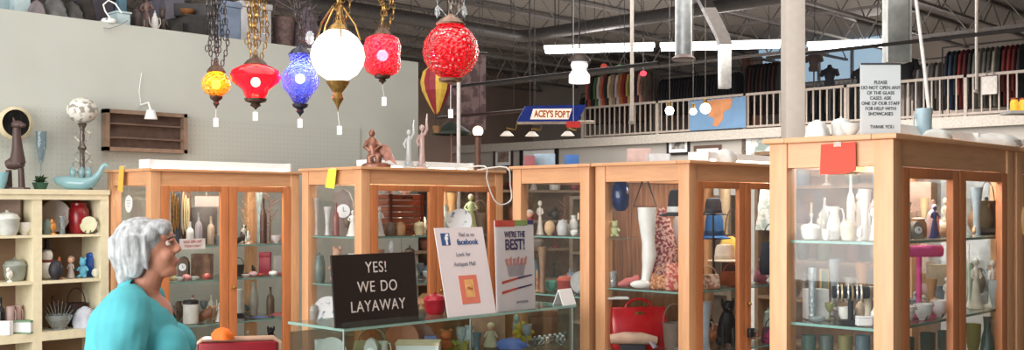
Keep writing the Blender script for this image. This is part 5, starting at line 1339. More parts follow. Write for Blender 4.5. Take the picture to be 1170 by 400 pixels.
# taped sheet and tags
pa = LFT(case5, 957, 0, -.006); d = dep(pa.x, pa.y); pa.z = zz(181, d); q = d / F
t = thing('taped_sheet', 'red-orange paper sheet taped to the top rail of the porcelain case', 'paper', (pa.x, pa.y, pa.z), -PI / 2)
m = MB(); wS = .072; hS = 18 * q
m.prism([(-wS, -hS), (wS * .5, -hS * .96), (wS, -hS * .8), (wS * .98, hS), (-wS * .92, hS * .92)], .002); m.build('sheet', pm('f0503f', .8, var=.03), t)
MB().box(0, -.002, hS * .9, .03, .001, .018).build('tape', clear('f2f0e6', 1, body=.3), t)
for c_, px, ya, yb, wpx, lb, col in ((case1, 138, 190, 218, 11, 'orange yellow sticky strip on the left end of the case behind the woman', 'e9b04a'), (case2, 378, 193, 214, 15, 'fluorescent yellow note hanging on the left end of the case above the letter board', 'e6ec4c')):
    pa = LFT(c_, px, 0, -.03); d = dep(pa.x, pa.y); q = d / F
    pa.z = zz(yb, d); t = thing('sticky_note', lb, 'note', pa, -PI / 2); hS = (yb - ya) * q; wS = wpx * q * .72
    m = MB(); m.prism([(-wS, .0), (wS * .6, -.01), (wS, hS), (-wS * .4, hS)], .002); m.build('note', pm(col, .8, var=.04), t)
    MB().box(wS * .3, .012, hS, wS, .024, .003).build('tape', PAPER, t)
# bronze statuette with wings
pos = Vector((4.40, 5.70, TOP)); d = dep(4.4, 5.7); pos = Vector((xy(430, 5.67), 5.67, TOP)); d = dep(pos.x, pos.y); q = d / F
BRZ = pm('8a5c4a', .35, .35, var=.3, scale=30)
t = thing('bronze_statuette', 'reddish bronze winged statuette on top of the case above the letter board', 'statuette', pos, FR)
m = MB()
m.lathe([(0, 0), (14 * q, 0), (14 * q, 3 * q), (10 * q, 5 * q), (0, 5 * q)], n=16, sx=1.2, sy=.7)
m.tube([(-6 * q, 0, 4 * q), (-7 * q, -.01, 12 * q), (-2 * q, -.02, 15 * q)], [5 * q, 4 * q, 3 * q], 10); m.tube([(2 * q, 0, 4 * q), (3 * q, -.02, 13 * q), (-2 * q, 0, 16 * q)], [4 * q, 4 * q, 4 * q], 10)
m.tube([(-2 * q, 0, 13 * q), (-4 * q, 0, 22 * q), (-5 * q, 0, 31 * q), (-5 * q, 0, 35 * q)], [6 * q, 6.5 * q, 6 * q, 2.2 * q], 12); m.ell((-5 * q, 0, 39 * q), (3.6 * q, 3.6 * q, 4.6 * q))
m.tube([(-10 * q, 0, 30 * q), (-13 * q, -.01, 23 * q), (-6 * q, -.03, 18 * q)], [2.6 * q, 2.2 * q, 1.6 * q], 8); m.tube([(0, 0, 30 * q), (4 * q, -.02, 24 * q), (-1 * q, -.03, 19 * q)], [2.6 * q, 2.2 * q, 1.6 * q], 8)
m.build('figure', BRZ, t)
m = MB()
m.prism([(0, 20 * q), (8 * q, 27 * q), (14 * q, 24 * q), (19 * q, 12 * q), (23 * q, 3 * q), (15 * q, 8 * q), (10 * q, 7 * q), (6 * q, 12 * q)], .016, off=.02)
m.build('wing', BRZ, t)
# crystal statuettes
for px, top, col, lb in ((467, 137, CRYS, 'clear white glass dancer statuette right of the bronze one'), (482, 130, clear('f6e6e2', 1.4, rough=.05, body=.6, bodycol='f4dcd6'), 'rosy glass dancer statuette, taller and right of the clear white one')):
    pos = Vector((xy(px, 5.70), 5.70, TOP)); d = dep(pos.x, pos.y); hq = zz(top, d) - TOP
    t = thing('glass_statuette', lb, 'statuette', pos, FR)
    k_raised(hq, 18 * d / F, col)[0][1].build('figure', clear('f2f6f8', 1.6, rough=.05, body=.6, bodycol='f2f5f7') if px < 470 else col, t)
    MB().box(0, 0, .022, 11 * d / F, .05, .044, bev=.006).build('glass_block', CRYS, t)
# loose white cord of the strip light in front of case2
m = MB(); dz = .0
pts = []
for px, py_ in ((552, 191), (556, 204), (560, 218), (566, 230), (574, 234), (584, 228), (583, 212), (577, 196)):
    y_ = 5.50; x_ = xy(px, y_); pts.append((x_, y_, zz(py_, dep(x_, y_))))
pts[0] = (pts[0][0], 5.8, 1.875); pts[-1] = (pts[-1][0], 5.8, 1.872)
pts.insert(1, (pts[0][0], 5.485, 1.888)); pts.insert(len(pts) - 1, (pts[-1][0], 5.485, 1.886))
fine = []
for i in range(len(pts) - 1):
    for k in range(4):
        p_ = [Vector(pts[max(0, min(len(pts) - 1, i + j))]) for j in (-1, 0, 1, 2)]; u = k / 4
        fine.append(.5 * ((2 * p_[1]) + (-p_[0] + p_[2]) * u + (2 * p_[0] - 5 * p_[1] + 4 * p_[2] - p_[3]) * u * u + (-p_[0] + 3 * p_[1] - 3 * p_[2] + p_[3]) * u ** 3))
single('power_cord', MB().tube(fine + [pts[-1]], .0055, 6), WHITE, 'white power cord hanging in a loop over the front of the case', 'cord')
# case5/6 tops: sign holder, mug, lace heap, boxes
pos = Vector((xy(1006, 1.84), 1.84, TOP)); pos = LFT(case5, 1006, TOP, .13); d = dep(pos.x, pos.y); q = d / F
t = thing('standing_notice', 'white paper notice in a clear upright holder on top of the porcelain case', 'sign', pos, FR + .0)
hS = zz(72, d) - TOP; wS = 46 * q
sh = MB().b2(-wS / 2, 0, 0, wS / 2, .003, hS).build('sheet', pm('f8fafc', .7, var=.01), t)
MB().b2(-wS / 2 - .003, -.004, 0, wS / 2 + .003, -.002, hS).b2(-wS / 2, -.04, -.0, wS / 2, .05, .004).build('acrylic_holder', acr, t)
MB().b2(-wS / 2, -.0035, hS * .975, wS / 2, -.0005, hS).build('dark_edge', pm('4a4a50', .5), t)
INK = pm('4c4f58', .7)
for k, s_ in enumerate(('PLEASE', 'DO NOT OPEN ANY', 'OF THE GLASS', 'CASES. ASK', 'ONE OF OUR STAFF', 'FOR HELP WITH', 'SHOWCASES')):
    text(s_, .0185, INK, sh, -.0, -.0012, hS * (.73 - .072 * k), sx=.86)
text('THANK YOU', .018, INK, sh, .005, -.0012, hS * .12, sx=.85)
pos = Vector((xy(1051, 1.80), 1.80, TOP)); d = dep(pos.x, pos.y)
put(k_cup, Vector((xy(1056, 1.78), 1.78, TOP)), 124, 22, pm('a9c6d2', .4), 'pale blue mug on top of the porcelain case, right of the white notice', 'mug', 'mug', rz=PI)
put(k_cloth, Vector((xy(1070, 1.72), 1.72, TOP)), 147, 34, pm('d9dcd8', .8), 'crumpled white lace at the foot of the pale blue mug', 'lace_cloth', 'cloth')
for px, top, wd, dx, kk, lb, nm in ((934, 137, 26, .12, k_cloth, 'heap of white lace at the left end of the porcelain case top', 'lace_cloth'), (961, 133, 22, .2, k_dish, 'white covered dish on the porcelain case top behind the lace heap', 'dish'), (972, 141, 22, .09, k_bowl, 'white bowl on the porcelain case top beside the white notice', 'bowl')):
    put(kk, LFT(case5, px, TOP, dx), top, wd, pm('dfe3e0', .6), lb, nm, nm.split('_')[-1])
put(k_cloth, Vector((xy(1135, 1.74), 1.74, TOP)), 152, 60, pm('cfcdc8', .8), 'flat crumpled white cloth at the right on the porcelain case top', 'cloth', 'cloth')
# leaning white pole/cord up to the roof
pB = Vector((xy(1066, 1.95), 1.95, TOP)); d = dep(pB.x, pB.y); pT = at(1046, -6, d + .25); dr = (pT - pB)
single('power_cord', MB().tube([pB + dr * -.0, pB + dr * .5 + Vector((.006, 0, 0)), pT, Vector((pT.x - .1, pT.y + .05, 6.08))], .0085, 8), pm('d2cfcb', .5), 'thick white cord rising from the case with the white notice to the roof', 'cord')
# on case4 top: white heap and papers
put(k_cloth, Vector((xy(828, 3.55), 3.55, TOP)), 170, 26, pm('d8dad8', .7), 'white crumpled cloth on the hat case beside its strip light', 'cloth', 'cloth')
put(k_cloth, Vector((xy(893, 3.50), 3.50, TOP)), 160, 22, pm('cfc8c4', .7), 'pale bundled cloth on the hat case beside the cream column', 'cloth', 'cloth')
put(k_tray, LFT(case4, 752, TOP, .35), 176, 26, pm('dcdcdc', .6), 'low white tray on the left part of the hat case top', 'tray', 'tray')
put(k_carton, LFT(case4, 730, TOP, .4), 170, 26, pm('d2b5ac', .7), 'pinkish white box on the left part of the hat case top', 'box', 'box')
for px, top, wd, col, lb in ((605, 178, 12, '8f5058', 'dull red box on the case at the counter end'), (622, 176, 24, '9db3c4', 'pale blue box on the case at the counter end'), (653, 177, 16, '3f6fb0', 'bright blue box on the case at the counter end')):
    put(k_carton, LFT(case3, px, TOP, .3), top, wd, pm(col, .6), lb, 'box', 'box', group='boxes on the case at the counter end')

# ------------------------------------------------------------------ red chair at the bottom, with a small orange tag
pos = at(272, 395, 4.9); pos.z = 0; q = 4.9 / F
t = thing('chair', 'red padded chair back with a pale frame at the bottom beside the woman', 'chair', pos, FR + .25)
zt_ = zz(388, 4.9); wC = .19
REDL = pm('8f1524', .45, var=.1)
MB().box(0, .0, zt_ - .17, wC * 1.86, .05, .32, bev=.012).build('backrest', REDL, t)
m = MB().tube([(-wC, 0, .0 + .45), (-wC, 0, zt_ - .02), (-wC + .03, 0, zt_ + .004), (wC - .03, 0, zt_ + .004), (wC, 0, zt_ - .02), (wC, 0, .45)], .012, 8); m.build('back_frame', pm('c9a58c', .4), t)
MB().box(0, -.2, .47, .38, .42, .06, bev=.015).build('seat', REDL, t)
for x in (-.17, .17):
    for y in (-.38, -.0): MB().tube([(x, y, .45), (x * 1.1, y, 0)], .014, 8).build('leg', pm('c9a58c', .4), t)
pos2 = at(254, 388, 4.86)
t = thing('orange_flower', 'bright orange paper flower by the red chair back', 'flower', (pos2.x, pos2.y, zt_ + .006), FR)
k_cloth(.055, .1, pm('e8701e', .7))[0][1].build('petals', pm('e8701e', .7), t)
MB().box(-.05, .0, .006, .07, .03, .012, bev=.003).build('white_ribbon', PAPER, t)
# ------------------------------------------------------------------ storage on the office roof
RZ = 3.0
def roof(px, y=8.1): return Vector((xy(px, y), y, RZ))
def rbox(px0, px1, ytop, col, label, name='storage_box', cat='box', y=8.15, dy=.35, lid=None, rz=0):
    x0, x1 = xy(px0, y), xy(px1, y); d = dep((x0 + x1) / 2, y); h = zz(ytop, d) - RZ
    t = thing(name, label, cat, ((x0 + x1) / 2, y, RZ), rz)
    wd = x1 - x0
    MB().b2(-wd / 2, 0, 0, wd / 2, dy, h * .86, bev=.006).build('body', pm(col, .7, var=.2, scale=6), t)
    MB().b2(-wd / 2 - .01, -.01, h * .86, wd / 2 + .01, dy + .01, h, bev=.006).build('lid', pm(lid or col, .7), t)
    return t
rbox(-25, 12, -20, '9fb4ba', 'pale blue storage box at the far left on the office roof', y=8.3)
rbox(17, 35, -18, 'b9cdd0', 'pale aqua storage tub on the office roof', y=8.2)
for k, (px, top, wd, col, lb) in enumerate(((42, 0, 20, '8a7f82', 'pinkish grey bundle of cloth on the office roof'), (62, -4, 28, '6c6c6a', 'grey bundle of cloth on the office roof'), (82, 2, 26, '524f4c', 'dark grey bundle of cloth on the office roof'), (97, -8, 24, '322b29', 'blackish brown bundle of cloth on the office roof'))):
    put(k_cloth, roof(px, 8.12), top, wd * 1.0, pm(col, .9, var=.3, scale=9), lb, 'cloth_bundle', 'bundle')
rbox(104, 130, -8, '4a4450', 'dusky purple storage box behind the wireless router', y=8.35)
# router with cable
pos = roof(124, 7.83); q = dep(pos.x, pos.y) / F
t = thing('wireless_router', 'flat white wireless router with a looped cable on the office wall top', 'router', pos, FR)
MB().lathe([(0, 0), (8 * q, 0), (9 * q, 2 * q), (7 * q, 5 * q), (0, 6 * q)], n=20, sy=.7).build('body', WHITE, t)
MB().ell((0, -5 * q, 3 * q), (2 * q, 1 * q, 1.4 * q)).build('dark_port', BLACK, t)
MB().tube([(2 * q, 0, 5 * q), (-4 * q, 0, 14 * q), (-6 * q, 0, 21 * q), (0, 0, 26 * q), (8 * q, 0, 22 * q), (14 * q, .02, 12 * q)], .006, 6).build('cable', WHITE, t)
MB().tube([(-7 * q, -.01, 2 * q), (-14 * q, -.02, 1 * q), (-12 * q, -.05, -5 * q), (4 * q, -.06, -8 * q), (16 * q, -.04, -3 * q), (22 * q, 0, 3 * q)], .004, 6).build('hanging_wire', pm('8a8e8c', .5), t)
rbox(134, 149, 13, 'b9ccd0', 'small pale blue white box beside the wireless router', y=7.88, dy=.15)
rbox(136, 145, -20, '5f8496', 'tall narrow blue box behind the small pale box on the office roof', y=8.3)
for k, (px, top, wd, col, lb, kk) in enumerate(((157, 8, 13, '3c302e', 'dark brown jar on the office roof', k_jar), (168, -6, 20, '6b524c', 'reddish brown statue shape on the office roof', k_lady), (177, 12, 14, 'd8d4cf', 'white teapot on the office roof', k_teapot), (186, 8, 14, '4b3d38', 'dark brown teddy bear on the office roof', k_teddy), (160, 20, 9, 'b0a69c', 'small grey cup on the office roof', k_cup))):
    put(kk, roof(px, 8.02 + .1 * (k % 2)), top, wd, pm(col, .5), lb, lb.split(' on the')[0].split(' ')[-1] if kk is not k_lady else 'statue', 'ornament')
rbox(189, 211, -12, '77717f', 'lavender grey storage box on the office roof', y=8.7)
# dark bench / chest with hat
x0, x1 = xy(196, 8.05), xy(254, 8.05); d = dep((x0 + x1) / 2, 8.05)
t = thing('dark_trunk', 'long dark grey trunk on the office roof behind the amber lamp chain', 'trunk', (x0, 8.05, RZ), 0)
wd = x1 - x0; h = zz(17, d) - RZ
m = MB(); m.prism([(0, 0), (wd, 0), (wd, h), (wd * .35, h), (0, h * .35)], .5, off=.25); m.build('body', pm('3a3836', .8, var=.2), t)
for x in (.12, wd - .12): MB().box(x, -.006, h * .3, .03, .014, h * .55).build('strap', BLACK, t)
put(k_tray, Vector((xy(225, 8.2), 8.2, RZ + h)), 6, 44, pm('2e2b2b', .6), 'black tray on top of the dark trunk', 'tray', 'tray')
put(k_bowl, Vector((xy(214, 8.12), 8.12, RZ + h)), 11, 18, pm('8a5a34', .6), 'orange brown bowl at the left on the dark trunk', 'bowl', 'bowl')
rbox(256, 275, 2, '7d8ca3', 'blue grey file box behind the amber lamp chain', y=7.95, dy=.4)
rbox(275.5, 310, 3, 'b7b7ba', 'light grey file box behind the brass chain of the red genie lamp', y=7.95, dy=.4)
put(k_basket, roof(324, 8.1), -4, 26, pm('6a5552', .8, var=.3, scale=30), 'mauve brown wicker basket at the right end of the office roof', 'basket', 'basket')
put(k_cloth, roof(350, 8.05), 8, 30, pm('5b5058', .9, var=.3), 'dusky purple cloth at the right end of the office roof', 'cloth_bundle', 'bundle')
put(k_hat, roof(372, 8.2), 14, 36, pm('3d383c', .8), 'dark grey hat at the right end of the office roof', 'hat', 'hat')
put(k_tree, roof(338, 8.3), -30, 60, pm('6b5d62', .7), 'purplish grey bare branch ornament on the office roof', 'branch_ornament', 'ornament')

# ------------------------------------------------------------------ ducts and rails in the hall
DUCT = pm('54504f', .5, .3, var=.1)
zD = 5.0; dD = (zD - H) * F / (HY - 42); cx_, cy_ = room(596, dD); rD = .12
m = MB(); m.tube([(7.0, cy_, zD), (cx_ - .25, cy_, zD), (cx_ - .07, cy_ - .07, zD), (cx_, cy_ - .25, zD), (cx_, -6, zD)], rD, 16)
t = thing('air_duct', 'dark round air duct turning a corner under the roof', 'duct', (0, 0, 0)); m.build('pipe', DUCT, t)
for k in range(8): MB().tube([(8.5 + k * 1.3, cy_, zD + rD), (8.5 + k * 1.3, cy_, 6.1)], .008, 5).build('hanger_rod', DUCT, t)
for k in range(10): MB().tube([(cx_, cy_ - 1 - k * 2, zD + rD), (cx_, cy_ - 1 - k * 2, 6.1)], .008, 5).build('hanger_rod', DUCT, t)
# hanging flue
d = 14.0; q = d / F; p = at(781, 68, d)
t = thing('hanging_flue', 'bright galvanised flue pipe hanging down with a dark collar at its foot', 'duct', p)
MB().tube([(0, 0, 0), (0, 0, 6.09 - p.z)], 9.5 * q, 20).build('pipe', GALV, t)
MB().lathe([(0, -1 * q), (13 * q, -1 * q), (14 * q, 1 * q), (10 * q, 4 * q), (9.6 * q, 5 * q)]).build('collar', pm('5b4a46', .5), t)
# kinked duct
d = 17.0; q = d / F; p = at(828, 101, d)
t = thing('kinked_duct', 'square silver duct dropping from a dark slanting arm beside the flue', 'duct', p, FR)
MB().box(0, 0, 26 * q, 13 * q, 13 * q, 52 * q, bev=.01).build('drop', pm('c3c2c0', .35, .6), t)
m = MB(); m.loft([[Vector((x0 + sx_ * 7 * q, sy_ * 7 * q, z_ * q)) for sx_, sy_ in ((-1, -1), (1, -1), (1, 1), (-1, 1))] for x0, z_ in ((0, 50), (-3 * q, 60), (-26 * q, 106), (-45 * q, 140), (-45 * q, (6.09 - p.z) / q))]); m.build('slanting_arm', pm('6b6663', .5, .3), t)
d = 15.0; q = d / F; p = at(1024, 72, d)
t = thing('grey_duct', 'broad pale grey duct hanging at the upper right behind the white cord', 'duct', p, FR)
MB().box(0, 0, (6.09 - p.z) / 2, 26 * q, 20 * q, 6.09 - p.z, bev=.02).build('duct_body', pm('8f9290', .5, .3, var=.2, scale=4), t)
for x in (-13, 13): MB().box(x * q, -10 * q, (6.09 - p.z) / 2, 1.6 * q, 1.6 * q, 6.09 - p.z).build('seam', pm('b9bcba', .4, .5), t)
def rod(px0, py0, px1, py1, d0, label, r=.012, col=None):
    p0 = at(px0, py0, d0); x = p0.x; y1 = yx(px1, x); d1 = dep(x, y1); p1 = Vector((x, y1, zz(py1, d1)))
    p1.z = p0.z if abs(p1.z - p0.z) < .6 else p1.z
    t = thing('display_rod', label, 'rod', p0); dv = p1 - p0
    MB().tube([(0, 0, 0), tuple(dv)], r, 8).build('bar', col or pm('2a2626', .5), t)
    for u in (.12, .5, .88): MB().tube([tuple(dv * u), (dv.x * u, dv.y * u, 6.08 - p0.z)], .004, 5).build('wire', pm('3a3636', .5), t)
rod(485, 103, 752, 72, 13.0, 'long black rod hanging across the hall behind the red globe lamp', .02)
rod(500, 135, 600, 119, 13.5, 'lower dark brown rod hanging behind the big red globe lamp', .02, pm('4a302a', .5))
rod(876, 66, 1240, 37, 11.5, 'long black rod hanging across the upper right behind the column', .02)
# strip lights of the hall
def hall_strip(px0, px1, py0, py1, d, label):
    p0 = at(px0, py0, d); p1 = at(px1, py1, d * .98); dv = p1 - p0; L = dv.length
    t = thing('ceiling_strip_light', label, 'light', p0, math.atan2(dv.y, dv.x), 'fluorescent strips over the mezzanine')
    m = MB().b2(0, -.09, .03, L, .09, .11, bev=.01); m.build('housing', WHITE, t)
    m = MB()
    for y in (-.05, .05): m.tube([(.03, y, .0), (L - .03, y, .0)], .035, 8)
    m.build('fluorescent_tube', glow('f4f6ff', 9), t)
    for u in (.1, .9): MB().tube([(L * u, 0, .1), (L * u, 0, 6.08 - p0.z)], .006, 5).build('wire', BLACK, t)
    l = bpy.data.lights.new('strip_lamp', 'POINT'); l.energy = 90; l.color = (1, .95, .92); l.shadow_soft_size = .4
    lo = bpy.data.objects.new('strip_lamp', l); C.objects.link(lo); lo.parent = t; lo.location = (L / 2, 0, -.35)
hall_strip(622, 748, 59, 56, 20.5, 'left of the fluorescent strips, over the coloured shirts')
hall_strip(754, 893, 56, 54, 20.0, 'middle fluorescent strip, passing behind the flue and kinked duct')
hall_strip(922, 1012, 55, 51, 20.0, 'fluorescent strip right of the column in front of the bluish window')

# ------------------------------------------------------------------ lower wall pictures and map banner
def wallpic(px0, px1, py0, py1, frame, pic, label, name='framed_picture', x=23.07):
    ya, yb = yx(px0, x), yx(px1, x); d = dep(x, (ya + yb) / 2)
    z0, z1 = zz(py1, d), zz(py0, d); wd = abs(ya - yb)
    t = thing(name, label, 'picture', (x, (ya + yb) / 2, z0), -PI / 2)
    f = max(.035, wd * .09); h = z1 - z0
    m = MB()
    for a in ((-wd / 2, 0, wd / 2, f), (-wd / 2, h - f, wd / 2, h), (-wd / 2, f, -wd / 2 + f, h - f), (wd / 2 - f, f, wd / 2, h - f)): m.b2(a[0], -.02, a[1], a[2], .02, a[3])
    m.build('frame', frame, t); bx(-wd / 2 + f, 0, f, wd / 2 - f, .015, h - f).build('mat_board', PAPER, t)
    g = f * 1.4
    bx(-wd / 2 + f + g, -.006, f + g, wd / 2 - f - g, .0, h - f - g).build('print', pic, t)
wallpic(762, 788, 153, 177, BLACK, two('5d5a58', 'a9a5a3', 5, .5), 'black framed print with a white mat on the wall below the map banner')
wallpic(793, 824, 166, 190, pm('5c4336', .5), two('b9b4ac', 'd9d5cf', 4, .5), 'thin brown framed pale print right of the black framed one')
wallpic(848, 896, 146, 190, two('3b2f2c', '6f5f52', 30, .5), two('8b9a94', 'd8d8d4', 3, .5), 'large dark ornate framed landscape beside the column')
wallpic(594, 638, 166, 196, BLACK, two('7c6a62', 'a5988e', 4, .5), 'wide black framed picture behind the boxes, left of centre')
wallpic(564, 586, 167, 192, pm('3b2c28', .5), two('7c6a62', '9b8a7e', 4, .5), 'small dark framed picture behind the white cord loop')
x = 22.98; ya, yb = yx(788, x), yx(852, x); d = dep(x, (ya + yb) / 2); z1, z0 = 4.34, 3.56
t = thing('map_banner', 'blue banner with an orange landmass shape hung on the mezzanine railing', 'banner', (x, (ya + yb) / 2, z0), -PI / 2)
wd = ya - yb; h = z1 - z0
bx(-wd / 2, -.0, 0, wd / 2, .01, h).build('sheet', pm('6f93b8', .8, var=.06, scale=3), t)
m = MB(); m.prism([(-.06 * wd, .98 * h), (.28 * wd, .98 * h), (.24 * wd, .66 * h), (.12 * wd, .55 * h), (.1 * wd, .3 * h), (-.0, .08 * h), (-.08 * wd, .12 * h), (-.04 * wd, .36 * h), (-.16 * wd, .46 * h), (-.1 * wd, .7 * h), (-.3 * wd, .9 * h)], .006, off=-.003); m.build('landmass', pm('c98a5e', .8, var=.15, scale=4), t)

# ------------------------------------------------------------------ clothes on the mezzanine
MZ = 3.5
def garment_mb(h, w, th, kind=0):
    m = MB(); rings = []
    for z, q, tq in ((0, .52, 1), (.1, .54, 1), (.45, .48, .9), (.72, .5, 1), (.88, .5, .9), (.96, .36, .6), (1.0, .13, .5)):
        rings.append([Vector((w * q * math.copysign(abs(math.cos(t)) ** .7, math.cos(t)), th * .5 * tq * math.sin(t), z * h)) for t in [2 * PI * k / 12 for k in range(12)]])
    m.loft(rings)
    for s_ in (-1, 1): m.tube([(s_ * w * .44, 0, h * .9), (s_ * w * .56, th * .15, h * .6), (s_ * w * .58, th * .1, h * .22)], [th * .45, th * .4, th * .32], 8)
    return m
gcache = {}; SPC = [.15]
def garment(p, h, w, th, col, label, rz, group, name='jacket', cat='clothing'):
    th = round(SPC[0] * .74, 3); rz *= .25
    k_ = (round(h, 2), round(w, 2), round(th, 2), col)
    o = thing(name, label, cat, p, rz, group)
    if k_ not in gcache:
        a = garment_mb(h, w, th).build('garment', pm(col, .85, var=.2, scale=5), o)
        b = MB().tube([(-w * .3, 0, h * .93), (0, 0, h * 1.0), (w * .3, 0, h * .93)], .008, 5).tube([(0, 0, h * .97), (0, 0, h + .068)] + [(.031 * math.cos(t), 0, h + .1 + .031 * math.sin(t)) for t in [-1.4 + .5 * k for k in range(10)]], .005, 5).build('hanger', pm('8d8d90', .4), o)
        gcache[k_] = (a, b)
    else:
        for s_ in gcache[k_]:
            c = s_.copy(); c.parent = o; C.objects.link(c)
    return o
def rack(px0, px1, zr, x, label, posts=True):
    ya, yb = yx(px0, x), yx(px1, x)
    t = thing('clothes_rack', label, 'clothes rack', (x, yb - .12, MZ)); L = ya - yb + .24
    MB().tube([(0, 0, zr - MZ), (0, L, zr - MZ)], .018, 8).build('rail', pm('4c4644', .5), t)
    for y in (0, L):
        MB().tube([(0, y, 0), (0, y, zr - MZ)], .018, 8).build('post', pm('4c4644', .5), t); MB().tube([(-.25, y, .02), (.25, y, .02)], .018, 8).build('foot', pm('4c4644', .5), t)
    return ya, yb
rg = random.Random(11)
# colourful shirts at the left
X1 = 23.7; z1 = zz(80, dep(X1, yx(710, X1)))
ya, yb = rack(676, 743, z1, X1, 'clothes rack of coloured shirts at the left end of the mezzanine')
cn = [('b0584a', 'rust red'), ('2b2b30', 'black'), ('5a7a52', 'leaf green'), ('d8cfc4', 'cream'), ('c8624e', 'coral'), ('3c3436', 'charcoal'), ('e3d3b0', 'pale yellow'), ('a88a78', 'tan'), ('d2c4c0', 'blush white'), ('c9703a', 'orange'), ('8f2f38', 'wine red'), ('c0b060', 'mustard'), ('b6524a', 'brick'), ('4d3b3a', 'dark brown'), ('d8a090', 'pink'), ('6a5a50', 'taupe')]
n = 16
SPC[0] = (ya - yb) / n
for k in range(n):
    y = ya - (ya - yb) * (k + .5) / n; c_ = cn[k]
    garment((X1, y, z1 - 1.0), .9, .48, .13, c_[0], c_[1] + ' shirt on the left mezzanine rack, %s' % ('towards its left end' if k < 6 else 'near its middle' if k < 11 else 'towards its right end'), rg.uniform(-.1, .1), 'coloured shirts on the left rack', 'shirt')
# dark coats row lower behind rail at left
X2 = 24.6; z2 = zz(103, dep(X2, yx(710, X2)))
ya, yb = rack(668, 738, z2, X2, 'low clothes rack of dark coats behind the coloured shirts')
SPC[0] = (ya - yb) / 12
for k in range(12):
    y = ya - (ya - yb) * (k + .5) / 12; c_ = ('3a302e', '4a3a34', '2a2628', '5a463c')[k % 4]
    garment((X2, y, z2 - .96), .86, .5, .13, c_, {'3a302e': 'umber', '4a3a34': 'chestnut brown', '2a2628': 'near black', '5a463c': 'mid brown'}[c_] + ' coat on the low rack behind the coloured shirts', rg.uniform(-.1, .1), 'dark coats on the low left rack', 'coat')
# packed black row in the middle
X3 = 23.9; z3 = zz(84, dep(X3, yx(785, X3)))
ya, yb = rack(758, 846, z3, X3, 'long clothes rack packed with black jackets behind the flue')
SPC[0] = (ya - yb) / 26
for k in range(26):
    y = ya - (ya - yb) * (k + .5) / 26; c_ = ('1c1b1e', '242228', '191a1c')[k % 3]
    garment((X3, y, z3 - 1.1), 1.0, .5, .15, c_, 'black jacket in the packed row behind the flue and kinked duct', rg.uniform(-.1, .1), 'black jackets in the packed row', 'jacket')
# wardrobe
x = 24.6; ya, yb = yx(848, x), yx(860, x); d = dep(x, ya); hW = zz(64, d) - MZ
t = thing('wardrobe', 'tall plain brown wooden wardrobe on the mezzanine left of the column', 'wardrobe', (x, (ya + yb) / 2, MZ), -PI / 2)
wd = ya - yb
MB().b2(-wd / 2, 0, 0, wd / 2, .5, hW).build('carcass', pm('8a5f48', .5, var=.15), t)
for s_ in (0, 1):
    dr_ = MB().b2(-wd / 2 + .01 + s_ * wd / 2, -.02, .06, -.005 + s_ * wd / 2, 0, hW - .05, bev=.004).build('door', pm('7d543f', .5, var=.15), t)
    MB().ell((-.03 + s_ * .06, -.035, hW * .5), .014, 8).build('knob', BRASS, dr_)
X4 = 24.0; z4 = zz(68, dep(X4, yx(875, X4)))
ya, yb = rack(856, 896, z4, X4, 'clothes rack of brown black coats between the wardrobe and the column')
SPC[0] = (ya - yb) / 9
for k in range(9):
    y = ya - (ya - yb) * (k + .5) / 9; c_ = ('251d1c', '3a2320', '1b1a1c')[k % 3]
    garment((X4, y, z4 - 1.4), 1.3, .5, .1, c_, {'251d1c': 'brown black', '3a2320': 'dark maroon', '1b1a1c': 'jet black'}[c_] + ' long coat on the rack between the wardrobe and the column', rg.uniform(-.1, .1), 'long coats beside the wardrobe', 'coat')
# stacked dark jackets right of column with busts
X5 = 24.0; z5 = zz(92, dep(X5, yx(950, X5)))
ya, yb = rack(922, 985, z5, X5, 'clothes rack of black garments right of the column')
SPC[0] = (ya - yb) / 12
for k in range(12):
    y = ya - (ya - yb) * (k + .5) / 12; c_ = ('1d1c20', '2c2a30', '3a3c44', '17171a')[k % 4]
    garment((X5, y, z5 - 1.02), .92, .5, .12, c_, {'1d1c20': 'black', '2c2a30': 'soft black', '3a3c44': 'slate grey', '17171a': 'ink black'}[c_] + ' top on the rack right of the column', rg.uniform(-.1, .1), 'black tops right of the column', 'top')
def bust(px, ytop, x, label, col='17171b', s_=1.0):
    y = yx(px, x); d = dep(x, y); top = zz(ytop, d)
    t = thing('dress_form', label, 'dress form', (x, y, MZ), -PI / 2 + .2)
    h = .62 * s_; z0 = top - h; m = MB(); rings = []
    for z, a, b in ((0, .15, .11), (.12, .17, .12), (.3, .13, .1), (.5, .17, .13), (.66, .2, .12), (.78, .19, .1), (.86, .08, .07), (.97, .06, .06), (1, .05, .05)):
        rings.append([Vector((a * s_ * math.cos(u), b * s_ * math.sin(u), z0 - MZ + z * h)) for u in [2 * PI * k / 18 for k in range(18)]])
    m.loft(rings)
    for q in (-1, 1): m.tube([(q * .18 * s_, 0, z0 - MZ + .74 * h), (q * .25 * s_, -.02, z0 - MZ + .45 * h)], [.06, .05], 8)
    m.build('torso', pm(col, .85), t)
    MB().tube([(0, 0, .03), (0, 0, z0 - MZ + .02)], .02, 8).build('pole', pm('3a3432', .5), t)
    MB().lathe([(0, 0), (.2, 0), (.18, .03), (0, .04)]).build('base', pm('3a3432', .5), t)
bust(930, 58, 23.35, 'narrow dark dress form just right of the column', '4a403e', .8)
bust(948, 74, 23.35, 'black dress form left of the white notice, second from the column', '1b1c24', .8)
bust(985, 74, 23.35, 'black dress form showing above the left edge of the white notice', '17171b', .9)
bust(1034, 60, 23.35, 'broad black dress form right of the white notice', '15151a', 1.15)
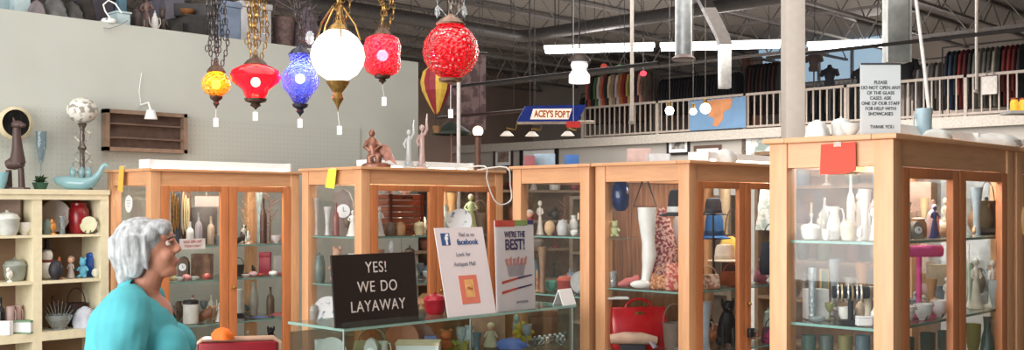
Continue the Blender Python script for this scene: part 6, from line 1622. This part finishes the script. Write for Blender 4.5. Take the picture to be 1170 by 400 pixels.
# right racks
X6 = 23.8; z6 = zz(68, dep(X6, yx(1055, X6)))
ya, yb = rack(1046, 1078, z6, X6, 'clothes rack of grey printed tops right of the broad black dress form')
SPC[0] = (ya - yb) / 6
for k in range(6):
    y = ya - (ya - yb) * (k + .5) / 6; c_ = [('6d6a6c', 'mid grey'), ('8d8987', 'light grey'), ('3a383c', 'charcoal'), ('a8a4a0', 'silver grey'), ('55504e', 'brown grey'), ('7d7672', 'stone grey')][k]
    garment((X6, y, z6 - 1.18), 1.08, .48, .16, c_[0], c_[1] + ' printed top right of the broad black dress form', rg.uniform(-.1, .1), 'grey tops on the right', 'top')
X7 = 23.6; z7 = zz(50, dep(X7, yx(1120, X7)))
ya, yb = rack(1083, 1172, z7, X7, 'tall clothes rack with navy, red and grey clothes at the right edge')
c7 = [('2c3038', 'midnight'), ('34435c', 'navy'), ('26282c', 'black'), ('7a2c2c', 'deep red'), ('5a2a2c', 'wine'), ('3b3a3c', 'charcoal'), ('77746c', 'stone'), ('8d887c', 'beige grey'), ('696a66', 'sage grey'), ('59544e', 'olive brown'), ('a09a8c', 'oatmeal'), ('2a2a2c', 'coal'), ('6b2a28', 'brick red'), ('7c2f2c', 'tomato red'), ('5d2624', 'maroon'), ('303034', 'graphite')]
SPC[0] = (ya - yb) / 16
for k in range(16):
    y = ya - (ya - yb) * (k + .5) / 16; c_ = c7[k]
    garment((X7, y, z7 - 1.4), 1.3, .5, .11, c_[0], c_[1] + ' long garment on the tall rack at the right edge of the mezzanine', rg.uniform(-.1, .1), 'long garments on the tall right rack', 'dress')
# white bag on the railing
x = 22.97; y = yx(1131, x); d = dep(x, y); q = d / F
t = thing('hanging_bag', 'white cloth bag hooked over the mezzanine railing at the right', 'bag', (x, y, 4.43 - 26 * q), -PI / 2)
m = MB().b2(-8.5 * q, -.04, 0, 8.5 * q, .02, 21 * q, bev=.02); m.build('body', pm('cfcac6', .8), t)
MB().tube([(-5 * q, -.01, 20 * q), (-3 * q, .03, 27 * q), (0, .08, 27.3 * q), (3 * q, .03, 27 * q), (5 * q, -.01, 20 * q)], .012, 6).build('handle', pm('8f8a86', .8), t)
for px, lb, d in ((1116, 'pale hanging pole left of the white cloth bag', 16), (722, 'pale hanging pole crossing the left part of the railing', 15)):
    p = at(px, 104 if px > 1000 else 140, d); t = thing('hanging_pole', lb, 'pole', p)
    MB().tube([(0, 0, 0), (0, 0, 6.08 - p.z)], .026, 8).build('pole', pm('b5aca4', .5), t); MB().lathe([(0, -.03), (.05, -.02), (.05, .02), (0, .03)]).build('end_cap', pm('8d857e', .5), t)
# little amber jar light at far right
x = 22.9; y = yx(1161, x); d = dep(x, y)
for px, lb in ((1159, 'amber glass jar candle on the ledge at the right edge'), (1169, 'amber glass jar candle cut by the right edge')):
    d = 7.0; p = at(px, 127, d); q = d / F
    t = thing('jar_candle', lb, 'candle', p, FR); lathe_of([(0, 0), (.9, 0), (1, .06), (1, .8), (.8, .9), (.8, 1), (0, 1)], 13 * q, 9 * q).build('jar', glow('e8a030', .8), t); MB().lathe([(0, 13 * q), (4 * q, 13 * q), (4 * q, 15 * q), (0, 15 * q)]).build('lid', pm('8f3a2a', .5), t)
p = at(1164, 127, 7.0); q = 7 / F
t = thing('wall_ledge', 'pale shelf ledge carrying the amber jar candles', 'shelf', p, FR)
MB().b2(-14 * q, -.06, -.02, 30 * q, .1, -.0005).build('board', pm('b9b8b4', .6), t); MB().tube([(14 * q, .02, -.02), (14 * q, .02, -p.z + .0)], .02, 8).build('post', STEEL, t)
# bare bulbs
for px, py_, r, lb in ((765, 126.5, 5, 'leftmost of the three bare globe bulbs before the railing'), (792, 127.5, 4, 'middle and smallest of the three bare globe bulbs'), (806, 124, 6, 'rightmost and largest of the three bare globe bulbs')):
    d = 12.9; q = d / F; p = at(px, py_, d); t = thing('globe_bulb', lb, 'hanging lamp', p, FR, 'bare globe bulbs before the railing')
    MB().ell((0, 0, 0), r * q).build('bulb', glow('fff0dc', 8), t); MB().lathe([(0, r * q), (2.2 * q, r * q), (2 * q, r * q + 5 * q), (0, r * q + 6 * q)]).build('socket', BRASS, t)
    MB().tube([(0, 0, r * q + 5 * q), (0, 0, 6.08 - p.z)], .004, 5).build('cord', pm('7d746c', .5), t)

# ------------------------------------------------------------------ blue lamp sign, wall lamps, balloon, rug
d = 12.0; q = d / F; p = at(630, 131, d)
t = thing('lamp_sign', 'slanting blue hanging sign with a cream panel of orange letters', 'sign', p, FR + .25)
wd = 72 * q; h = 18 * q; sl = 5 * q
brd = MB().prism([(-wd / 2 - sl, -h / 2), (wd / 2 - sl, -h / 2 + 2 * q), (wd / 2 + sl, h / 2 + 3 * q), (-wd / 2 + sl, h / 2)], .05).build('board', pm('1e3a9c', .4), t)
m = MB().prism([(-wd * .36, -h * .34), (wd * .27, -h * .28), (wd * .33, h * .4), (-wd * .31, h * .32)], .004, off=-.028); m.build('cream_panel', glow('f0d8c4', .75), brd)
text("ACEY'S FORT", 10.5 * q, pm('c8642a', .5), brd, -.0, -.031, 0, sx=.68, bold=.004)
for s_ in (-.35, .35): MB().tube([(wd * s_, 0, h * .5), (wd * s_, 0, 6.08 - p.z)], .006, 5).build('chain', DKC, t)
# pendant rail with three white shades
p = at(640, 141, 12.4); q = 12.4 / F
t = thing('pendant_bar_lamp', 'white bar lamp with three small white shades under the blue sign', 'hanging lamp', p, FR + .2)
MB().tube([(-50 * q, 0, 0), (40 * q, 0, 2 * q)], .02, 8).build('bar', pm('e3d2c2', .4), t)
for x, z in ((-62, -14), (-33, -14), (9, -13)):
    a = MB().tube([(x * q + 12 * q, 0, 0), (x * q + 10 * q, 0, -8 * q), (x * q, 0, z * q + 8 * q), (x * q, 0, z * q + 3 * q)], .01, 6).build('arm', BRASS, t)
    MB().lathe([(0, 4 * q), (3 * q, 4 * q), (8 * q, -1 * q), (7.4 * q, -1 * q), (0, 2.5 * q)], (x * q, 0, z * q)).build('shade', glow('f3e6d6', .5), a)
for s_ in (-30, 30): MB().tube([(s_ * q, 0, 0), (s_ * q, 0, 6.08 - p.z)], .005, 5).build('cord', DKC, t)
d = 12.0; p = at(655, 146, d); q = d / F
t = thing('red_tag', 'bright red tag hanging from the right end of the blue sign', 'tag', p, FR); MB().b2(-8 * q, -.03, 0, 8 * q, -.02, 7 * q).build('card', pm('e8322e', .6), t); MB().tube([(0, -.025, 7 * q), (0, -.02, 17 * q), (0, 0, 6.08 - p.z)], .003, 5).build('string', WHITE, t)
for px, py_, lb, c_ in ((735, 84, 'round red tag on the clothes rack behind the black rod', 'e0304a'), (690, 76, 'small red tag hanging on the black rod', 'd84a3a'), (708, 77, 'small green tag hanging on the black rod', '4a9a5a')):
    d = 12.3 if px < 720 else 20; p = at(px, py_, d); q = d / F
    t = thing('round_tag', lb, 'tag', p, FR); MB().prism([(4 * q * math.cos(a), 3.4 * q * math.sin(a)) for a in [2 * PI * k / 14 for k in range(14)]], .006).build('disc', pm(c_, .6), t); MB().tube([(0, 0, 3 * q), (0, 0, 6.08 - p.z)], .003, 4).build('string', DKC, t)
# toy hot air balloon
d = 9.5; q = d / F; p = at(499, 152, d)
t = thing('model_balloon', 'yellow and dark red model hot air balloon hanging left of the red globe lamp', 'model balloon', p, FR)
prof = [(3, 22), (10, 34), (17, 48), (19, 58), (16, 70), (8, 77), (.1, 79)]
n_ = 16; rings = [[Vector((r * q * math.cos(2 * PI * k / n_), r * q * math.sin(2 * PI * k / n_), z * q)) for k in range(n_)] for r, z in prof]
for par, mt, nm in ((0, pm('d8b04a', .6), 'yellow_gores'), (1, pm('8c2430', .6), 'red_gores')):
    m = MB()
    for k in range(n_):
        if (k // 2) % 2 != par: continue
        for i in range(len(rings) - 1): m._add([rings[i][k], rings[i][(k + 1) % n_], rings[i + 1][(k + 1) % n_], rings[i + 1][k]], [[0, 1, 2, 3]])
    m.build(nm, mt, t)
MB().lathe([(0, 0), (4 * q, 0), (5 * q, 8 * q), (4 * q, 8 * q), (0, 2 * q)]).build('basket', pm('7d5a3a', .8), t)
m = MB()
for k in range(4): a = PI / 2 * k + .4; m.tube([(4 * q * math.cos(a), 4 * q * math.sin(a), 8 * q), (4 * q * math.cos(a), 4 * q * math.sin(a), 24 * q)], .003, 4)
m.tube([(0, 0, 79 * q), (0, 0, 6.08 - p.z)], .004, 4); m.build('ropes', DKC, t)
# rug hanging
p = at(534, 148, 13.6); q = 13.6 / F
t = thing('hanging_rug', 'purple grey patterned rug hanging behind the big red globe lamp', 'rug', p, FR + .3)
MB().b2(-24 * q, 0, 0, 22 * q, .012, 88 * q).build('rug', two('6a5658', '90797a', 7, .5, .9), t)
MB().tube([(-26 * q, 0, 88 * q), (24 * q, 0, 88 * q)], .015, 8).build('hanging_bar', DKC, t)
for x in (-20, 18): MB().tube([(x * q, 0, 88 * q), (x * q, 0, 6.08 - p.z)], .004, 5).build('cord', DKC, t)
# dark lampshade lamp & small glowing lamp & back stand
d = 9.9; q = d / F; p = at(516, 154, d)
t = thing('shade_lamp', 'table lamp with a wide dark green shade behind the case tops', 'lamp', (p.x, p.y, 0), FR)
MB().lathe([(6 * q, 14 * q), (22 * q, 3 * q), (22 * q, 0), (21 * q, 0), (5 * q, 13 * q)], (0, 0, p.z)).build('shade', pm('26322a', .6), t)
MB().lathe([(0, .75), (8 * q, .75), (7 * q, .79), (2 * q, .85), (3 * q, 1.1), (5 * q, 1.35), (1.6 * q, 1.7), (1.2 * q, p.z + 10 * q), (0, p.z + 10 * q)]).build('stem', pm('7a4a42', .4), t)
MB().b2(-.3, -.3, .70, .3, .3, .75).build('table_top', OAKH, thing('side_table', 'wooden side table under the dark green shaded lamp', 'table', (p.x, p.y, 0), FR))
tb = [o for o in C.objects if o.name == 'side_table'][0]
for sx_ in (-1, 1):
    for sy_ in (-1, 1): MB().tube([(sx_ * .26, sy_ * .26, .7), (sx_ * .26, sy_ * .26, 0)], .025, 8).build('leg', OAK, tb)
d = 9.0; q = d / F; p = at(546, 150, d)
t = thing('post_lamp', 'small glowing globe lamp on a thin brown post right of the rug', 'lamp', (p.x, p.y, 0), FR)
MB().ell((0, 0, p.z), 6 * q).build('globe', glow('ffdcae', 5), t); MB().lathe([(0, 0), (.12, 0), (.11, .04), (.03, .08), (.025, p.z - 7 * q), (.05, p.z - 5 * q), (0, p.z - 5 * q)]).build('post', pm('6a4838', .5), t)
p = at(524, 160, 8.7); t = thing('post_stand', 'tall pale post with a white paper tag standing behind the case', 'stand', (p.x, p.y, 0), FR)
MB().tube([(0, 0, 0), (0, 0, zz(90, 8.7))], .016, 8).build('post', pm('cfc8c4', .5), t); MB().lathe([(0, 0), (.1, 0), (.09, .03), (0, .05)]).build('base', pm('cfc8c4', .5), t)

# ------------------------------------------------------------------ shelving seen through the cases
def bookcase(label, cx, cy, L, rz, hts, col, Ht=1.75):
    t = thing('open_bookcase', label, 'bookcase', (cx, cy, 0), rz); D = .36
    for x in (-L / 2, L / 2 - .04): bx(x, 0, 0, x + .04, D, Ht).build('side_panel', col, t)
    bx(-L / 2, 0, Ht, L / 2, D, Ht + .03).build('top_board', col, t); bx(-L / 2 + .04, D - .012, 0, L / 2 - .04, D, Ht).build('back_panel', col, t)
    for z in hts: bx(-L / 2 + .04, .0, z - .025, L / 2 - .04, D - .012, z).build('shelf', col, t)
    return t
protos = {}
def bulk(kind, nm, h, w, col, P, rz, label, cat, group):
    k_ = (nm, col)
    if k_ not in protos:
        parts = kind(h, w, pm(col, .4)); a, mb, mt = parts[0]
        if len(parts) > 1:
            for q_ in parts[1:]:
                off = len(mb.bm.verts); tmp = bpy.data.meshes.new('x'); q_[1].bm.to_mesh(tmp); mb.bm.from_mesh(tmp); q_[1].bm.free(); bpy.data.meshes.remove(tmp)
        o = mb.build(nm, pm(col, .4)); protos[k_] = o
    else:
        o = protos[k_].copy(); C.objects.link(o)
    o.location = (P[0], P[1], P[2] + .0012); o.rotation_euler = (0, 0, rz); tag(o, label, cat, group); return o
KN = [(k_vase, 'vase', .2, .11), (k_jar, 'jar', .17, .12), (k_bowl, 'bowl', .08, .16), (k_pitcher, 'pitcher', .19, .15), (k_lady, 'figurine', .2, .09), (k_teapot, 'teapot', .14, .2), (k_dish, 'covered_dish', .11, .19), (k_candle, 'candlestick', .2, .09)]
CL = [('d9d5cc', 'white'), ('8f5a48', 'brown'), ('6f8fa0', 'blue grey'), ('c9a878', 'tan'), ('8a2f30', 'red'), ('5f6e58', 'olive'), ('3a3436', 'black'), ('b9a8a0', 'pinkish grey')]
rb = random.Random(21)
for lab, cx, cy, L, rz, col, wh, Ht in (('brown open bookcase of crockery seen through the porcelain case', 7.6, 3.95, 1.5, -PI / 2 - .2, pm('a9876a', .6, var=.15), 'seen through the porcelain case', 2.02), ('tan open bookcase of crockery seen through the case with the slatted chest', 7.6, 7.4, 2.4, -.35, pm('9a8068', .6, var=.15), 'seen through the case with the slatted chest', 1.95), ('grey brown bookcase of crockery seen through the case at the counter end', 7.7, 5.78, 1.7, -PI / 2 + .1, pm('8d7a68', .6, var=.15), 'seen through the case at the counter end', 1.66), ('dark bookcase of crockery seen through the right doors of the porcelain case', 7.2, .9, 1.7, -PI / 2 - .1, pm('86705e', .6, var=.15), 'seen through the right doors of the porcelain case', 1.7)):
    hts = (.06, .5, .85, 1.16, 1.45) + ((1.76,) if Ht > 1.9 else ()) + ((2.03,) if Ht > 2.2 else ())
    bookcase(lab, cx, cy, L, rz, hts, col, Ht)
    for z in hts[2:]:
        n = int(L / .22)
        for k in range(n):
            u = -L / 2 + .14 + (L - .28) * k / (n - 1); kd = rb.choice(KN); cl = rb.choice(CL); v = rb.uniform(.12, .18)
            P = (cx + u * math.cos(rz) - v * math.sin(rz), cy + u * math.sin(rz) + v * math.cos(rz), z)
            bulk(kd[0], kd[1], kd[2], kd[3], cl[0], P, rz, '%s %s on the bookcase %s' % (cl[1], kd[1].replace('_', ' '), wh), kd[1].replace('_', ' '), '%s %s on the bookcase %s' % (cl[1], kd[1].replace('_', ' '), wh))
# ------------------------------------------------------------------ the woman
def fuse(prims, vox, smooth_it, name, mat, parent, cut=None, sm=.5, fold=0):
    mb = MB()
    for p in prims:
        if p[0] == 'e': mb.ell(p[1], p[2], 20, p[3] if len(p) > 3 else None)
        else:
            pts, rs = p[1], p[2]; mb.tube(pts, rs, 16, flat=p[3] if len(p) > 3 else 1.0)
            r0 = rs if not isinstance(rs, (list, tuple)) else None
            for i in (0, -1): mb.ell(pts[i], (r0 or rs[i]) * .985, 14)
    bmesh.ops.recalc_face_normals(mb.bm, faces=mb.bm.faces)
    me = bpy.data.meshes.new('tmp'); mb.bm.to_mesh(me); mb.bm.free()
    o = bpy.data.objects.new('tmp', me); C.objects.link(o)
    r = o.modifiers.new('r', 'REMESH'); r.mode = 'VOXEL'; r.voxel_size = vox
    s_ = o.modifiers.new('s', 'SMOOTH'); s_.factor = sm; s_.iterations = smooth_it
    dg = bpy.context.evaluated_depsgraph_get(); dg.update()
    m2 = bpy.data.meshes.new_from_object(o.evaluated_get(dg))
    bpy.data.objects.remove(o); m2.name = name
    if cut:
        b = bmesh.new(); b.from_mesh(m2); bmesh.ops.delete(b, geom=[v for v in b.verts if cut(v.co)], context='VERTS'); b.to_mesh(m2); b.free()
    if fold:
        b = bmesh.new(); b.from_mesh(m2); b.normal_update()
        for v in b.verts:
            c = v.co; n_ = v.normal.copy()
            v.co += n_ * fold * (.55 * math.sin(34 * c.z + 16 * c.x + 5 * math.sin(13 * c.y)) + .45 * math.sin(52 * c.z - 30 * c.y + 4 * math.sin(20 * c.x)) + .5 * math.sin(15 * c.x + 22 * c.y + 9 * c.z)) * min(1, max(.15, (1.27 - c.z) * 9))
        b.to_mesh(m2); b.free()
    m2.materials.clear(); m2.materials.append(mat)
    m2.polygons.foreach_set('use_smooth', [True] * len(m2.polygons))
    q = bpy.data.objects.new(name, m2); C.objects.link(q); q.parent = parent
    return q


SKIN = pm('b98068', .6, var=.06, scale=14)
pw = at(162, 300, 3.9)
FWD = math.radians(9); fx = math.cos(FWD) * S + math.sin(FWD) * K; fy = -math.cos(FWD) * K + math.sin(FWD) * S
woman = thing('person', 'person with short grey hair in a turquoise V-neck top, facing right and looking up', 'person', (pw.x, pw.y, 0), math.atan2(-fx, fy))
# local: +y is the way she faces, z up; crown at 1.555
hd = Vector((0, .065, 0))
def Hh(x, y, z):                      # head tilts a little back (she looks up)
    a = .10; y0, z0 = .03, 1.36
    yy, zz_ = y - y0, z - z0
    return (x, y0 + yy * math.cos(a) - zz_ * math.sin(a) + .035, z0 + yy * math.sin(a) + zz_ * math.cos(a))
E_ = lambda x, y, z, r, rot=None: ('e', Hh(x, y, z), r) if rot is None else ('e', Hh(x, y, z), r, rot)
head = [E_(0, -.012, 1.452, (.070, .090, .092)), E_(0, .038, 1.405, (.056, .052, .072)), E_(0, .05, 1.36, (.040, .040, .03)), E_(0, .074, 1.348, (.02, .017, .016)),
        E_(0, .062, 1.488, (.054, .03, .022)), E_(.032, .06, 1.412, (.024, .026, .026)), E_(-.032, .06, 1.412, (.024, .026, .026)),
        ('t', [Hh(0, .083, 1.472), Hh(0, .095, 1.45), Hh(0, .105, 1.431)], [.009, .010, .0115]), E_(.012, .096, 1.424, (.009, .010, .007)), E_(-.012, .096, 1.424, (.010, .012, .008)),
        E_(0, .086, 1.394, (.022, .013, .0075)), E_(0, .084, 1.380, (.02, .013, .008)),
        E_(.071, -.006, 1.432, (.010, .019, .031)), E_(-.071, -.006, 1.432, (.010, .019, .031)),
        ('t', [(0, -.02, 1.2), (0, .005, 1.28), Hh(0, -.0, 1.375)], [.07, .055, .054])]
def hand(sd, wr, dirv):
    out = []
    w0 = Vector(wr); dv = Vector(dirv).normalized(); side = Vector((0, 1, 0)) - dv * dv.y; side.normalize(); nrm = dv.cross(side)
    palm = w0 + dv * .045
    out.append(('t', [w0, w0 + dv * .03, w0 + dv * .085], [.024, .03, .03], .5))
    out.append(('t', [w0 + dv * .04 + side * .018, w0 + dv * .085 + side * .022], [.014, .012])); out.append(('t', [w0 + dv * .04 - side * .018, w0 + dv * .085 - side * .022], [.014, .012]))
    inn = nrm * (-1 if (nrm.x * sd) > 0 else 1)
    for k, L in enumerate((.068, .076, .07, .055)):
        b = w0 + dv * .082 + side * (.028 - .0185 * k)
        out.append(('t', [b, b + dv * L * .45 + inn * .004, b + dv * L * .78 + inn * .016, b + dv * L * .95 + inn * .03], [.0092, .0088, .008, .0068]))
    b = w0 + dv * .03 + side * .028
    out.append(('t', [b, b + dv * .03 + side * .022 + inn * .006, b + dv * .06 + side * .026 + inn * .014], [.012, .0105, .0085]))
    return out
sh_x = .175
arms = []; hands = []
for sd in (1, -1):
    arms.append(('t', [(sd * .155, -.03, 1.215), (sd * .215, -.03, 1.08), (sd * .235, -.02, .97)], [.05, .045, .041]))
    arms.append(('t', [(sd * .235, -.02, .97), (sd * .235, .03, .86), (sd * .225, .08, .765)], [.043, .036, .026]))
    hands += hand(sd, (sd * .225, .08, .765), (-.03 * sd, .28, -.95))
body = head + arms + hands + [('e', (0, -.005, 1.12), (.155, .105, .15)), ('e', (0, .0, .92), (.15, .115, .16)), ('e', (0, -.02, .82), (.165, .125, .11))]
for sd in (1, -1):
    body.append(('t', [(sd * .09, -.02, .8), (sd * .095, .0, .45), (sd * .095, -.01, .09)], [.085, .055, .038])); body.append(('t', [(sd * .095, -.03, .05), (sd * .1, .06, .04), (sd * .105, .14, .03)], [.038, .036, .028]))
fuse(body, .0052, 3, 'body', SKIN, woman)
# v-neck long sleeved top
TURQ = pm('4fa9b3', .9, var=.10, scale=7, bump=.5)
top = [('e', (0, -.02, 1.12), (.195, .15, .17)), ('e', (0, -.035, 1.215), (.18, .115, .082)), ('e', (0, -.115, 1.1), (.165, .08, .15)), ('e', (.08, .10, 1.07), (.09, .085, .09)), ('e', (-.08, .10, 1.07), (.09, .085, .09)),
       ('e', (0, .035, .93), (.195, .175, .16)), ('e', (0, -.01, .82), (.195, .155, .10)), ('e', (0, -.075, 1.16), (.13, .06, .11)),
       ('t', [(.1, -.025, 1.262), (0, -.03, 1.285), (-.1, -.025, 1.262)], [.055, .06, .055])]
for sd in (1, -1): top.append(('t', [(sd * .155, -.022, 1.232), (sd * .2, -.03, 1.165), (sd * .232, -.035, 1.05), (sd * .245, -.02, .96), (sd * .238, .03, .865), (sd * .234, .05, .82)], [.086, .09, .08, .068, .055, .05]))
def vcut(c):
    if c.z < .775: return True
    if c.z > 1.17 and c.y > -.02 and abs(c.x) < (c.z - 1.165) * .62: return True
    return False
fuse(top, .007, 4, 'top', TURQ, woman, cut=vcut, fold=.0045)
chest = fuse([('e', (0, .045, 1.185), (.10, .068, .085)), ('t', [(0, .0, 1.2), (0, .005, 1.3)], [.075, .058])], .008, 3, 'neckline_skin', SKIN, woman)
# trousers and shoes
tr_p = [('e', (0, -.005, .80), (.178, .14, .09))]
for sd in (1, -1): tr_p.append(('t', [(sd * .09, -.01, .78), (sd * .1, .0, .45), (sd * .1, -.015, .1)], [.1, .078, .07]))
fuse(tr_p, .011, 3, 'trousers', pm('33363f', .85), woman)
for sd in (1, -1): fuse([('t', [(sd * .098, -.045, .045), (sd * .102, .06, .042), (sd * .108, .16, .034)], [.045, .046, .036])], .008, 2, 'shoe', pm('d5d2cc', .6), woman)
# hair
HAIR = pm('a3a6a8', .6, var=.30, scale=9, stretch=(9, 6, 1.2), bump=.5)
hr = [E_(0, -.03, 1.478, (.086, .098, .088)), E_(0, -.075, 1.43, (.078, .065, .09)), E_(0, -.082, 1.36, (.066, .045, .065)),
      E_(.066, -.038, 1.432, (.026, .054, .066)), E_(-.066, -.038, 1.432, (.026, .054, .066)), E_(.068, -.045, 1.385, (.02, .034, .045)), E_(-.068, -.045, 1.385, (.02, .034, .045)),
      E_(.02, .05, 1.525, (.058, .042, .026)), E_(.035, .066, 1.51, (.04, .024, .024)), E_(-.045, .058, 1.505, (.034, .026, .03)), E_(.06, .012, 1.497, (.022, .036, .036)), E_(-.06, .012, 1.497, (.022, .036, .036))]
rh = random.Random(4)
for k in range(46):                                  # locks of hair, swept down and back over the cap
    a = rh.uniform(-2.5, 2.5); r_ = rh.uniform(.5, 1)
    x0, y0 = .05 * math.sin(a) * r_, -.03 - .06 * math.cos(a) * r_
    x1, y1 = .088 * math.sin(a), -.035 - .103 * math.cos(a)
    if y1 > .0: continue
    zl = 1.345 + .05 * (1 + math.sin(a * 1.7)) * .5 + max(0, y1) * .8
    hr.append(('t', [Hh(x0, y0, 1.548 - .02 * r_), Hh(x1 * .97, y1 * .98 if y1 < 0 else y1, 1.49), Hh(x1 * .99, y1, 1.43), Hh(x1 * .88, y1 * .9, zl)], [.008, .010, .0095, .004]))
fuse(hr, .0052, 2, 'hair', HAIR, woman, sm=.4)
for sd in (1, -1):
    ey = MB().ell(Hh(sd * .03, .0745, 1.458), .0108, 14).build('eye', pm('c9beb6', .3, var=.02), woman)
    MB().ell(Hh(sd * .031, .0836, 1.459), (.0055, .004, .0055), 10).build('iris', pm('3c3a36', .2), ey)
    m = MB(); m.tube([Hh(sd * .014, .093, 1.478), Hh(sd * .03, .0905, 1.483), Hh(sd * .046, .078, 1.477)], [.0032, .0036, .002], 6); m.build('eyebrow', pm('8d8078', .8), woman)
    m = MB(); m.tube([Hh(sd * .015, .083, 1.463), Hh(sd * .03, .0875, 1.469), Hh(sd * .045, .076, 1.462)], [.003, .0055, .003], 8); m.build('eyelid', pm('a8745f', .6), woman)
m = MB(); m.tube([Hh(-.021, .09, 1.387), Hh(0, .1, 1.389), Hh(.021, .09, 1.387)], [.002, .0045, .002], 8, flat=.9); m.build('lips', pm('b06a62', .5), woman)
